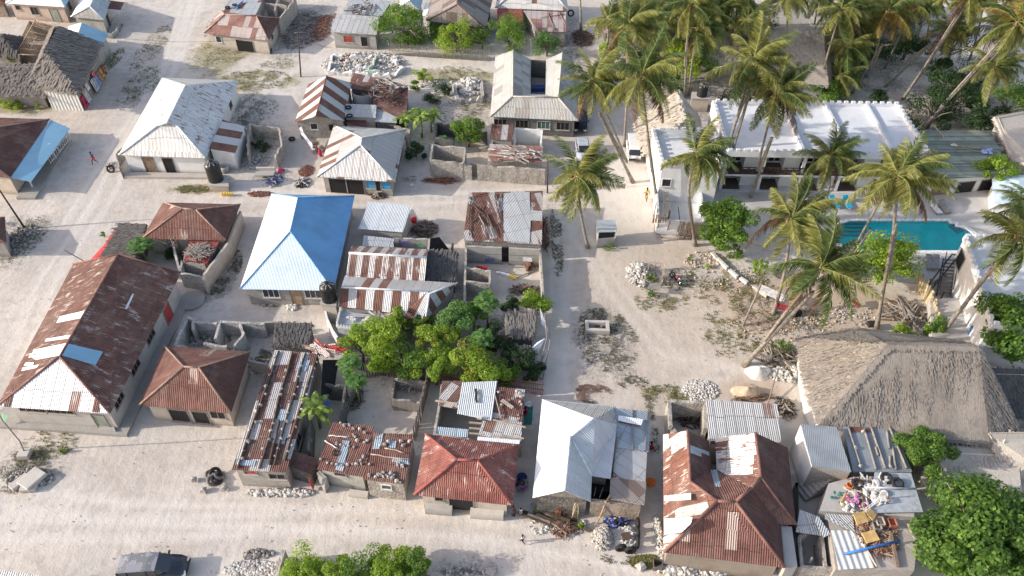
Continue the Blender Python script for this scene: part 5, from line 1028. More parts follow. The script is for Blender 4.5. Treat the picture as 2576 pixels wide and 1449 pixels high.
roof_stones(T2, T([(640,300),(665,315),(705,312),(735,340),(785,342),(735,385),(765,430),(610,455),(640,460),(665,470),(700,470),(740,480),(820,445),(845,430),(540,595),(575,605),(610,612),(650,615),(690,612),(730,610),(757,608),(795,605),(790,580),(812,550),(490,570),(820,370),(750,400)], 644, 966), 'stones scattered on the left rusty shack roof', 'pale stone lying on the left, larger rusty roof of the two-part shack', .15)
roof_stones(T3, T([(940,465),(970,462),(1095,435),(1120,465),(1160,435),(1110,470),(1000,440),(1070,612),(1105,620),(1085,600),(856,610),(855,690),(905,705),(925,690),(960,672),(985,690),(1000,705),(1020,680),(1045,690),(1030,712),(1065,735),(1090,745),(960,700),(945,690)], 644, 966), 'stones scattered on the small stone-walled shack roof', 'pale stone lying on the rusty roof with the tiny-window wall', .17)
poles_on(T2, [((828,1098),(880,1101)),((817,1110),(850,1130))], ['white batten laid crosswise on the left rusty roof','bent pale branch at the left edge of the rusty roof'], 'battens on the two-part shack', 'frame_white', .07)
poles_on(T3, [((968,1128),(1018,1140)),((934,1145),(1022,1158))], ['short white batten on the small stone-walled shack roof','long pale branch crossing the small stone-walled shack roof'], 'battens on the small shack', 'wood_pale', .08)
m = MB(); m.torus(on(T2, 844, 1141, .1), .25, .05); m.build('hoop', 'rubber', None, 'dark rubber hoop on the left rusty roof', 'hoop')
slab('porch', 'broken pale cement doorstep between the two shack halves', 'step', [(876,1244),(924,1250),(926,1236),(880,1230)], .3, .4, 'concrete_pale')
walls('wall_stub', 'curved cement buttress at the left corner of the two-part shack', [[(800,1185,1.8),(817,1200,1.6),(812,1222,.9)]], 1.6, .3, 'wall_grey', .1)
# pen
palefence('tall curved fence of grey sticks right of the sandy pen', [(1080,955),(1074,1000),(1060,1050),(1046,1100),(1042,1108)], 1.9, 'wood_grey', .16, gap=.13)
palefence('fence of woven palm leaves along the top of the sandy pen', [(920,948),(960,942),(1000,948),(1045,955),(1080,965)], 1.7, 'thatch_brown', .3, gap=.22)
palefence('low stick fence at the left side of the sandy pen', [(900,985),(880,1030),(868,1060)], 1.3, 'wood_grey', .1, gap=.25)
walls('animal_shelter', 'small open box shelter of palm thatch in the sandy pen', [[(985,1000),(992,950),(1068,958),(1060,1005)],[(985,1003),(1062,1008)]], 1.4, .2, 'thatch_brown', .15, 'shelter')
sticks('fence_poles', 'pale poles leaning in the small thatch shelter', 1026, 980, 24, 8, 12, 1.6, .08, ['wood_pale'], .8)
sticks('brushwood', 'dark twigs fallen along the left side of the sandy pen', 898, 1000, 14, 30, 90, .9, .05, ['wood_dark','wood_grey'], .3)
# ---- three-sheet shack
r = house('shack', 'shack with one large smooth pale sheet over rusty patchwork, behind the red house', dict(A=(1096,1030,2.5), B=(1310,1118,2.2), C=(1320,980,2.6), D=(1112,958,2.6)), 'ABCD', [('roof_patch','ABCD')], wall='wall_coral', ins=.2, cat='shack', walls=False)
bpy.data.objects.remove([o for o in r.children if o.name.startswith('roof')][0]); m = MB()
for q, mi in (([(1112,958,2.6),(1163,958,2.6),(1158,1030,2.5),(1104,1020,2.4)],0),([(1246,972,2.6),(1321,980,2.6),(1313,1062,2.4),(1237,1050,2.4)],0),([(1213,1058,2.3),(1313,1062,2.4),(1311,1112,2.2),(1204,1095,2.2)],1),([(1098,1073,2.1),(1178,1080,2.1),(1176,1100,2.0),(1092,1097,2.0)],2)):
    roof_face(m, [P(*v) for v in q], mi, .04)
m.build('roof', ['roof_patch','roof_striped_fine','roof_zinc_blue'], r)
m = MB(); roof_face(m, [P(1163,962,2.75), P(1251,958,2.75), P(1236,1058,2.6), P(1150,1040,2.6)], 0, .04); m.build('roof_sheet', 'roof_zinc_new', r)
m = MB(); roof_face(m, [P(1202,1098,2.35), P(1308,1108,2.35), P(1306,1117,2.3), P(1200,1107,2.3)], 0, .03); m.build('roof_sheet', 'roof_white_and_glare', r)
pwalls(r, [[(1112,965),(1104,1020),(1092,1095)],[(1112,965),(1315,985),(1308,1110)],[(1094,1092),(1180,1105)]], 2.15, .2, 'wall_coral', .1, 'backshack')
T4 = plane3((1246,972,2.6),(1321,980,2.6),(1313,1062,2.4))
roof_stones(T4, [(1300,985),(1308,990),(1310,1000),(1298,1002),(1308,1012),(1304,1045),(1312,1018),(1255,988),(1262,1020),(1300,1058)], 'stones on the right part of the pale-sheet shack', 'small white stone on the right rusty edge of the pale-sheet shack roof', .14)
bar('roof_plank', 'short dark plank on the smooth pale roof sheet', (1197,978,2.85), (1199,1012,2.8), .2, 'metal_dark', 'plank', .08); bar('block', 'white block near the lower edge of the smooth pale sheet', (1200,1050,2.75), (1212,1051,2.75), .22, 'stone_white', 'block')
bar('roof_pole', 'long thin pole slanting over the right of the pale-sheet shack', (1246,995,2.75), (1262,1058,2.6), .1, 'wood_grey', 'pole', round_=True); bar('plank', 'pale plank on the rusty right corner of the pale-sheet shack', (1262,1006,2.8), (1290,1026,2.7), .3, 'wood_pale', 'plank', .05)
for i, (y, lb) in enumerate(((1063,'top'),(1077,'second'),(1090,'third'))): bar('rafter', lb+' bare rafter beam bridging the gap of the pale-sheet shack', (1180,y,2.2), (1216,y+3,2.2), .12, 'wood_pale', 'rafter', group='bare rafters')
bar('batten', 'pale pole jutting from the top left of the pale-sheet shack', (1095,1008,2.5), (1150,1016,2.55), .12, 'wood_pale', 'pole'); bar('batten', 'pole jutting right over the lane from the pale-sheet shack', (1240,1056,2.6), (1322,1075,2.5), .1, 'wood_pale', 'pole'); bar('batten', 'lower pole jutting right over the lane from the pale-sheet shack', (1240,1096,2.5), (1318,1103,2.4), .1, 'wood_pale', 'pole')
# ---- red house
hip('red and silver streaked hipped house with dark red ridges', (1041,1245), (1290,1271), (1305,1120), (1070,1092), (1151,1157), (1201,1158), ['roof_red']*4, axis='x', rz=4.8, wall='wall_beige', capm='cap_darkred', ins=.5, capr=.1, ops=[(0,.46,1.8,1.5,.2,'win_dark'),(0,.2,.6,.6,1.2,'win_dark')])
slab('verandah_wall', 'low beige verandah wall in front of the red streaked house', 'wall', [(1182,1292),(1266,1298),(1268,1284),(1184,1276)], .7, .8, 'concrete_pale')
slab('verandah_wall', 'low grey verandah wall at the left front of the red streaked house', 'wall', [(1068,1280),(1136,1286),(1138,1270),(1070,1264)], .7, .8, 'concrete')
# ---- white L house
e, zz = 2.6, 4.3
r = house('house', 'L-shaped house with brilliant white and blue-grey new metal roof', dict(A=(1340,1252,e), G=(1420,1234,zz), B=(1486,1262,e), K=(1489,1197,e), L=(1536,1204,e), M=(1552,1068,e+.2), C=(1549,1022,e), D=(1364,1004,e), N=(1435,1098,zz), F=(1497,1053,zz+.2)), 'ABKLCD',
    [('roof_white_and_glare','AGN'),('roof_white_and_glare','ANFD'),('roof_zinc_new','GBKN'),('roof_zinc_new','NKLMF'),('roof_zinc','DFMC')], wall='wall_coral', ins=.3, caps=['GN','NF','NK'], capm='cap_white', walls=False)  # left slopes take white, painting in the blown-out sun
m = MB(); ipW = inset([P(1340,1252,e), P(1486,1262,e), P(1489,1197,e), P(1536,1204,e), P(1549,1022,e), P(1364,1004,e)], .3); wallpoly(m, ipW, 2.5)
m.poly([ipW[0]+Vector((0,0,-.1)), ipW[1]+Vector((0,0,-.1)), P(1420,1234,zz)+Vector((0,.35,-.1))]); m.build('wall', 'wall_coral', r)
t = sheet('roof_sheet', 'blue-grey lean-to roof sheets with battens behind the white L-shaped house', [(1552,1125,2.5),(1633,1137,2.2),(1635,1036,2.4),(1548,1026,2.7)], 'roof_zinc_blue')
for i, (a, b) in enumerate((((1590,1030,2.62),(1590,1130,2.45)),((1628,1035,2.5),(1622,1133,2.32)),((1562,1085,2.65),(1550,1122,2.6)))): bar('batten', ['middle dark batten on the blue-grey lean-to','right dark batten on the blue-grey lean-to','short slanting batten on the blue-grey lean-to'][i], a, b, .1, 'wood_grey', 'batten')
sheet('roof_sheet', 'rolled blue-white sheet lying on top of the lean-to behind the white house', [(1555,1058,2.85),(1613,1070,2.8),(1618,1055,2.85),(1556,1045,2.9)], 'roof_white_and_glare')
sheet('roof_sheet', 'narrow maroon sheet edge under the rolled white sheet', [(1556,1063,2.75),(1612,1073,2.7),(1613,1070,2.76),(1556,1057,2.82)], 'roof_brown_dark')
r = house('lean_to', 'long lean-to of weathered grey sheets right of the white L-shaped house', dict(A=(1534,1255,2.3), B=(1620,1270,2.2), C=(1628,1138,2.3), D=(1550,1126,2.5)), 'ABCD', [('roof_patch_grey','ABCD')], wall='wall_brownstone', ins=.12, cat='lean-to')
sheet('roof_sheet', 'buckled old brownish sheets at the front end of the grey lean-to', [(1533,1254,2.42),(1621,1270,2.32),(1626,1212,2.38),(1536,1200,2.5)], 'roof_grey_old')
walls('yard_wall', 'brown stone yard wall joining the white house and the lean-to', [[(1486,1258),(1535,1262),(1560,1268),(1612,1272)]], 2.0, .3, 'wall_brownstone', .1)
m = MB(); m.box(P(1512,1230,.6), (1.6,1.2,1.1), .1); m.build('dark_bin', 'dark_void', None, 'dark soaked yard pit between white roof and grey lean-to', 'pit')
for i, (a, b) in enumerate((((1498,1225,1.3),(1494,1248,1.5)),((1518,1226,1.3),(1508,1252,1.5)))): bar('branch', ['left pale branch in the dark pit','right pale branch in the dark pit'][i], a, b, .07, 'wood_pale', 'branch', round_=True)
def bundle(label, x0, y0, x1, y1, mat, n, w, z1_=2.4):
    m = MB(); rr = random.Random(n)
    for k in range(n):
        b = P(x0, y0)+Vector((rr.uniform(-w,w), rr.uniform(-.3,.3), 0)); t = P(x1, y1, z1_)+Vector((rr.uniform(-w*.6,w*.6), rr.uniform(-.1,.1), rr.uniform(-.2,.3))); m.tube([b, b.lerp(t,.5)+Vector((rr.uniform(-.06,.06),0,0)), t], rr.uniform(.025,.045), 5)
    m.build('pole_bundle', mat, None, label, 'bundle of poles')
bundle('bundle of reddish poles leaning on the white house gable', 1408, 1295, 1418, 1238, 'wood_red', 34, .38); bundle('bundle of yellowish poles leaning right of the reddish ones', 1448, 1298, 1455, 1252, 'straw', 26, .34, 2.2)
sticks('timber_pile', 'long dark planks lying before the white house gable', 1395, 1310, 55, 12, 16, 3.4, .2, ['wood_grey','wood_dark'], .3, ang=-.45, spread=.4)
sticks('stick_pile', 'reddish broken branches in front of the long planks', 1415, 1335, 28, 13, 110, .9, .05, ['wood_red','wood_pale','wood_dark'], .4)
rubble('rubble', 'scattered white stones around the timber in front of the white house', 1405, 1325, 75, 28, 130, .13, ['stone_white','stone_pale'], .1)
bar('plank', 'loose pole leaning against the brown stone yard wall', (1500,1318,0), (1535,1245,2.6), .13, 'bamboo', 'pole', round_=True)
shrub('weed', 'small green weed clump left of the long planks', 1348, 1286, 11, .3, 'leaf_fresh', 160, .08); shrub('weed', 'small green weed clump right of the timber', 1462, 1320, 10, .3, 'leaf_bright', 160, .08)
# ---- lime pit with stones, tyres and purple cloth
mound('lime_pile', 'bright white lime spread beside the stone pile and tyres', 1572, 1352, 40, 32, .28, 'stone_white', 'lime pile', 4)
rubble('stone_pile', 'round heap of tightly packed pale stones left of the white lime', 1516, 1355, 27, 29, 620, .13, ['stone_pale','stone_grey','stone_pale'], .9, 'stone pile')
rubble('lime_lumps', 'white lime lumps on top of the lime spread', 1575, 1350, 34, 28, 160, .12, ['stone_white'], .35)
sticks('cloth_heap', 'heap of purple and navy cloth tangled with straw behind the lime', 1552, 1308, 28, 15, 160, .7, .16, ['cloth_navy','cloth_blue','cloth_black','straw'], .5, cat='cloth heap')
m = MB(); p = P(1575,1349,.9); m.box(p, (.62,.6,.04), .25, 0); m.beam(P(1575,1352,0), p, .06); m.build('metal_plate', 'wood_dark', None, 'square brown plate standing on a stick in the white lime', 'plate')
def tyre_up(x, y, rz, label, r=.52, grp=None):
    m = MB(); m.torus(P(x,y,r*.8), r-.1, .14, Matrix.Rotation(rz,3,'Z')@Matrix.Rotation(pi/2,3,'X')); m.build('tyre', 'rubber', None, label, 'tyre', grp)
tyre_up(1604,1318,1.55,'farthest upright tyre at the right edge of the lime',.45); tyre_up(1604,1342,1.55,'middle upright tyre at the right edge of the lime',.5); tyre_up(1603,1362,1.55,'nearest upright tyre at the right edge of the lime',.5); tyre_up(1562,1378,.15,'left half-buried tyre at the front of the lime',.42); tyre_up(1586,1384,.1,'right half-buried tyre at the front of the lime',.42)
# ---- big rust house
E, Z = 2.7, 5.3
r = house('house', 'largest rust-red hipped house with two rear wings and white scraped sheets', dict(A=(1669,1389,E), B=(1974,1428,E), Q=(1962,1319,E), C=(2002,1320,E), D=(1982,1126,E), S=(1901,1089,Z-.4), T=(1799,1101,E+.3), U=(1803,1181,E+.3), W=(1783,1108,E+.3), X=(1791,1180,E+.3), Y=(1730,1083,Z-.4), O=(1668,1093,E), N=(1736,1213,Z-.4), I=(1805,1261,Z), J=(1850,1263,Z), K=(1913,1203,Z-.4), L=(1889,1228,Z-.1)), 'ABQCDO',
    [('roof_big_rust','OAINY'),('roof_brown','ABJI'),('roof_brown_dark','JBQL'),('roof_brown','LQCK'),('roof_brown_dark','KCDS'),('roof_scraped','SKLUT'),('roof_brown_dark','YNXW'),('roof_brown','NIJLUX')], wall='wall_beige', ins=.35, caps=['AI','BJ','IJ','IN','NY','JL','LK','KS','CK'], capm='cap_rust', capr=.12, walls=False)  # dark brown on right-facing slopes paints their shade
m = MB(); wallpoly(m, inset([P(1669,1389,E), P(1974,1428,E), P(1962,1319,E), P(2002,1320,E), P(1982,1126,E), P(1668,1093,E)], .35), 2.6); m.build('wall', 'wall_beige', r)
patchset('roof_sheet', r, plane3((1803,1181,E+.3),(1791,1180,E+.3),(1850,1263,Z)), [[(1787,1184),(1803,1183),(1813,1227),(1798,1225)]], 'roof_zinc_blue', .1)
patchset('roof_sheet', r, plane3((1730,1083,Z-.4),(1736,1213,Z-.4),(1783,1108,E+.3)), [[(1735,1120),(1784,1138),(1785,1157),(1736,1140)]], 'roof_zinc_blue', .05)
patchset('roof_sheet', r, plane3((1668,1093,E),(1669,1389,E),(1736,1213,Z-.4)), [[(1670,1305),(1742,1302),(1738,1318),(1715,1340),(1670,1346)],[(1670,1248),(1738,1241),(1738,1258),(1670,1262)]], 'roof_zinc_new', .05)
slab('plinth', 'long whitewashed plinth along the front of the largest rust house', 'plinth', [(1668,1414),(1970,1450),(1976,1430),(1676,1396)], .5, .5, 'wall_white')
slab('flat_roof', 'grey flat cement roof right of the largest rust house front', 'roof slab', [(1975,1432),(2006,1424),(1992,1325),(1964,1322)], 2.4, 2.4, 'concrete')
house('house', 'house behind with pale grey corrugated single-slope roof', dict(A=(1783,1109,2.4), B=(1965,1113,2.4), C=(1955,1016,3.0), D=(1776,1004,3.0)), 'ABCD', [('roof_zinc','ABCD')], wall='wall_coral', ins=.25, ops=[])
walls('ruin', 'roofless white-edged room full of scrap left of the pale grey roof', [[(1688,1070),(1684,1006)],[(1684,1006),(1776,1012)],[(1776,1012),(1776,1075)],[(1690,1085),(1700,1080)]], 2.4, .28, 'wall_coral', .12, 'ruin')
sticks('scrap', 'dark scrap wood and an iron rack inside the roofless room', 1735, 1050, 34, 26, 140, 1.0, .08, ['wood_dark','wood_grey','metal_dark'], .9)
rubble('gravel_bank', 'bank of pale coral gravel along the left wall of the largest rust house', 1658, 1350, 12, 60, 520, .1, ['stone_pale','stone_white'], .5)
rubble('rubble', 'white stones heaped at the front left corner of the largest rust house', 1700, 1432, 45, 14, 120, .24, ['stone_white','stone_pale'], .25)
rubble('rubble', 'row of small pale stones before the whitewashed plinth', 1790, 1440, 55, 10, 130, .17, ['stone_white','stone_grey'], .15)
m = MB(); wallpoly(m, [P(1645,1425,.6), P(1668,1428,.6), P(1666,1408,.6), P(1645,1404,.6)], .6); o = m.build('drain_box', 'wood_grey', None, 'open square drain box at the corner of the largest rust house', 'drain')
m = MB(); m.stone(P(1612,1424,.2), .42, R); m.build('boulder', 'stone_pale', None, 'single pale boulder on the green patch by the drain box', 'boulder')
# ---- right-hand cluster
GA = P(2014,1066,3.9)
r = house('house', 'tall block house with smooth blue-grey roof and sunlit cream side wall', dict(A=(2043,1172,3.4), B=(2142,1187,3.4), C=(2105,1074,3.8), D=(2014,1066,3.8)), 'ABCD', [('roof_grey_flat','ABCD')], wall='wall_block', ins=.05)
m = MB(); ipq = inset([P(2043,1172,3.4), P(2142,1187,3.4), P(2105,1074,3.8), P(2014,1066,3.8)], .02); a, b = ipq[3], ipq[0]; m.poly([(a.x,a.y,-.1),(b.x,b.y,-.1),(b.x,b.y,b.z-.08),(a.x,a.y,a.z-.08)]); m.build('side_wall', 'wall_white', r)
r = house('house', 'low grey-roofed house with timber battens laid down the slope', dict(A=(2146,1186,2.9), B=(2295,1188,2.7), C=(2248,1074,3.1), D=(2121,1073,3.3)), 'ABCD', [('roof_grey_flat','ABCD')], wall='wall_grey', ins=.15)
T5 = plane3((2146,1186,2.9),(2295,1188,2.7),(2248,1074,3.1))
poles_on(T5, [((2133,1076),(2166,1180)),((2173,1080),(2203,1183)),((2190,1075),(2227,1180)),((2236,1075),(2280,1180)),((2230,1085),(2236,1130)),((2202,1127),(2208,1148)),((2245,1128),(2253,1182)),((2238,1148),(2238,1175))], ['leftmost dark batten on the low grey roof','second batten from the left on the low grey roof','third batten on the low grey roof','rightmost long batten on the low grey roof','short wide plank near the top of the low grey roof','tiny plank piece in the middle of the low grey roof','white pipe low on the low grey roof','short brown plank beside the white pipe'], 'battens on the low grey roof', 'wood_grey', .14, .01)
patchset('roof_sheet', r, T5, [[(2138,1074),(2188,1076),(2190,1088),(2142,1088)]], 'roof_patch', .05)
for i, (x, y, lb) in enumerate([(2151,1130,'left middle of'),(2162,1175,'lower left of'),(2170,1089,'top of'),(2238,1176,'lower right of')]):
    m = MB(); m.stone(on(T5,x,y,.2), .17, R); m.build('stone', 'stone_pale', None, 'pale stone on the '+lb+' the battened low grey roof', 'stone')
# junk terraces
t = thing('house', 'flat-roofed block house whose roof is piled with household junk', 'house', P(2170,1330))
tz = 2.9; q = [P(2062,1285,tz), P(2300,1300,tz), P(2292,1196,tz), P(2146,1200,tz), P(2085,1216,tz)]
m = MB(); m.hexa([Vector((p.x,p.y,-.1)) for p in q], q); m.build('wall', 'concrete', t)
q = [P(2102,1432,2.5), P(2300,1435,2.5), P(2312,1302,2.5), P(2082,1290,2.5)]; m = MB(); m.hexa([Vector((p.x,p.y,-.1)) for p in q], q); m.build('wall', 'wall_block', t)
m = MB(); roof_face(m, [P(2110,1433,2.62), P(2200,1428,2.62), P(2165,1335,2.66), P(2091,1334,2.66)], 0, .04); m.build('roof', 'wall_sheet_white', t)
m = MB(); roof_face(m, [P(2076,1305,2.9), P(2150,1338,2.75), P(2145,1296,2.8), P(2075,1292,3.0)], 0, .04); m.build('roof', 'roof_zinc', t)
sheet('tarpaulin', 'clear plastic sheeting spread over the flat roof edge by the big tree', [(2190,1290,3.2),(2322,1288,3.05),(2292,1190,3.1),(2200,1188,3.2)], 'tarp_grey', 'tarpaulin')
m = MB(); 
for k in range(9):
    a, b = P(2212+R.uniform(-15,15), 1200+k*8, 3.25), P(2225+R.uniform(-10,14), 1205+k*9, 3.4); m.stone(a, .4, R, 0, .35)
m.build('plastic_sack', 'stone_white', None, 'crumpled white plastic sacks on the flat junk roof', 'sacks')
m = MB(); q = [(2003,1216),(2090,1222),(2085,1250),(2080,1290)]; wallpoly(m, [P(2001,1214,2.0), P(2003,1425,2.0), P(2012,1427,2.0), P(2009,1214,2.0)], 2.0); m.build('yard_wall', 'wall_grey', None, 'long thin grey yard wall between rust house and junk houses', 'wall')
t = thing('stairs', 'grey cement outdoor staircase climbing to the junk roof', 'stairs', P(2045,1235)); m = MB(); a, b = P(2012,1250,0), P(2078,1225,0)
for k in range(9):
    p = a.lerp(b, k/9); hgt = .3+.28*k; d = (b-a).normalized(); m.box(p+Vector((.15,.2,hgt/2)), ((b-a).length/9-.005,1.3,hgt), atan2(d.y,d.x))
m.build('steps', 'concrete', t)
walls('yard_wall', 'roofless pale cell in front of the buckled loose sheets', [[(2011,1350),(2018,1425)],[(2068,1345),(2078,1425)],[(2018,1425),(2078,1428),(2130,1432)],[(2011,1350),(2030,1340)]], 2.0, .22, 'wall_coral', .05)
sheet('roof_sheet', 'buckled loose corrugated sheets thrown over the small yard', [(2002,1338,2.3),(2070,1348,2.2),(2062,1300,2.5),(2012,1282,2.4)], 'roof_zinc'); sheet('roof_sheet', 'narrow grey sheet sliding off the yard corner', [(2072,1352,2.4),(2090,1343,2.5),(2058,1298,2.7),(2046,1306,2.6)], 'roof_patch_grey')
bar('pole', 'long grey pole leaning out from the front yard corner', (2010,1450,.2), (2044,1402,2.3), .16, 'wood_grey', 'pole', round_=True)
# junk objects on the roof
JZ = 2.95
def junk(nm, label, x, y, z, fn, mat, cat): m = MB(); fn(m, P(x,y,z)); m.build(nm, mat, None, label, cat)
for i, (x, y, lb) in enumerate(((2230,1203,'left car tyre lying on the plastic roof edge'),(2258,1216,'right car tyre lying on the plastic roof edge'),(2158,1218,'dark tyre leaning among the roof junk'))): junk('tyre', lb, x, y, 3.3, lambda m, p: m.torus(p, .34, .13, Matrix.Rotation(.25,3,'X')), 'rubber', 'tyre')
junk('blue_pipe', 'long bright blue pipe lying across the lower junk roof', 2190, 1375, 2.8, lambda m, p: m.tube([P(2125,1393,2.75), P(2264,1360,2.9)], .09, 8), 'pipe_blue', 'pipe')
junk('pipe', 'long pale grey pipe across the plastic sheeting', 2250, 1228, 3.4, lambda m, p: m.tube([P(2180,1226,3.45), P(2305,1229,3.3)], .07, 8), 'cap_metal', 'pipe')
def ladder(m, p):
    a, b = P(2172,1288,3.3), P(2212,1260,3.4); c = Vector((.28,.34,0)); m.beam(a, b, .05); m.beam(a+c, b+c, .05)
    for k in range(5): q_ = a.lerp(b, (k+.5)/5); m.beam(q_, q_+c, .05)
junk('ladder', 'small white ladder lying among the roof junk', 2190, 1275, 3.3, ladder, 'frame_white', 'ladder')
def basket(m, p): m.lathe(p, [(.1,0),(.2,.02),(.26,.32),(.22,.32),(.16,.05)], 14)
junk('bucket', 'bright orange bucket on the upper junk roof', 2136, 1226, 3.0, basket, 'cloth_orange', 'bucket')
def pad(w, l, rz, tz_): return lambda m, p: m.box(p, (w, l, .12), 0, 0, Matrix.Rotation(rz,3,'Z')@Matrix.Rotation(tz_,3,'X'))
junk('foam_pad', 'yellow foam cushion bent over, centre of the junk roof', 2165, 1303, 3.3, pad(.9,.75,.3,.5), 'foam_yellow', 'cushion'); junk('foam_pad', 'smaller yellow foam cushion right of the bent one', 2192, 1294, 3.25, pad(.6,.6,.8,.4), 'foam_yellow', 'cushion'); junk('board', 'tan square board lying above the blue pipe', 2190, 1350, 2.9, pad(1.0,.75,.25,.15), 'foam_yellow', 'board'); junk('board', 'folded yellow board on the upper left of the junk', 2125, 1258, 3.15, pad(.9,.4,.9,.5), 'foam_yellow', 'board'); junk('board', 'small brown plywood square among the junk', 2178, 1252, 3.2, pad(.55,.5,.5,.3), 'wood', 'board')
def crate(m, p):
    for s in (-1,1): m.box(p+Vector((s*.26,0,.15)), (.04,.6,.3)); m.box(p+Vector((0,s*.3,.15)), (.48,.04,.3))
    m.box(p+Vector((0,0,.02)), (.48,.56,.03))
junk('crate', 'open wooden crate tipped right of the yellow cushions', 2243, 1318, 2.75, crate, 'wood_red', 'crate'); junk('crate', 'pale brown crate with square holes beside the tipped crate', 2212, 1315, 2.8, crate, 'wood_pale', 'crate'); junk('crate', 'metal-edged crate at the left of the crates', 2204, 1326, 2.75, crate, 'wood_grey', 'crate')
def chair(m, p):
    for a in (-.2,.2):
        for b in (-.2,.2): m.beam(p+Vector((a,b,0)), p+Vector((a,b,.42)), .04)
    m.box(p+Vector((0,0,.44)), (.46,.46,.04)); m.box(p+Vector((0,.22,.7)), (.46,.04,.5))
junk('chair', 'white plastic chair tipped among the roof junk', 2216, 1262, 3.2, chair, 'frame_white', 'chair')
def rag(seed, n=14, s=.2):
    def f(m, p):
        rr = random.Random(seed)
        for k in range(n): m.stone(p+Vector((rr.uniform(-.5,.5), rr.uniform(-.45,.45), rr.uniform(0,.2))), s*rr.uniform(.5,1.2), rr, 0, .5)
    return f
junk('cloth_heap', 'pink and lilac rag heap on the junk roof', 2146, 1262, 3.1, rag(1), 'cloth_pink', 'rags'); junk('cloth_heap', 'white rag heap at the left edge of the junk roof', 2132, 1280, 3.1, rag(2), 'stone_white', 'rags'); junk('cloth_heap', 'crumpled white bag pile at the top of the junk', 2180, 1232, 3.15, rag(3,20,.25), 'stone_white', 'bags'); junk('cloth_heap', 'lilac rags beside the pink heap', 2160, 1255, 3.1, rag(4,8,.14), 'cloth_lilac', 'rags'); junk('cloth_heap', 'dark green rags near the roof stairs', 2110, 1253, 3.0, rag(5,8,.16), 'cloth_teal', 'rags')
sticks('junk_pile', 'tangle of sticks, rods and broken furniture on the upper junk roof', 2185, 1245, 50, 42, 120, 1.3, .07, ['wood_pale','wood_dark','frame_white','bamboo','wood_red'], .3, z=3.0, cat='junk pile')
sticks('junk_pile', 'litter of rusty slats, leaves and rods on the lower junk roof', 2200, 1345, 55, 55, 320, .8, .06, ['wood_red','wood_dark','wood_pale','bamboo','dry_leaf'], .2, z=2.55, cat='junk pile', seed=4)
bar('plank', 'brown beam along the right part of the lower junk roof', (2240,1340,2.75), (2258,1425,2.7), .2, 'wood', 'beam'); bar('plank', 'long grey-brown beam at the right edge of the junk roof', (2286,1318,2.8), (2312,1372,2.7), .22, 'wood_grey', 'beam'); bar('plank', 'bent pale branch low on the junk roof', (2182,1385,2.75), (2206,1425,2.75), .15, 'wood_pale', 'branch', round_=True)
junk('cloth_heap', 'crimson cloth in the roofless pale cell', 2055, 1388, .3, rag(7,6,.15), 'cloth_crimson', 'cloth')
# bottom row
house('shed', 'corner of a grey corrugated roof at the bottom left edge', dict(A=(-80,1490,2.4), B=(115,1490,2.4), C=(105,1447,2.6), D=(-60,1428,2.6)), 'ABCD', [('roof_zinc','ABCD')], wall='wall_grey', ins=.2, cat='shed')
walls('garden_wall', 'grey stone wall running down beside the bottom bushes', [[(712,1382),(700,1420),(690,1470)]], 1.6, .3, 'wall_coral', .15)
for i, (x, y, rr_, n, mt) in enumerate([(768,1425,62,4600,'leaf_bright'),(835,1450,58,4000,'leaf_bright'),(905,1440,68,5200,'leaf_mid'),(980,1422,64,5000,'leaf_bright'),(1045,1430,56,4200,'leaf_mid'),(1000,1470,60,2600,'leaf_bright')]):
    tree('bush_tree', ['leftmost bright bush at the bottom edge','second bright bush at the bottom edge','darker middle bush at the bottom edge','fourth bush, bright and tallest, at the bottom edge','rightmost darker bush at the bottom edge','bright bush cut by the bottom edge below the tallest'][i], x, y, rr_, 1.7, mt, n, .1, .8, group='bushes along the bottom edge', lobes=18)
rubble('rubble', 'low grey rubble heap near the bottom edge right of the bushes', 1165, 1438, 55, 12, 90, .12, ['stone_dark','stone_grey','stone_pale'], .1)
slab('broken_slab', 'broken oblong concrete slab on the dark heap near the bottom edge', 'slab', [(1220,1440),(1240,1448),(1248,1436),(1228,1426)], .3, .15, 'concrete_pale')
rubble('rubble', 'pale crushed coral spread before the bottom garden wall', 640, 1432, 80, 20, 700, .13, ['stone_pale','stone_white','stone_pale'], .12)
rubble('rubble', 'dark stones at the upper right of the crushed coral', 650, 1395, 40, 12, 140, .14, ['stone_grey','stone_dark'], .15)
# left rubble
for i, (x, y, w, d, h, rz) in enumerate([(82,1206,1.3,1.7,.55,.5),(50,1213,.7,1.5,.4,.6),(72,1228,1.2,.6,.35,-.1)]):
    m = MB(); m.box(P(x,y,h/2), (w,d,h), -rz); m.build('concrete_block', 'concrete_pale', None, ['largest broken concrete block on the left rubble heap','long narrow concrete block left of the largest block','flat concrete block in front of the largest block'][i], 'block', 'broken blocks on the left heap', bevel=.05)
rubble('rubble', 'grey rubble and litter around the broken concrete blocks', 75, 1205, 62, 26, 420, .12, ['stone_grey','stone_dark','stone_pale'], .25)
t = thing('utility_box', 'small square grey concrete pole footing with a wooden pole', 'pole base', P(62,1140)); m = MB(); m.box(P(62,1142,.25), (.85,.8,.5), .05); m.build('footing', 'concrete_pale', t)
m = MB(); m.tube([P(62,1138,.3), PY(50,1110,P(62,1138).y), PY(8,1060,P(62,1138).y-.4), PY(-40,985,P(62,1138).y-.8)], [.06,.05,.05,.04], 6); m.build('mast', 'wood_grey', t)
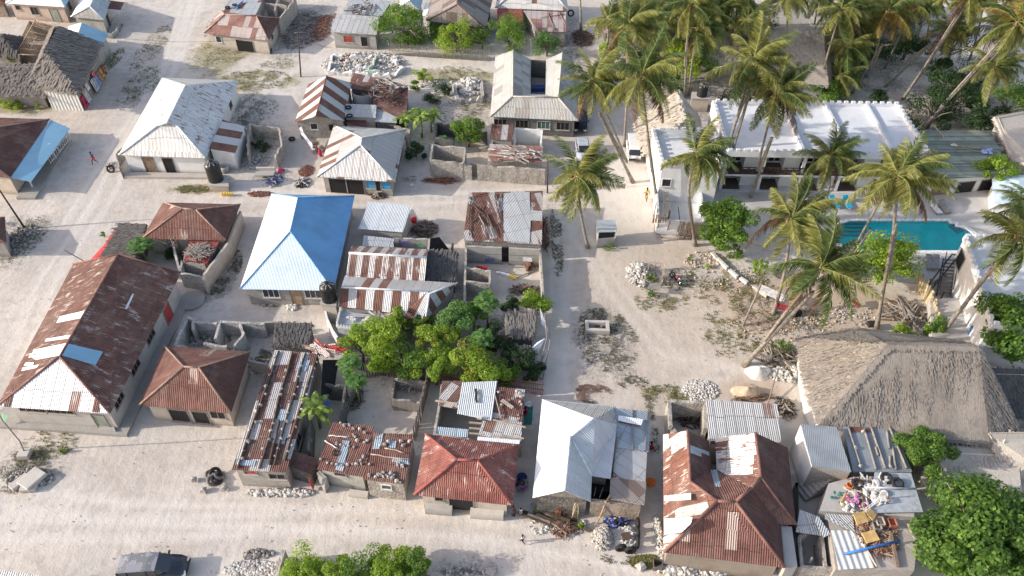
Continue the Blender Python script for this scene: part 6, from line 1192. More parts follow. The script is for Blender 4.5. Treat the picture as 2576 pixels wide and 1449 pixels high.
for i, (x, y, lb) in enumerate([(530,1195,'left'),(541,1190,'far'),(552,1196,'right'),(545,1207,'front'),(535,1208,'left front')]):
    m = MB(); m.torus(P(x,y,.22+.1*(i%2)), .36, .13, Matrix.Rotation(.5*sin(i*2),3,'X')@Matrix.Rotation(.4,3,'Y')); m.build('tyre', 'rubber' if i % 2 else 'stone_dark', None, lb+' tyre in the ring of old tyres before the long shack', 'tyre', 'ring of old tyres')
for i, (x, y, lb) in enumerate([(488,1206,'small pale cut stump left of the tyres'),(565,1228,'pale rock stump right below the tyres'),(512,1232,'low flat pale log below the tyres')]): m = MB(); m.stone(P(x,y,.2), .33, R); m.build('rock', 'stone_grey', None, lb, 'rock')
rubble('rubble', 'line of white coral rocks below the long shack front wall', 705, 1240, 85, 9, 220, .18, ['stone_white','stone_pale'], .2)
for q in ((12,1046,'cloth_green','green cloth on the post at the far left of the hall front'),): m = MB(); m.poly([P(4,1036,1.5), P(18,1048,1.2), P(12,1064,.6), P(6,1050,.9)]); m.build('cloth', q[2], None, q[3], 'cloth')
class Frame:
    def __init__(s, o, xd):
        s.o = Vector(o); s.x = Vector((xd[0], xd[1], 0)).normalized(); s.y = Vector((-s.x.y, s.x.x, 0)); s.rz = atan2(s.x.y, s.x.x)
    def p(s, x, y, z): return s.o+s.x*x+s.y*y+Vector((0,0,z))
    def box(s, m, x0, x1, y0, y1, z0, z1, mi=0): m.hexa([s.p(x0,y0,z0), s.p(x1,y0,z0), s.p(x1,y1,z0), s.p(x0,y1,z0)], [s.p(x0,y0,z1), s.p(x1,y0,z1), s.p(x1,y1,z1), s.p(x0,y1,z1)], mi)
def at0(v): return Vector((v.x, v.y, 0))
HZ = 5.3
fl, fr = P(1828,385,HZ), P(2338,394,HZ); F = Frame(at0(fl), (fr-fl)); HW = (fr-fl).length; HD = 10.6
t = thing('hotel', 'large white flat-roofed hotel with crenellated parapet and dark recessed balconies', 'hotel', F.p(0,0,0))
m = MB(); F.box(m, 0, HW, 2.3, HD, -.1, HZ-.3); F.box(m, 0, .35, 0, 2.3, -.1, HZ-.3); F.box(m, HW-.35, HW, 0, 2.3, -.1, HZ-.3); m.build('wall', 'hotel_white', t)
m = MB(); F.box(m, -.02, HW+.02, -.25, HD+.02, HZ-.3, HZ); m.build('roof', 'hotel_white', t)
m = MB(); F.box(m, .35, HW-.35, -.1, 2.3, 2.45, 2.62); m.build('balcony_floor', 'floor_brown', t)
m = MB(); F.box(m, .35, HW-.35, -.13, -.1, 2.35, 2.6); F.box(m, .35, HW-.35, -.3, 2.3, 0, .4); m.build('balcony_edge', 'hotel_white', t)
nb = 5; bw = HW/nb
for k in range(nb):
    m = MB(); x = k*bw
    for z0, z1 in ((.4, 2.45), (2.62, HZ-.3)): F.box(m, x+bw*.56, x+bw*.97, .9, 2.3, z0+.002, z1-.002)
    m.build('partition', 'hotel_white', t)
    if k: m = MB(); F.box(m, x-.15, x+.15, 0, .3, .4, 2.45); F.box(m, x-.15, x+.15, 0, .3, 2.62, HZ-.3); m.build('column', 'hotel_white', t)
    for z0 in (.45, 2.7):
        m = MB(); F.box(m, x+bw*.1, x+bw*.54, 2.22, 2.29, z0+.2, z0+1.75); w = m.build('window', 'glass_dark', t); m = MB()
        for fx in (.1, .24, .4, .54): F.box(m, x+bw*fx-.04, x+bw*fx+.04, 2.15, 2.215, z0+.2, z0+1.75)
        for zz in (z0+.12, z0+1.75): F.box(m, x+bw*.08, x+bw*.56, 2.15, 2.215, zz, zz+.08)
        m.build('frame', 'frame_white', w)
    m = MB(); F.box(m, x+.36, x+bw*.55, .1, 2.29, .402, .43); m.build('floor', 'floor_brown', t)
m = MB()
n = 26
for z in (2.75, 3.5): m.beam(F.p(.35,-.05,z), F.p(HW-.35,-.05,z), .07)
for k in range(n+1):
    x = .4+(HW-.8)*k/n; m.beam(F.p(x,-.05,2.4), F.p(x,-.05,3.55), .07)
    if k < n: x2 = .4+(HW-.8)*(k+1)/n; m.beam(F.p(x,-.05,2.75), F.p(x2,-.05,3.5), .035); m.beam(F.p(x,-.05,3.5), F.p(x2,-.05,2.75), .035)
m.build('railing', 'railing_brown', t)
m = MB()
def crenb(m, a, b, h=.22, w=.42, gap=.42, th=.3):
    m.beam(a+Vector((0,0,.2)), b+Vector((0,0,.2)), th, .4); d = b-a; L = d.length; d.normalize(); k = .1; nn = Vector((-d.y, d.x, 0))*th/2
    while k+w < L:
        p, q = a+d*k+Vector((0,0,.4)), a+d*(k+w)+Vector((0,0,.4)); m.hexa([p-nn, q-nn, q+nn, p+nn], [v+Vector((0,0,h)) for v in (p-nn, q-nn, q+nn, p+nn)]); k += w+gap
crenb(m, F.p(0,-.1,HZ), F.p(HW,-.1,HZ)); crenb(m, F.p(HW-.15,.06,HZ), F.p(HW-.15,HD-.3,HZ)); crenb(m, F.p(HW,HD-.15,HZ), F.p(0,HD-.15,HZ)); crenb(m, F.p(.15,HD-.3,HZ), F.p(.15,.06,HZ)); m.build('parapet', 'hotel_white', t)
m = MB()
for fx, w in ((.37,.35),(.39,.001),(.60,.3),(.82,.3)):
    if w > .01: F.box(m, HW*fx, HW*fx+w, .1, HD-.32, HZ+.004, HZ+(.5 if fx < .5 else .42))
m.build('roof_beam', 'hotel_white', t)
a3 = MB(); pa, pb = P(1640,333,5.2), P(1795,336,5.2); 
# left wing
wz = 5.2; q = [P(1666,417,wz), P(1812,425,wz), P(1800,334,wz), P(1642,332,wz)]
t = thing('hotel_wing', 'lower white square hotel wing with toothed parapet by the sandy lane', 'hotel', at0(q[0]))
m = MB(); m.hexa([Vector((v.x,v.y,-.1)) for v in q], q); m.build('wall', 'hotel_white', t); m = MB()
for i in range(4): crenb(m, q[i], q[(i+1)%4])
m.build('parapet', 'hotel_white', t)
opening(t, at0(q[0]), at0(q[1]), .12, .9, .9, 2.6, 'win', Vector((0,-1,0)))
F2 = Frame(at0(q[0]), (q[1]-q[0])); L2 = (q[1]-q[0]).length
m = MB(); F2.box(m, -.3, L2+.3, -5.2, -5.0, 0, 1.9); F2.box(m, -.35, -.1, -4.995, -.02, 0, 2.2); F2.box(m, L2-1.6, L2-1.4, -4.995, -.02, 0, 2.0); F2.box(m, -.095, L2-1.605, -4.995, -.02, 0, .5); m.build('patio_wall', 'hotel_white', t)
bar('lamp_pole', 'thin lamp pole on the white patio of the hotel wing', (1711,562,0), (1706,520,2.6), .07, 'metal_dark', 'lamp pole')
# upper-left stair tower of main block
m = MB(); a = P(1800,262,5.6)
# terrace and pool
PZ = .35
outer = [P(*q_, PZ) for q_ in ((1770,470),(2345,478),(2520,470),(2576,520),(2600,640),(2440,650),(2330,720),(2120,690),(1985,640),(1890,600),(1790,560))]
pool = [(2140,555),(2385,555),(2390,561),(2402,562),(2404,569),(2414,570),(2428,574),(2442,583),(2452,597),(2453,613),(2446,631),(2165,629),(2140,620),(2120,617),(2106,608),(2099,595),(2100,578),(2110,565),(2126,559)]
hole = [P(x, y, PZ) for x, y in pool]; cx = sum((p.x for p in hole))/len(hole); cy = sum((p.y for p in hole))/len(hole)
rim = [Vector((cx+(p.x-cx)*1.07, cy+(p.y-cy)*1.14, PZ)) for p in hole]
def ring(m, A, B, za, zb):
    n = len(A)
    for i in range(n):
        j = (i+1)%n; m.poly([Vector((A[i].x,A[i].y,za)), Vector((A[j].x,A[j].y,za)), Vector((B[j].x,B[j].y,zb)), Vector((B[i].x,B[i].y,zb))])
m = MB(); tri = tessellate_polygon([outer, rim]); allp = outer+rim
for a, b, c in tri:
    v = [allp[a], allp[b], allp[c]]
    if (v[1]-v[0]).cross(v[2]-v[0]).z < 0: v = v[::-1]
    m.poly(v)
ring(m, outer, outer, PZ, -.2); m.build('terrace', 'terrace_mat', None, None, None, None, 'structure')
t = thing('swimming_pool', 'turquoise swimming pool with stepped corners and white coping', 'swimming pool', Vector((cx,cy,0)))
m = MB(); ring(m, rim, hole, PZ+.05, PZ+.05); ring(m, rim, rim, PZ-.05, PZ+.05); ring(m, hole, hole, .02, PZ+.05); m.build('coping', 'coping', t)
m = MB(); m.poly([Vector((p.x,p.y,.03)) for p in (hole if True else [])][::-1]); m.build('floor', 'pool_floor', t)
m = MB(); m.poly([Vector((p.x,p.y,PZ-.08)) for p in hole][::-1]); m.build('water', 'water', t, None, None, None)
m = MB()
for k in range(4): a = P(2118,562+6*k,.1); m.box(a+Vector((1.0,-.25*k,.02-.0*k)), (3.0,.28,.1+.02*(4-k)))
m.build('steps', 'pool_step', t)
m = MB()
for k in range(4): m.box(P(2396+6*k,566+5*k,.12), (1.0,.28,.14), .5)
m.build('steps', 'pool_step', t)
for p in t.children:
    pass
def lounger(label, x, y, rz, mat, grp):
    o = P(x, y, PZ); t = thing('sun_lounger', label, 'sun lounger', o, grp); Mz = Matrix.Rotation(rz,3,'Z'); m = MB()
    m.box(o+Mz@Vector((0,-.2,.32)), (.62,1.3,.08), 0, 0, Mz); m.box(o+Mz@Vector((0,.72,.5)), (.62,.7,.08), 0, 0, Mz@Matrix.Rotation(.6,3,'X')); m.build('mattress', mat, t)
    m = MB()
    for a in (-.28,.28):
        for b in (-.75,.45): m.beam(o+Mz@Vector((a,b,0)), o+Mz@Vector((a,b,.3)), .06)
        m.beam(o+Mz@Vector((a,-.85,.26)), o+Mz@Vector((a,1.0,.26)), .06)
    m.build('frame', 'wood_grey', t)
for a in [('left of the two bright blue sun loungers',2099,516,.25,'lounger_blue'),('right of the two bright blue sun loungers',2130,517,.05,'lounger_blue'),('grey sun lounger left of the blue pair',2072,515,.2,'plastic_grey'),('left of the two pale loungers behind the pool',2352,530,.15,'cloth_white'),('right of the two pale loungers behind the pool',2374,528,.12,'wood_grey'),('grey lounger below the pool, left one',2336,668,-.2,'plastic_grey'),('grey lounger below the pool, right one',2352,668,-.3,'plastic_grey')]: lounger(a[0], a[1], a[2], a[3], a[4], 'sun loungers around the pool')
m = MB(); m.box(P(2114,508,PZ+.2), (.35,.35,.3)); m.build('side_table', 'lounger_blue', None, 'tiny blue side table between the two bright blue loungers', 'table')
# plank roof bar
r = house('pool_bar', 'pool bar with weathered greenish plank roof and wooden door', dict(A=(2345,452,3.0), B=(2545,440,2.6), C=(2492,329,2.8), D=(2318,330,3.1)), 'ABCD', [('plank_green','ABCD')], wall='wall_white', ins=[.5,.2,.2,.2], cat='bar', ops=[(0,.17,2.0,1.8,.1,'door'),(0,.5,2.0,1.7,.1,'win_dark'),(0,.8,2.0,1.7,.1,'win_dark')])
T6 = plane3((2345,452,3.0),(2545,440,2.6),(2492,329,2.8)); m = MB()
for k in range(34):
    y0 = 331+k*3.5; x0 = 2319+k*.72+R.uniform(-3,3); x1 = 2492+(k*1.55)+R.uniform(-10,14); m.beam(on(T6,x0,y0,.05+.02*(k%2)), on(T6,x1,y0-k*.09,.05+.02*(k%2)), .3*R.uniform(.6,1.1), .03)
m.build('plank', 'plank_green', r)
for a, b, w, mt, lb in (((2348,320),(2374,350),.14,'wood_pale','pale pole at the top of the plank roof'),((2400,369),(2475,380),.1,'bamboo','upper long pole on the plank roof'),((2400,372),(2468,388),.08,'bamboo','lower long pole on the plank roof'),((2345,392),(2358,408),.15,'wood_grey','short stick at the left of the plank roof')): m = MB(); m.tube([on(T6,*a,.2), on(T6,*b,.2)], w/2, 6); m.build('pole', mt, None, lb, 'pole')
m = MB(); p = on(T6,2398,368,.2); m.stone(p, .4, R, 0, .3); m.build('bag', 'stone_white', None, 'white bag on the end of the poles on the plank roof', 'bag')
m = MB(); p = on(T6,2478,384,.15)
for k in range(8): m.stone(p+Vector((R.uniform(-.7,.7), R.uniform(-.4,.4), .1)), .3, R, 0, .4)
m.build('tarpaulin', 'cloth_skyblue', None, 'crumpled pale blue tarpaulin on the right of the plank roof', 'tarpaulin')
tree('almond_tree', 'light green round tree before the pool bar door', 2503, 428, 50, 3.0, 'leaf_bright', 2200, .17, .8, ry=44, lobes=18)
hip('pale blue-roofed building at the right edge below the palm', (2500,510), (2640,530), (2640,440), (2495,440), (2560,470), (2565,455), ['roof_blue_pale']*4, ze=2.6, rz=3.4, wall='wall_white', caps=[])
thatch('thatched_house', 'pale thatched roof cut by the right edge above the pool bar', dict(A=(2548,395,2.6), B=(2660,460,2.6), C=(2680,260,3.6), D=(2501,293,4.2)), 'ABCD', ['ABCD'], mat='thatch_pale', wall='wall_grey', dens=13, ins=.4)
for k in range(3): m = MB(); b = P(2530+k*14,360+k*26,0); m.beam(b, b+Vector((.2,0,2.6)), .14); m.build('post', 'wood_grey', None, ['far','middle','near'][k]+' timber post under the pale thatch at the right edge', 'post', 'posts of the pale thatch')
# gate house thatch and tank
thatch('thatched_gatehouse', 'steep pale thatched gatehouse between the palms and the hotel wing', dict(A=(1625,388,2.4), B=(1758,362,2.4), C=(1762,300,2.4), D=(1598,306,2.4), N=(1722,302,5.0), F=(1706,229,5.6)), 'ABCD', ['DAN','DNF','ABN','BCFN','CDF'], mat='thatch_pale', wall='wall_white', dens=14, caps=['NF'])
pedestal('grey concrete tank stand behind the thatched gatehouse', [(1738,247),(1787,248),(1785,232),(1740,231)], 2.0); water_tank('small black water tank behind the thatched gatehouse', 1765, 240, 2.0, .66, 1.6)
# top thatches
thatch('thatched_house', 'big weathered thatched resort building behind the palms', dict(A=(1925,212,3.0), B=(2085,214,3.0), C=(2120,60,3.0), D=(1880,60,3.0), N=(1935,75,7.0), F=(2070,62,7.0)), 'ABCD', ['ABFN','BCF','CDNF','DAN'], mat='thatch_tan', wall='wall_white', dens=12)
thatch('thatched_house', 'pale thatched cone roof left of the big resort thatch', dict(A=(1780,142,2.8), B=(1880,150,2.8), C=(1880,80,2.8), D=(1800,85,2.8), N=(1838,58,5.5), F=(1842,55,5.5)), 'ABCD', ['ABN','BCFN','CDF','DAN'], mat='thatch_pale', wall='wall_white', dens=12)
thatch('thatched_house', 'thatched bungalow behind the leftmost tall palms', dict(A=(1520,92,2.6), B=(1690,92,2.6), C=(1700,10,2.6), D=(1530,10,2.6), N=(1570,28,5.4), F=(1650,26,5.4)), 'ABCD', ['ABFN','BCF','CDNF','DAN'], mat='thatch_brown', wall='wall_white', dens=12)
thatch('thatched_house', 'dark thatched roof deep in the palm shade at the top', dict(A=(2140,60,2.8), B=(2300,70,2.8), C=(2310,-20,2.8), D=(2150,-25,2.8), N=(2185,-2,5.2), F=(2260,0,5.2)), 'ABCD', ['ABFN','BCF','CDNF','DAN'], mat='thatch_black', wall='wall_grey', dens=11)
thatch('beach_umbrella', 'small thatched beach shelter at the top right', dict(A=(2315,12,2.2), B=(2358,12,2.2), C=(2360,-10,2.2), D=(2318,-10,2.2), N=(2337,-6,3.2), F=(2338,-8,3.2)), 'ABCD', ['ABN','BCFN','CDF','DAN'], mat='thatch_brown', wallh=False, dens=11)
m = MB()
for x in (2322,2352): m.beam(P(x,38,0), P(x+2,8,2.2), .14)
m.build('post', 'wood_grey', None, 'thin posts carrying the small beach shelter', 'posts')
# big front thatch
thatch('thatched_hall', 'largest thatched hall with shaggy brown front slope and pale hip', dict(A=(2062,1068,3.0), B=(2490,1117,3.0), C=(2560,1080,3.0), H=(2420,858,3.0), D=(2160,824,3.0), I=(2010,850,3.0), E=(2014,905,3.0), G=(2030,985,3.0), N=(2229,868,7.2), F=(2462,874,7.2)), 'ABCHDIEG', ['ABFN','BCF','CHF','HDNF','DIN','IEN','EGN','GAN'], mat='thatch_brown', wall='wall_white', dens=24, rows=.3, ins=.5, ribs=.08, ls=.45, layer=.8, caps=['NF','NA','FC'])
ht = [o for o in bpy.data.objects if o.get('label','').startswith('largest thatched')][0]
rf = [c for c in ht.children if c.name.startswith('roof')][0]
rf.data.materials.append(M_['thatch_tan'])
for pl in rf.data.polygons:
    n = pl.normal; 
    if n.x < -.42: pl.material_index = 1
thatch('thatched_house', 'pale thatched roof at the lower right edge, beyond the largest hall', dict(A=(2510,1150,2.2), B=(2660,1200,2.2), C=(2660,1085,3.4), D=(2490,1088,3.6)), 'ABCD', ['ABCD'], mat='thatch_pale', wall='wall_white', dens=14)
thatch('thatched_house', 'low pale thatch in shade between the two broad trees', dict(A=(2320,1215,1.6), B=(2570,1240,1.6), C=(2560,1130,2.2), D=(2350,1118,2.6)), 'ABCD', ['ABCD'], mat='thatch_pale', wall='wall_white', dens=13)
thatch('thatched_house', 'dark grey shaded thatch beyond the right end of the largest hall', dict(A=(2520,1040,2.0), B=(2640,1060,2.0), C=(2640,930,3.0), D=(2480,925,3.0)), 'ABCD', ['ABCD'], mat='thatch_black', wall='wall_grey', dens=11)
# white tower at right + stairs
q = [P(2492,822,4.6), P(2700,850,4.6), P(2660,608,4.6), P(2424,603,4.6)]; t = thing('white_villa', 'white flat-roofed villa with stepped parapet at the right edge', 'villa', at0(q[0])); m = MB(); m.hexa([Vector((v.x,v.y,-.1)) for v in q], q); m.build('wall', 'hotel_white', t); m = MB()
for i in range(4): crenb(m, q[i], q[(i+1)%4], .25)
m.build('parapet', 'hotel_white', t); o1 = (q[3]-q[0]); opening(t, at0(q[3]), at0(q[0]), .12, 1.6, 1.6, 2.4, 'win_dark', Vector((-o1.y, o1.x, 0)).normalized())
t = thing('metal_stairs', 'brown metal outdoor staircase with frame rising to the white villa', 'stairs', P(2360,740)); m = MB(); a, b = P(2372,745,0), P(2390,650,2.4)
for k in range(11): p = a.lerp(b, (k+.5)/11); m.box(p, (1.3,.26,.05), -.1)
m.build('step', 'wood_grey', t); m = MB()
for s in (-.66,.66): m.beam(a+Vector((s,0,0)), b+Vector((s,0,0)), .1); m.beam(a+Vector((s,0,.9)), b+Vector((s,0,.9)), .07)
for x, y, z in ((2332,720,0),(2345,728,0),(2366,752,0)): m.beam(P(x,y,z), P(x,y,z)+Vector((0,0,1)), .08)
m.beam(P(2332,722,1.2), P(2395,640,2.6), .12); m.beam(P(2344,727,1.2), P(2412,642,2.6), .12); m.beam(P(2395,640,2.6), P(2450,648,2.6), .1); m.build('frame', 'metal_dark', t)
m = MB(); wallpoly(m, [P(2372,748,.6), P(2490,845,.6), P(2478,800,.6), P(2400,742,.6)], .5); 
slab('flat_roof', 'low grey-brown dirt roof beside the white villa wall', 'roof slab', [(2345,862),(2440,862),(2485,835),(2420,750),(2340,752)], 1.2, 1.3, 'concrete')
bar('pole', 'bright blue pole leaning below the white villa', (2425,862,.1), (2446,820,2.2), .14, 'pipe_blue', 'pole'); 
m = MB(); a, b = P(2443,864,.1), P(2474,822,2.6)
for s in (0,.4): m.beam(a+Vector((s,0,0)), b+Vector((s,0,0)), .07)
for k in range(8): p = a.lerp(b,(k+.5)/8); m.beam(p, p+Vector((.4,0,0)), .05)
m.build('ladder', 'frame_white', None, 'white ladder leaning below the white villa', 'ladder')
# beach fence etc.
palefence('bamboo and thatch fence below the white hotel patio', [(1644,582),(1700,590),(1757,600)], 1.9, 'bamboo', .16, gap=.16, jig=.25)
for k, (x, lb) in enumerate(((1650,'first'),(1676,'second'),(1702,'third'),(1728,'fourth'))): bar('pole', lb+' slanting pole from the left on the bamboo fence', (x,584+k*2,0), (x+10,553+k*3,2.2), .12, 'bamboo', 'pole', group='slanting poles of the bamboo fence')
t = thing('wooden_stand', 'rickety pole platform at the corner of the hotel patio', 'platform', P(1660,570)); m = MB()
for x, y in ((1646,575),(1675,578),(1642,560),(1680,562)): b = P(x,y); m.tube([b, b+Vector((.05,.1,2.6))], .06, 5)
for k in range(6): m.beam(P(1644+k*6,560,2.2+.1), P(1646+k*6,540,2.3), .12, .05)
m.build('frame', 'wood', t)
m = MB(); a, b = P(1668,548,2.2), P(1671,480,4.4)
for s in (0,.4): m.beam(a+Vector((s,0,0)), b+Vector((s,0,0)), .06)
for k in range(9): p = a.lerp(b,(k+.5)/9); m.beam(p, p+Vector((.4,0,0)), .05)
m.build('ladder', 'bamboo', None, 'bamboo ladder leaning on the white hotel wing', 'ladder')
palefence('thatch and reed fence curving beside the timber heap', [(2300,715),(2330,760),(2342,800),(2350,850)], 1.7, 'straw', .22, gap=.13, jig=.3)
sticks('timber_pile', 'heap of cut pale timber and poles beside the reed fence', 2285, 795, 48, 32, 70, 2.6, .13, ['wood_pale','wood_grey','wood'], .7, seed=2)
# kiosk
t = thing('kiosk', 'tiny kiosk with corrugated metal roof and open counter under the palm', 'kiosk', P(1525,605)); A, B, C, D = P(1502,584,2.3), P(1553,583,2.1), P(1547,552,2.1), P(1500,553,2.3)
m = MB(); roof_face(m, [A,B,C,D], 0, .04); m.build('roof', 'roof_zinc_new', t); ip = inset([A,B,C,D], .15); m = MB()
m.hexa([Vector((v.x,v.y,-.1)) for v in ip], [Vector((v.x,v.y,1.15)) for v in ip]); m.build('counter', 'wall_grey', t); m = MB()
for v in ip: m.beam(Vector((v.x,v.y,1.1)), Vector((v.x,v.y,2.15)), .1)
m.build('post', 'frame_white', t); m = MB(); m.hexa([Vector((v.x*.97+.03*ip[2].x,v.y+.15,1.2)) for v in ip], [Vector((v.x*.97+.03*ip[2].x,v.y+.15,1.9)) for v in ip]); m.build('opening', 'dark_void', t)
shrub('weed', 'low green weeds in front of the kiosk', 1535, 622, 20, .2, 'leaf_mid', 240, .08, ry=10)
# trough
t = thing('well_frame', 'rectangular low concrete trough frame on the shaded plaza', 'trough', P(1503,822)); px = [(1474,830),(1534,833),(1532,806),(1472,805)]; o4 = [P(x,y,.5) for x,y in px]; i4 = inset(o4, .3); m = MB()
for i in range(4):
    j = (i+1)%4; m.poly([o4[i],o4[j],i4[j],i4[i]]); m.poly([Vector((o4[i].x,o4[i].y,0)),Vector((o4[j].x,o4[j].y,0)),o4[j],o4[i]]); m.poly([i4[i],i4[j],Vector((i4[j].x,i4[j].y,0)),Vector((i4[i].x,i4[i].y,0))])
m.build('frame', 'concrete_pale', t)
rubble('rubble', 'grey stones inside the rectangular concrete trough', 1503, 820, 18, 6, 40, .14, ['stone_grey','stone_dark'], .1)
# plaza rubble pile with pen
rubble('rubble_pile', 'round heap of white coral rocks on the plaza', 1608, 690, 32, 30, 520, .18, ['stone_pale','stone_white','stone_grey'], .8)
palefence('crooked stick pen right of the white coral heap', [(1622,722),(1618,700),(1632,680),(1660,682),(1668,700),(1660,725)], 1.3, 'wood_pale', .09, gap=.24, jig=.5)
slab('sack_cloth', 'grey sackcloth hung on the front of the stick pen', 'cloth', [(1628,726),(1660,728),(1664,712),(1634,712)], .9, .05, 'wood_grey'); shrub('weed', 'yellow-green plants growing inside the stick pen', 1640, 700, 15, .4, 'leaf_bright', 260, .12); shrub('weed', 'pale green weed in front of the stick pen', 1636, 738, 12, .4, 'leaf_fresh', 220, .1)
# white sand piles etc.
mound('lime_pile', 'smooth bright white lime pile beside the leaning palm base', 1908, 938, 34, 20, .9, 'stone_white', 'lime pile', 2); rubble('rubble', 'white coral blocks right of the smooth lime pile', 1975, 942, 50, 20, 170, .2, ['stone_white','stone_pale'], .3)
rubble('rubble', 'flat round patch of white coral chips on the plaza', 1762, 982, 45, 28, 900, .1, ['stone_white','stone_pale'], .15)
mound('sand_pile', 'tan sand pile behind the pale grey roof', 1880, 985, 40, 20, .8, 'sand_tan', 'sand pile', 6)
sticks('brushwood', 'fallen brown palm frond across the tan sand', 1890, 1002, 40, 8, 90, 1.6, .04, ['dry_leaf','bamboo'], .25, ang=.35, spread=.7)
sticks('debris', 'dark rubbish and timber heap between grey roof and thatched hall', 1975, 1028, 22, 24, 150, .9, .07, ['wood_dark','wood_grey','cloth_black','wood_pale'], .5)
sticks('debris', 'grey driftwood and branches beside the leaning palm base', 1965, 900, 60, 32, 120, 2.0, .07, ['wood_grey','wood_dark','wood_pale'], .3)
rubble('rubble', 'broken white coral blocks along the ruined fence line', 1775, 655, 60, 22, 130, .13, ['stone_pale','sand_tan'], .12)
for i, (a, b, lb) in enumerate((((1790,637),(1830,675),'upper left'),((1835,680),(1855,697),'middle'),((1862,700),(1880,712),'lower'),((1895,720),(1930,745),'farthest right'))):
    m = MB(); m.beam(P(*a,.15), P(*b,.2), .3, .35); m.build('fallen_wall', 'stone_white' if i < 3 else 'stone_pale', None, lb+' piece of the toppled white boundary wall', 'wall piece')
bar('pole', 'tall leaning pole with a guy rope on the plaza edge', (1868,820,0), (1915,712,4.0), .2, 'palm_bark', 'pole', round_=True)
for i, (x0, y0, x1, y1, z, w, mt, lb) in enumerate([(1915,715,1990,748,2.2,.9,'cloth_white','long white sheets drying on the line under the palm'),(1955,760,1985,770,1.7,.7,'cloth_crimson','crimson cloth on the line under the palm'),(2125,735,2140,755,1.5,.5,'cloth_white','white shirt hanging left of the tall palm trunk'),(2145,750,2162,765,1.5,.4,'cloth_red','red and white cloth hanging beside the tall palm trunk')]):
    m = MB(); A, B = P(x0,y0,z), P(x1,y1,z); m.poly([A, B, B-Vector((0,.1,w)), A-Vector((0,.1,w))]); m.poly([A, B, B-Vector((0,.1,w)), A-Vector((0,.1,w))][::-1]); m.build('laundry', mt, None, lb, 'laundry')
m = MB(); m.box(P(2005,788,.3), (.7,.5,.5), .3); m.build('box', 'cloth_black', None, 'small black box near the leaning palm', 'box'); m = MB(); m.box(P(2195,815,.4), (.9,.5,.4), .1); m.build('box', 'metal_dark', None, 'small dark metal box at the foot of the tall palm', 'box')
rubble('rubble', 'grey stones and dead wood right of the leaning palm', 2040, 810, 70, 24, 120, .12, ['sand_tan','stone_grey'], .1)
# trees of the east
tree('garden_tree', 'large dark green tree against the white hotel patio', 1828, 560, 74, 3.6, 'leaf_mid', 7000, .17, .85, ry=66, lobes=36, seed=4)
shrub('shrub', 'bright climbing shrub at the foot of the large dark tree', 1850, 632, 34, .8, 'leaf_mid', 800, .12, ry=24); shrub('shrub', 'fresh green shrub left of the double palm', 1915, 670, 22, 1.2, 'leaf_bright', 800, .12, ry=30)
tree('garden_tree', 'broad yellow-green tree in front of the pool', 2234, 650, 98, 3.0, 'leaf_bright', 7000, .17, .62, ry=62, lobes=34, seed=2)
shrub('shrub', 'bright low shrub at the foot of the timber heap', 2265, 835, 42, .8, 'leaf_bright', 1100, .13, ry=22); shrub('shrub', 'fresh green bush right of the timber heap, behind the thatched hall', 2345, 825, 40, 1.1, 'leaf_mid', 1600, .14, ry=34)
tree('broadleaf_tree', 'dense dark tree in front of the white villa', 2545, 815, 82, 4.0, 'leaf_almond', 13000, .22, .9, ry=95, lobes=60, seed=5)
tree('broadleaf_tree', 'round glossy tree between the low grey roof and the largest hall', 2326, 1132, 72, 3.4, 'leaf_almond', 9000, .17, .9, ry=68, lobes=30, seed=7, asp=.35)
tree('almond_tree', 'huge broad-leaved tree filling the bottom right corner', 2464, 1335, 168, 3.8, 'leaf_almond', 24000, .2, .62, ry=150, lobes=75, seed=9, asp=.7)
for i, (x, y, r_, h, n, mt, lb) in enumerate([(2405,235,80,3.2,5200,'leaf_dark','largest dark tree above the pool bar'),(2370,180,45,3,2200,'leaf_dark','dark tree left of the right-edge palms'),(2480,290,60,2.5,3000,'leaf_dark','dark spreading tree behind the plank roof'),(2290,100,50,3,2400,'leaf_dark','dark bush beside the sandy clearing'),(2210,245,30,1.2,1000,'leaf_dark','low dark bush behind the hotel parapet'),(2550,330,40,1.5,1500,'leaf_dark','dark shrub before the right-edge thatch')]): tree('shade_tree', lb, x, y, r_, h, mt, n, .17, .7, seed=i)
tree('flower_tree', 'bright tree with red flowers among the tall palms', 1705, 150, 62, 3.0, 'leaf_bright', 3600, .16, .8, lobes=22, flowers=True)
tree('flower_tree', 'yellow-green bush at the foot of the leftmost palms', 1530, 130, 34, 2.0, 'leaf_bright', 1200, .16)
tree('shade_tree', 'dark tree with red flowers beside the black tank', 1840, 250, 42, 1.4, 'leaf_dark', 1500, .15, flowers=True)
tree('shade_tree', 'dark garden bush left of the black tank', 1690, 212, 36, 1.4, 'leaf_dark', 1400, .15, flowers=True)
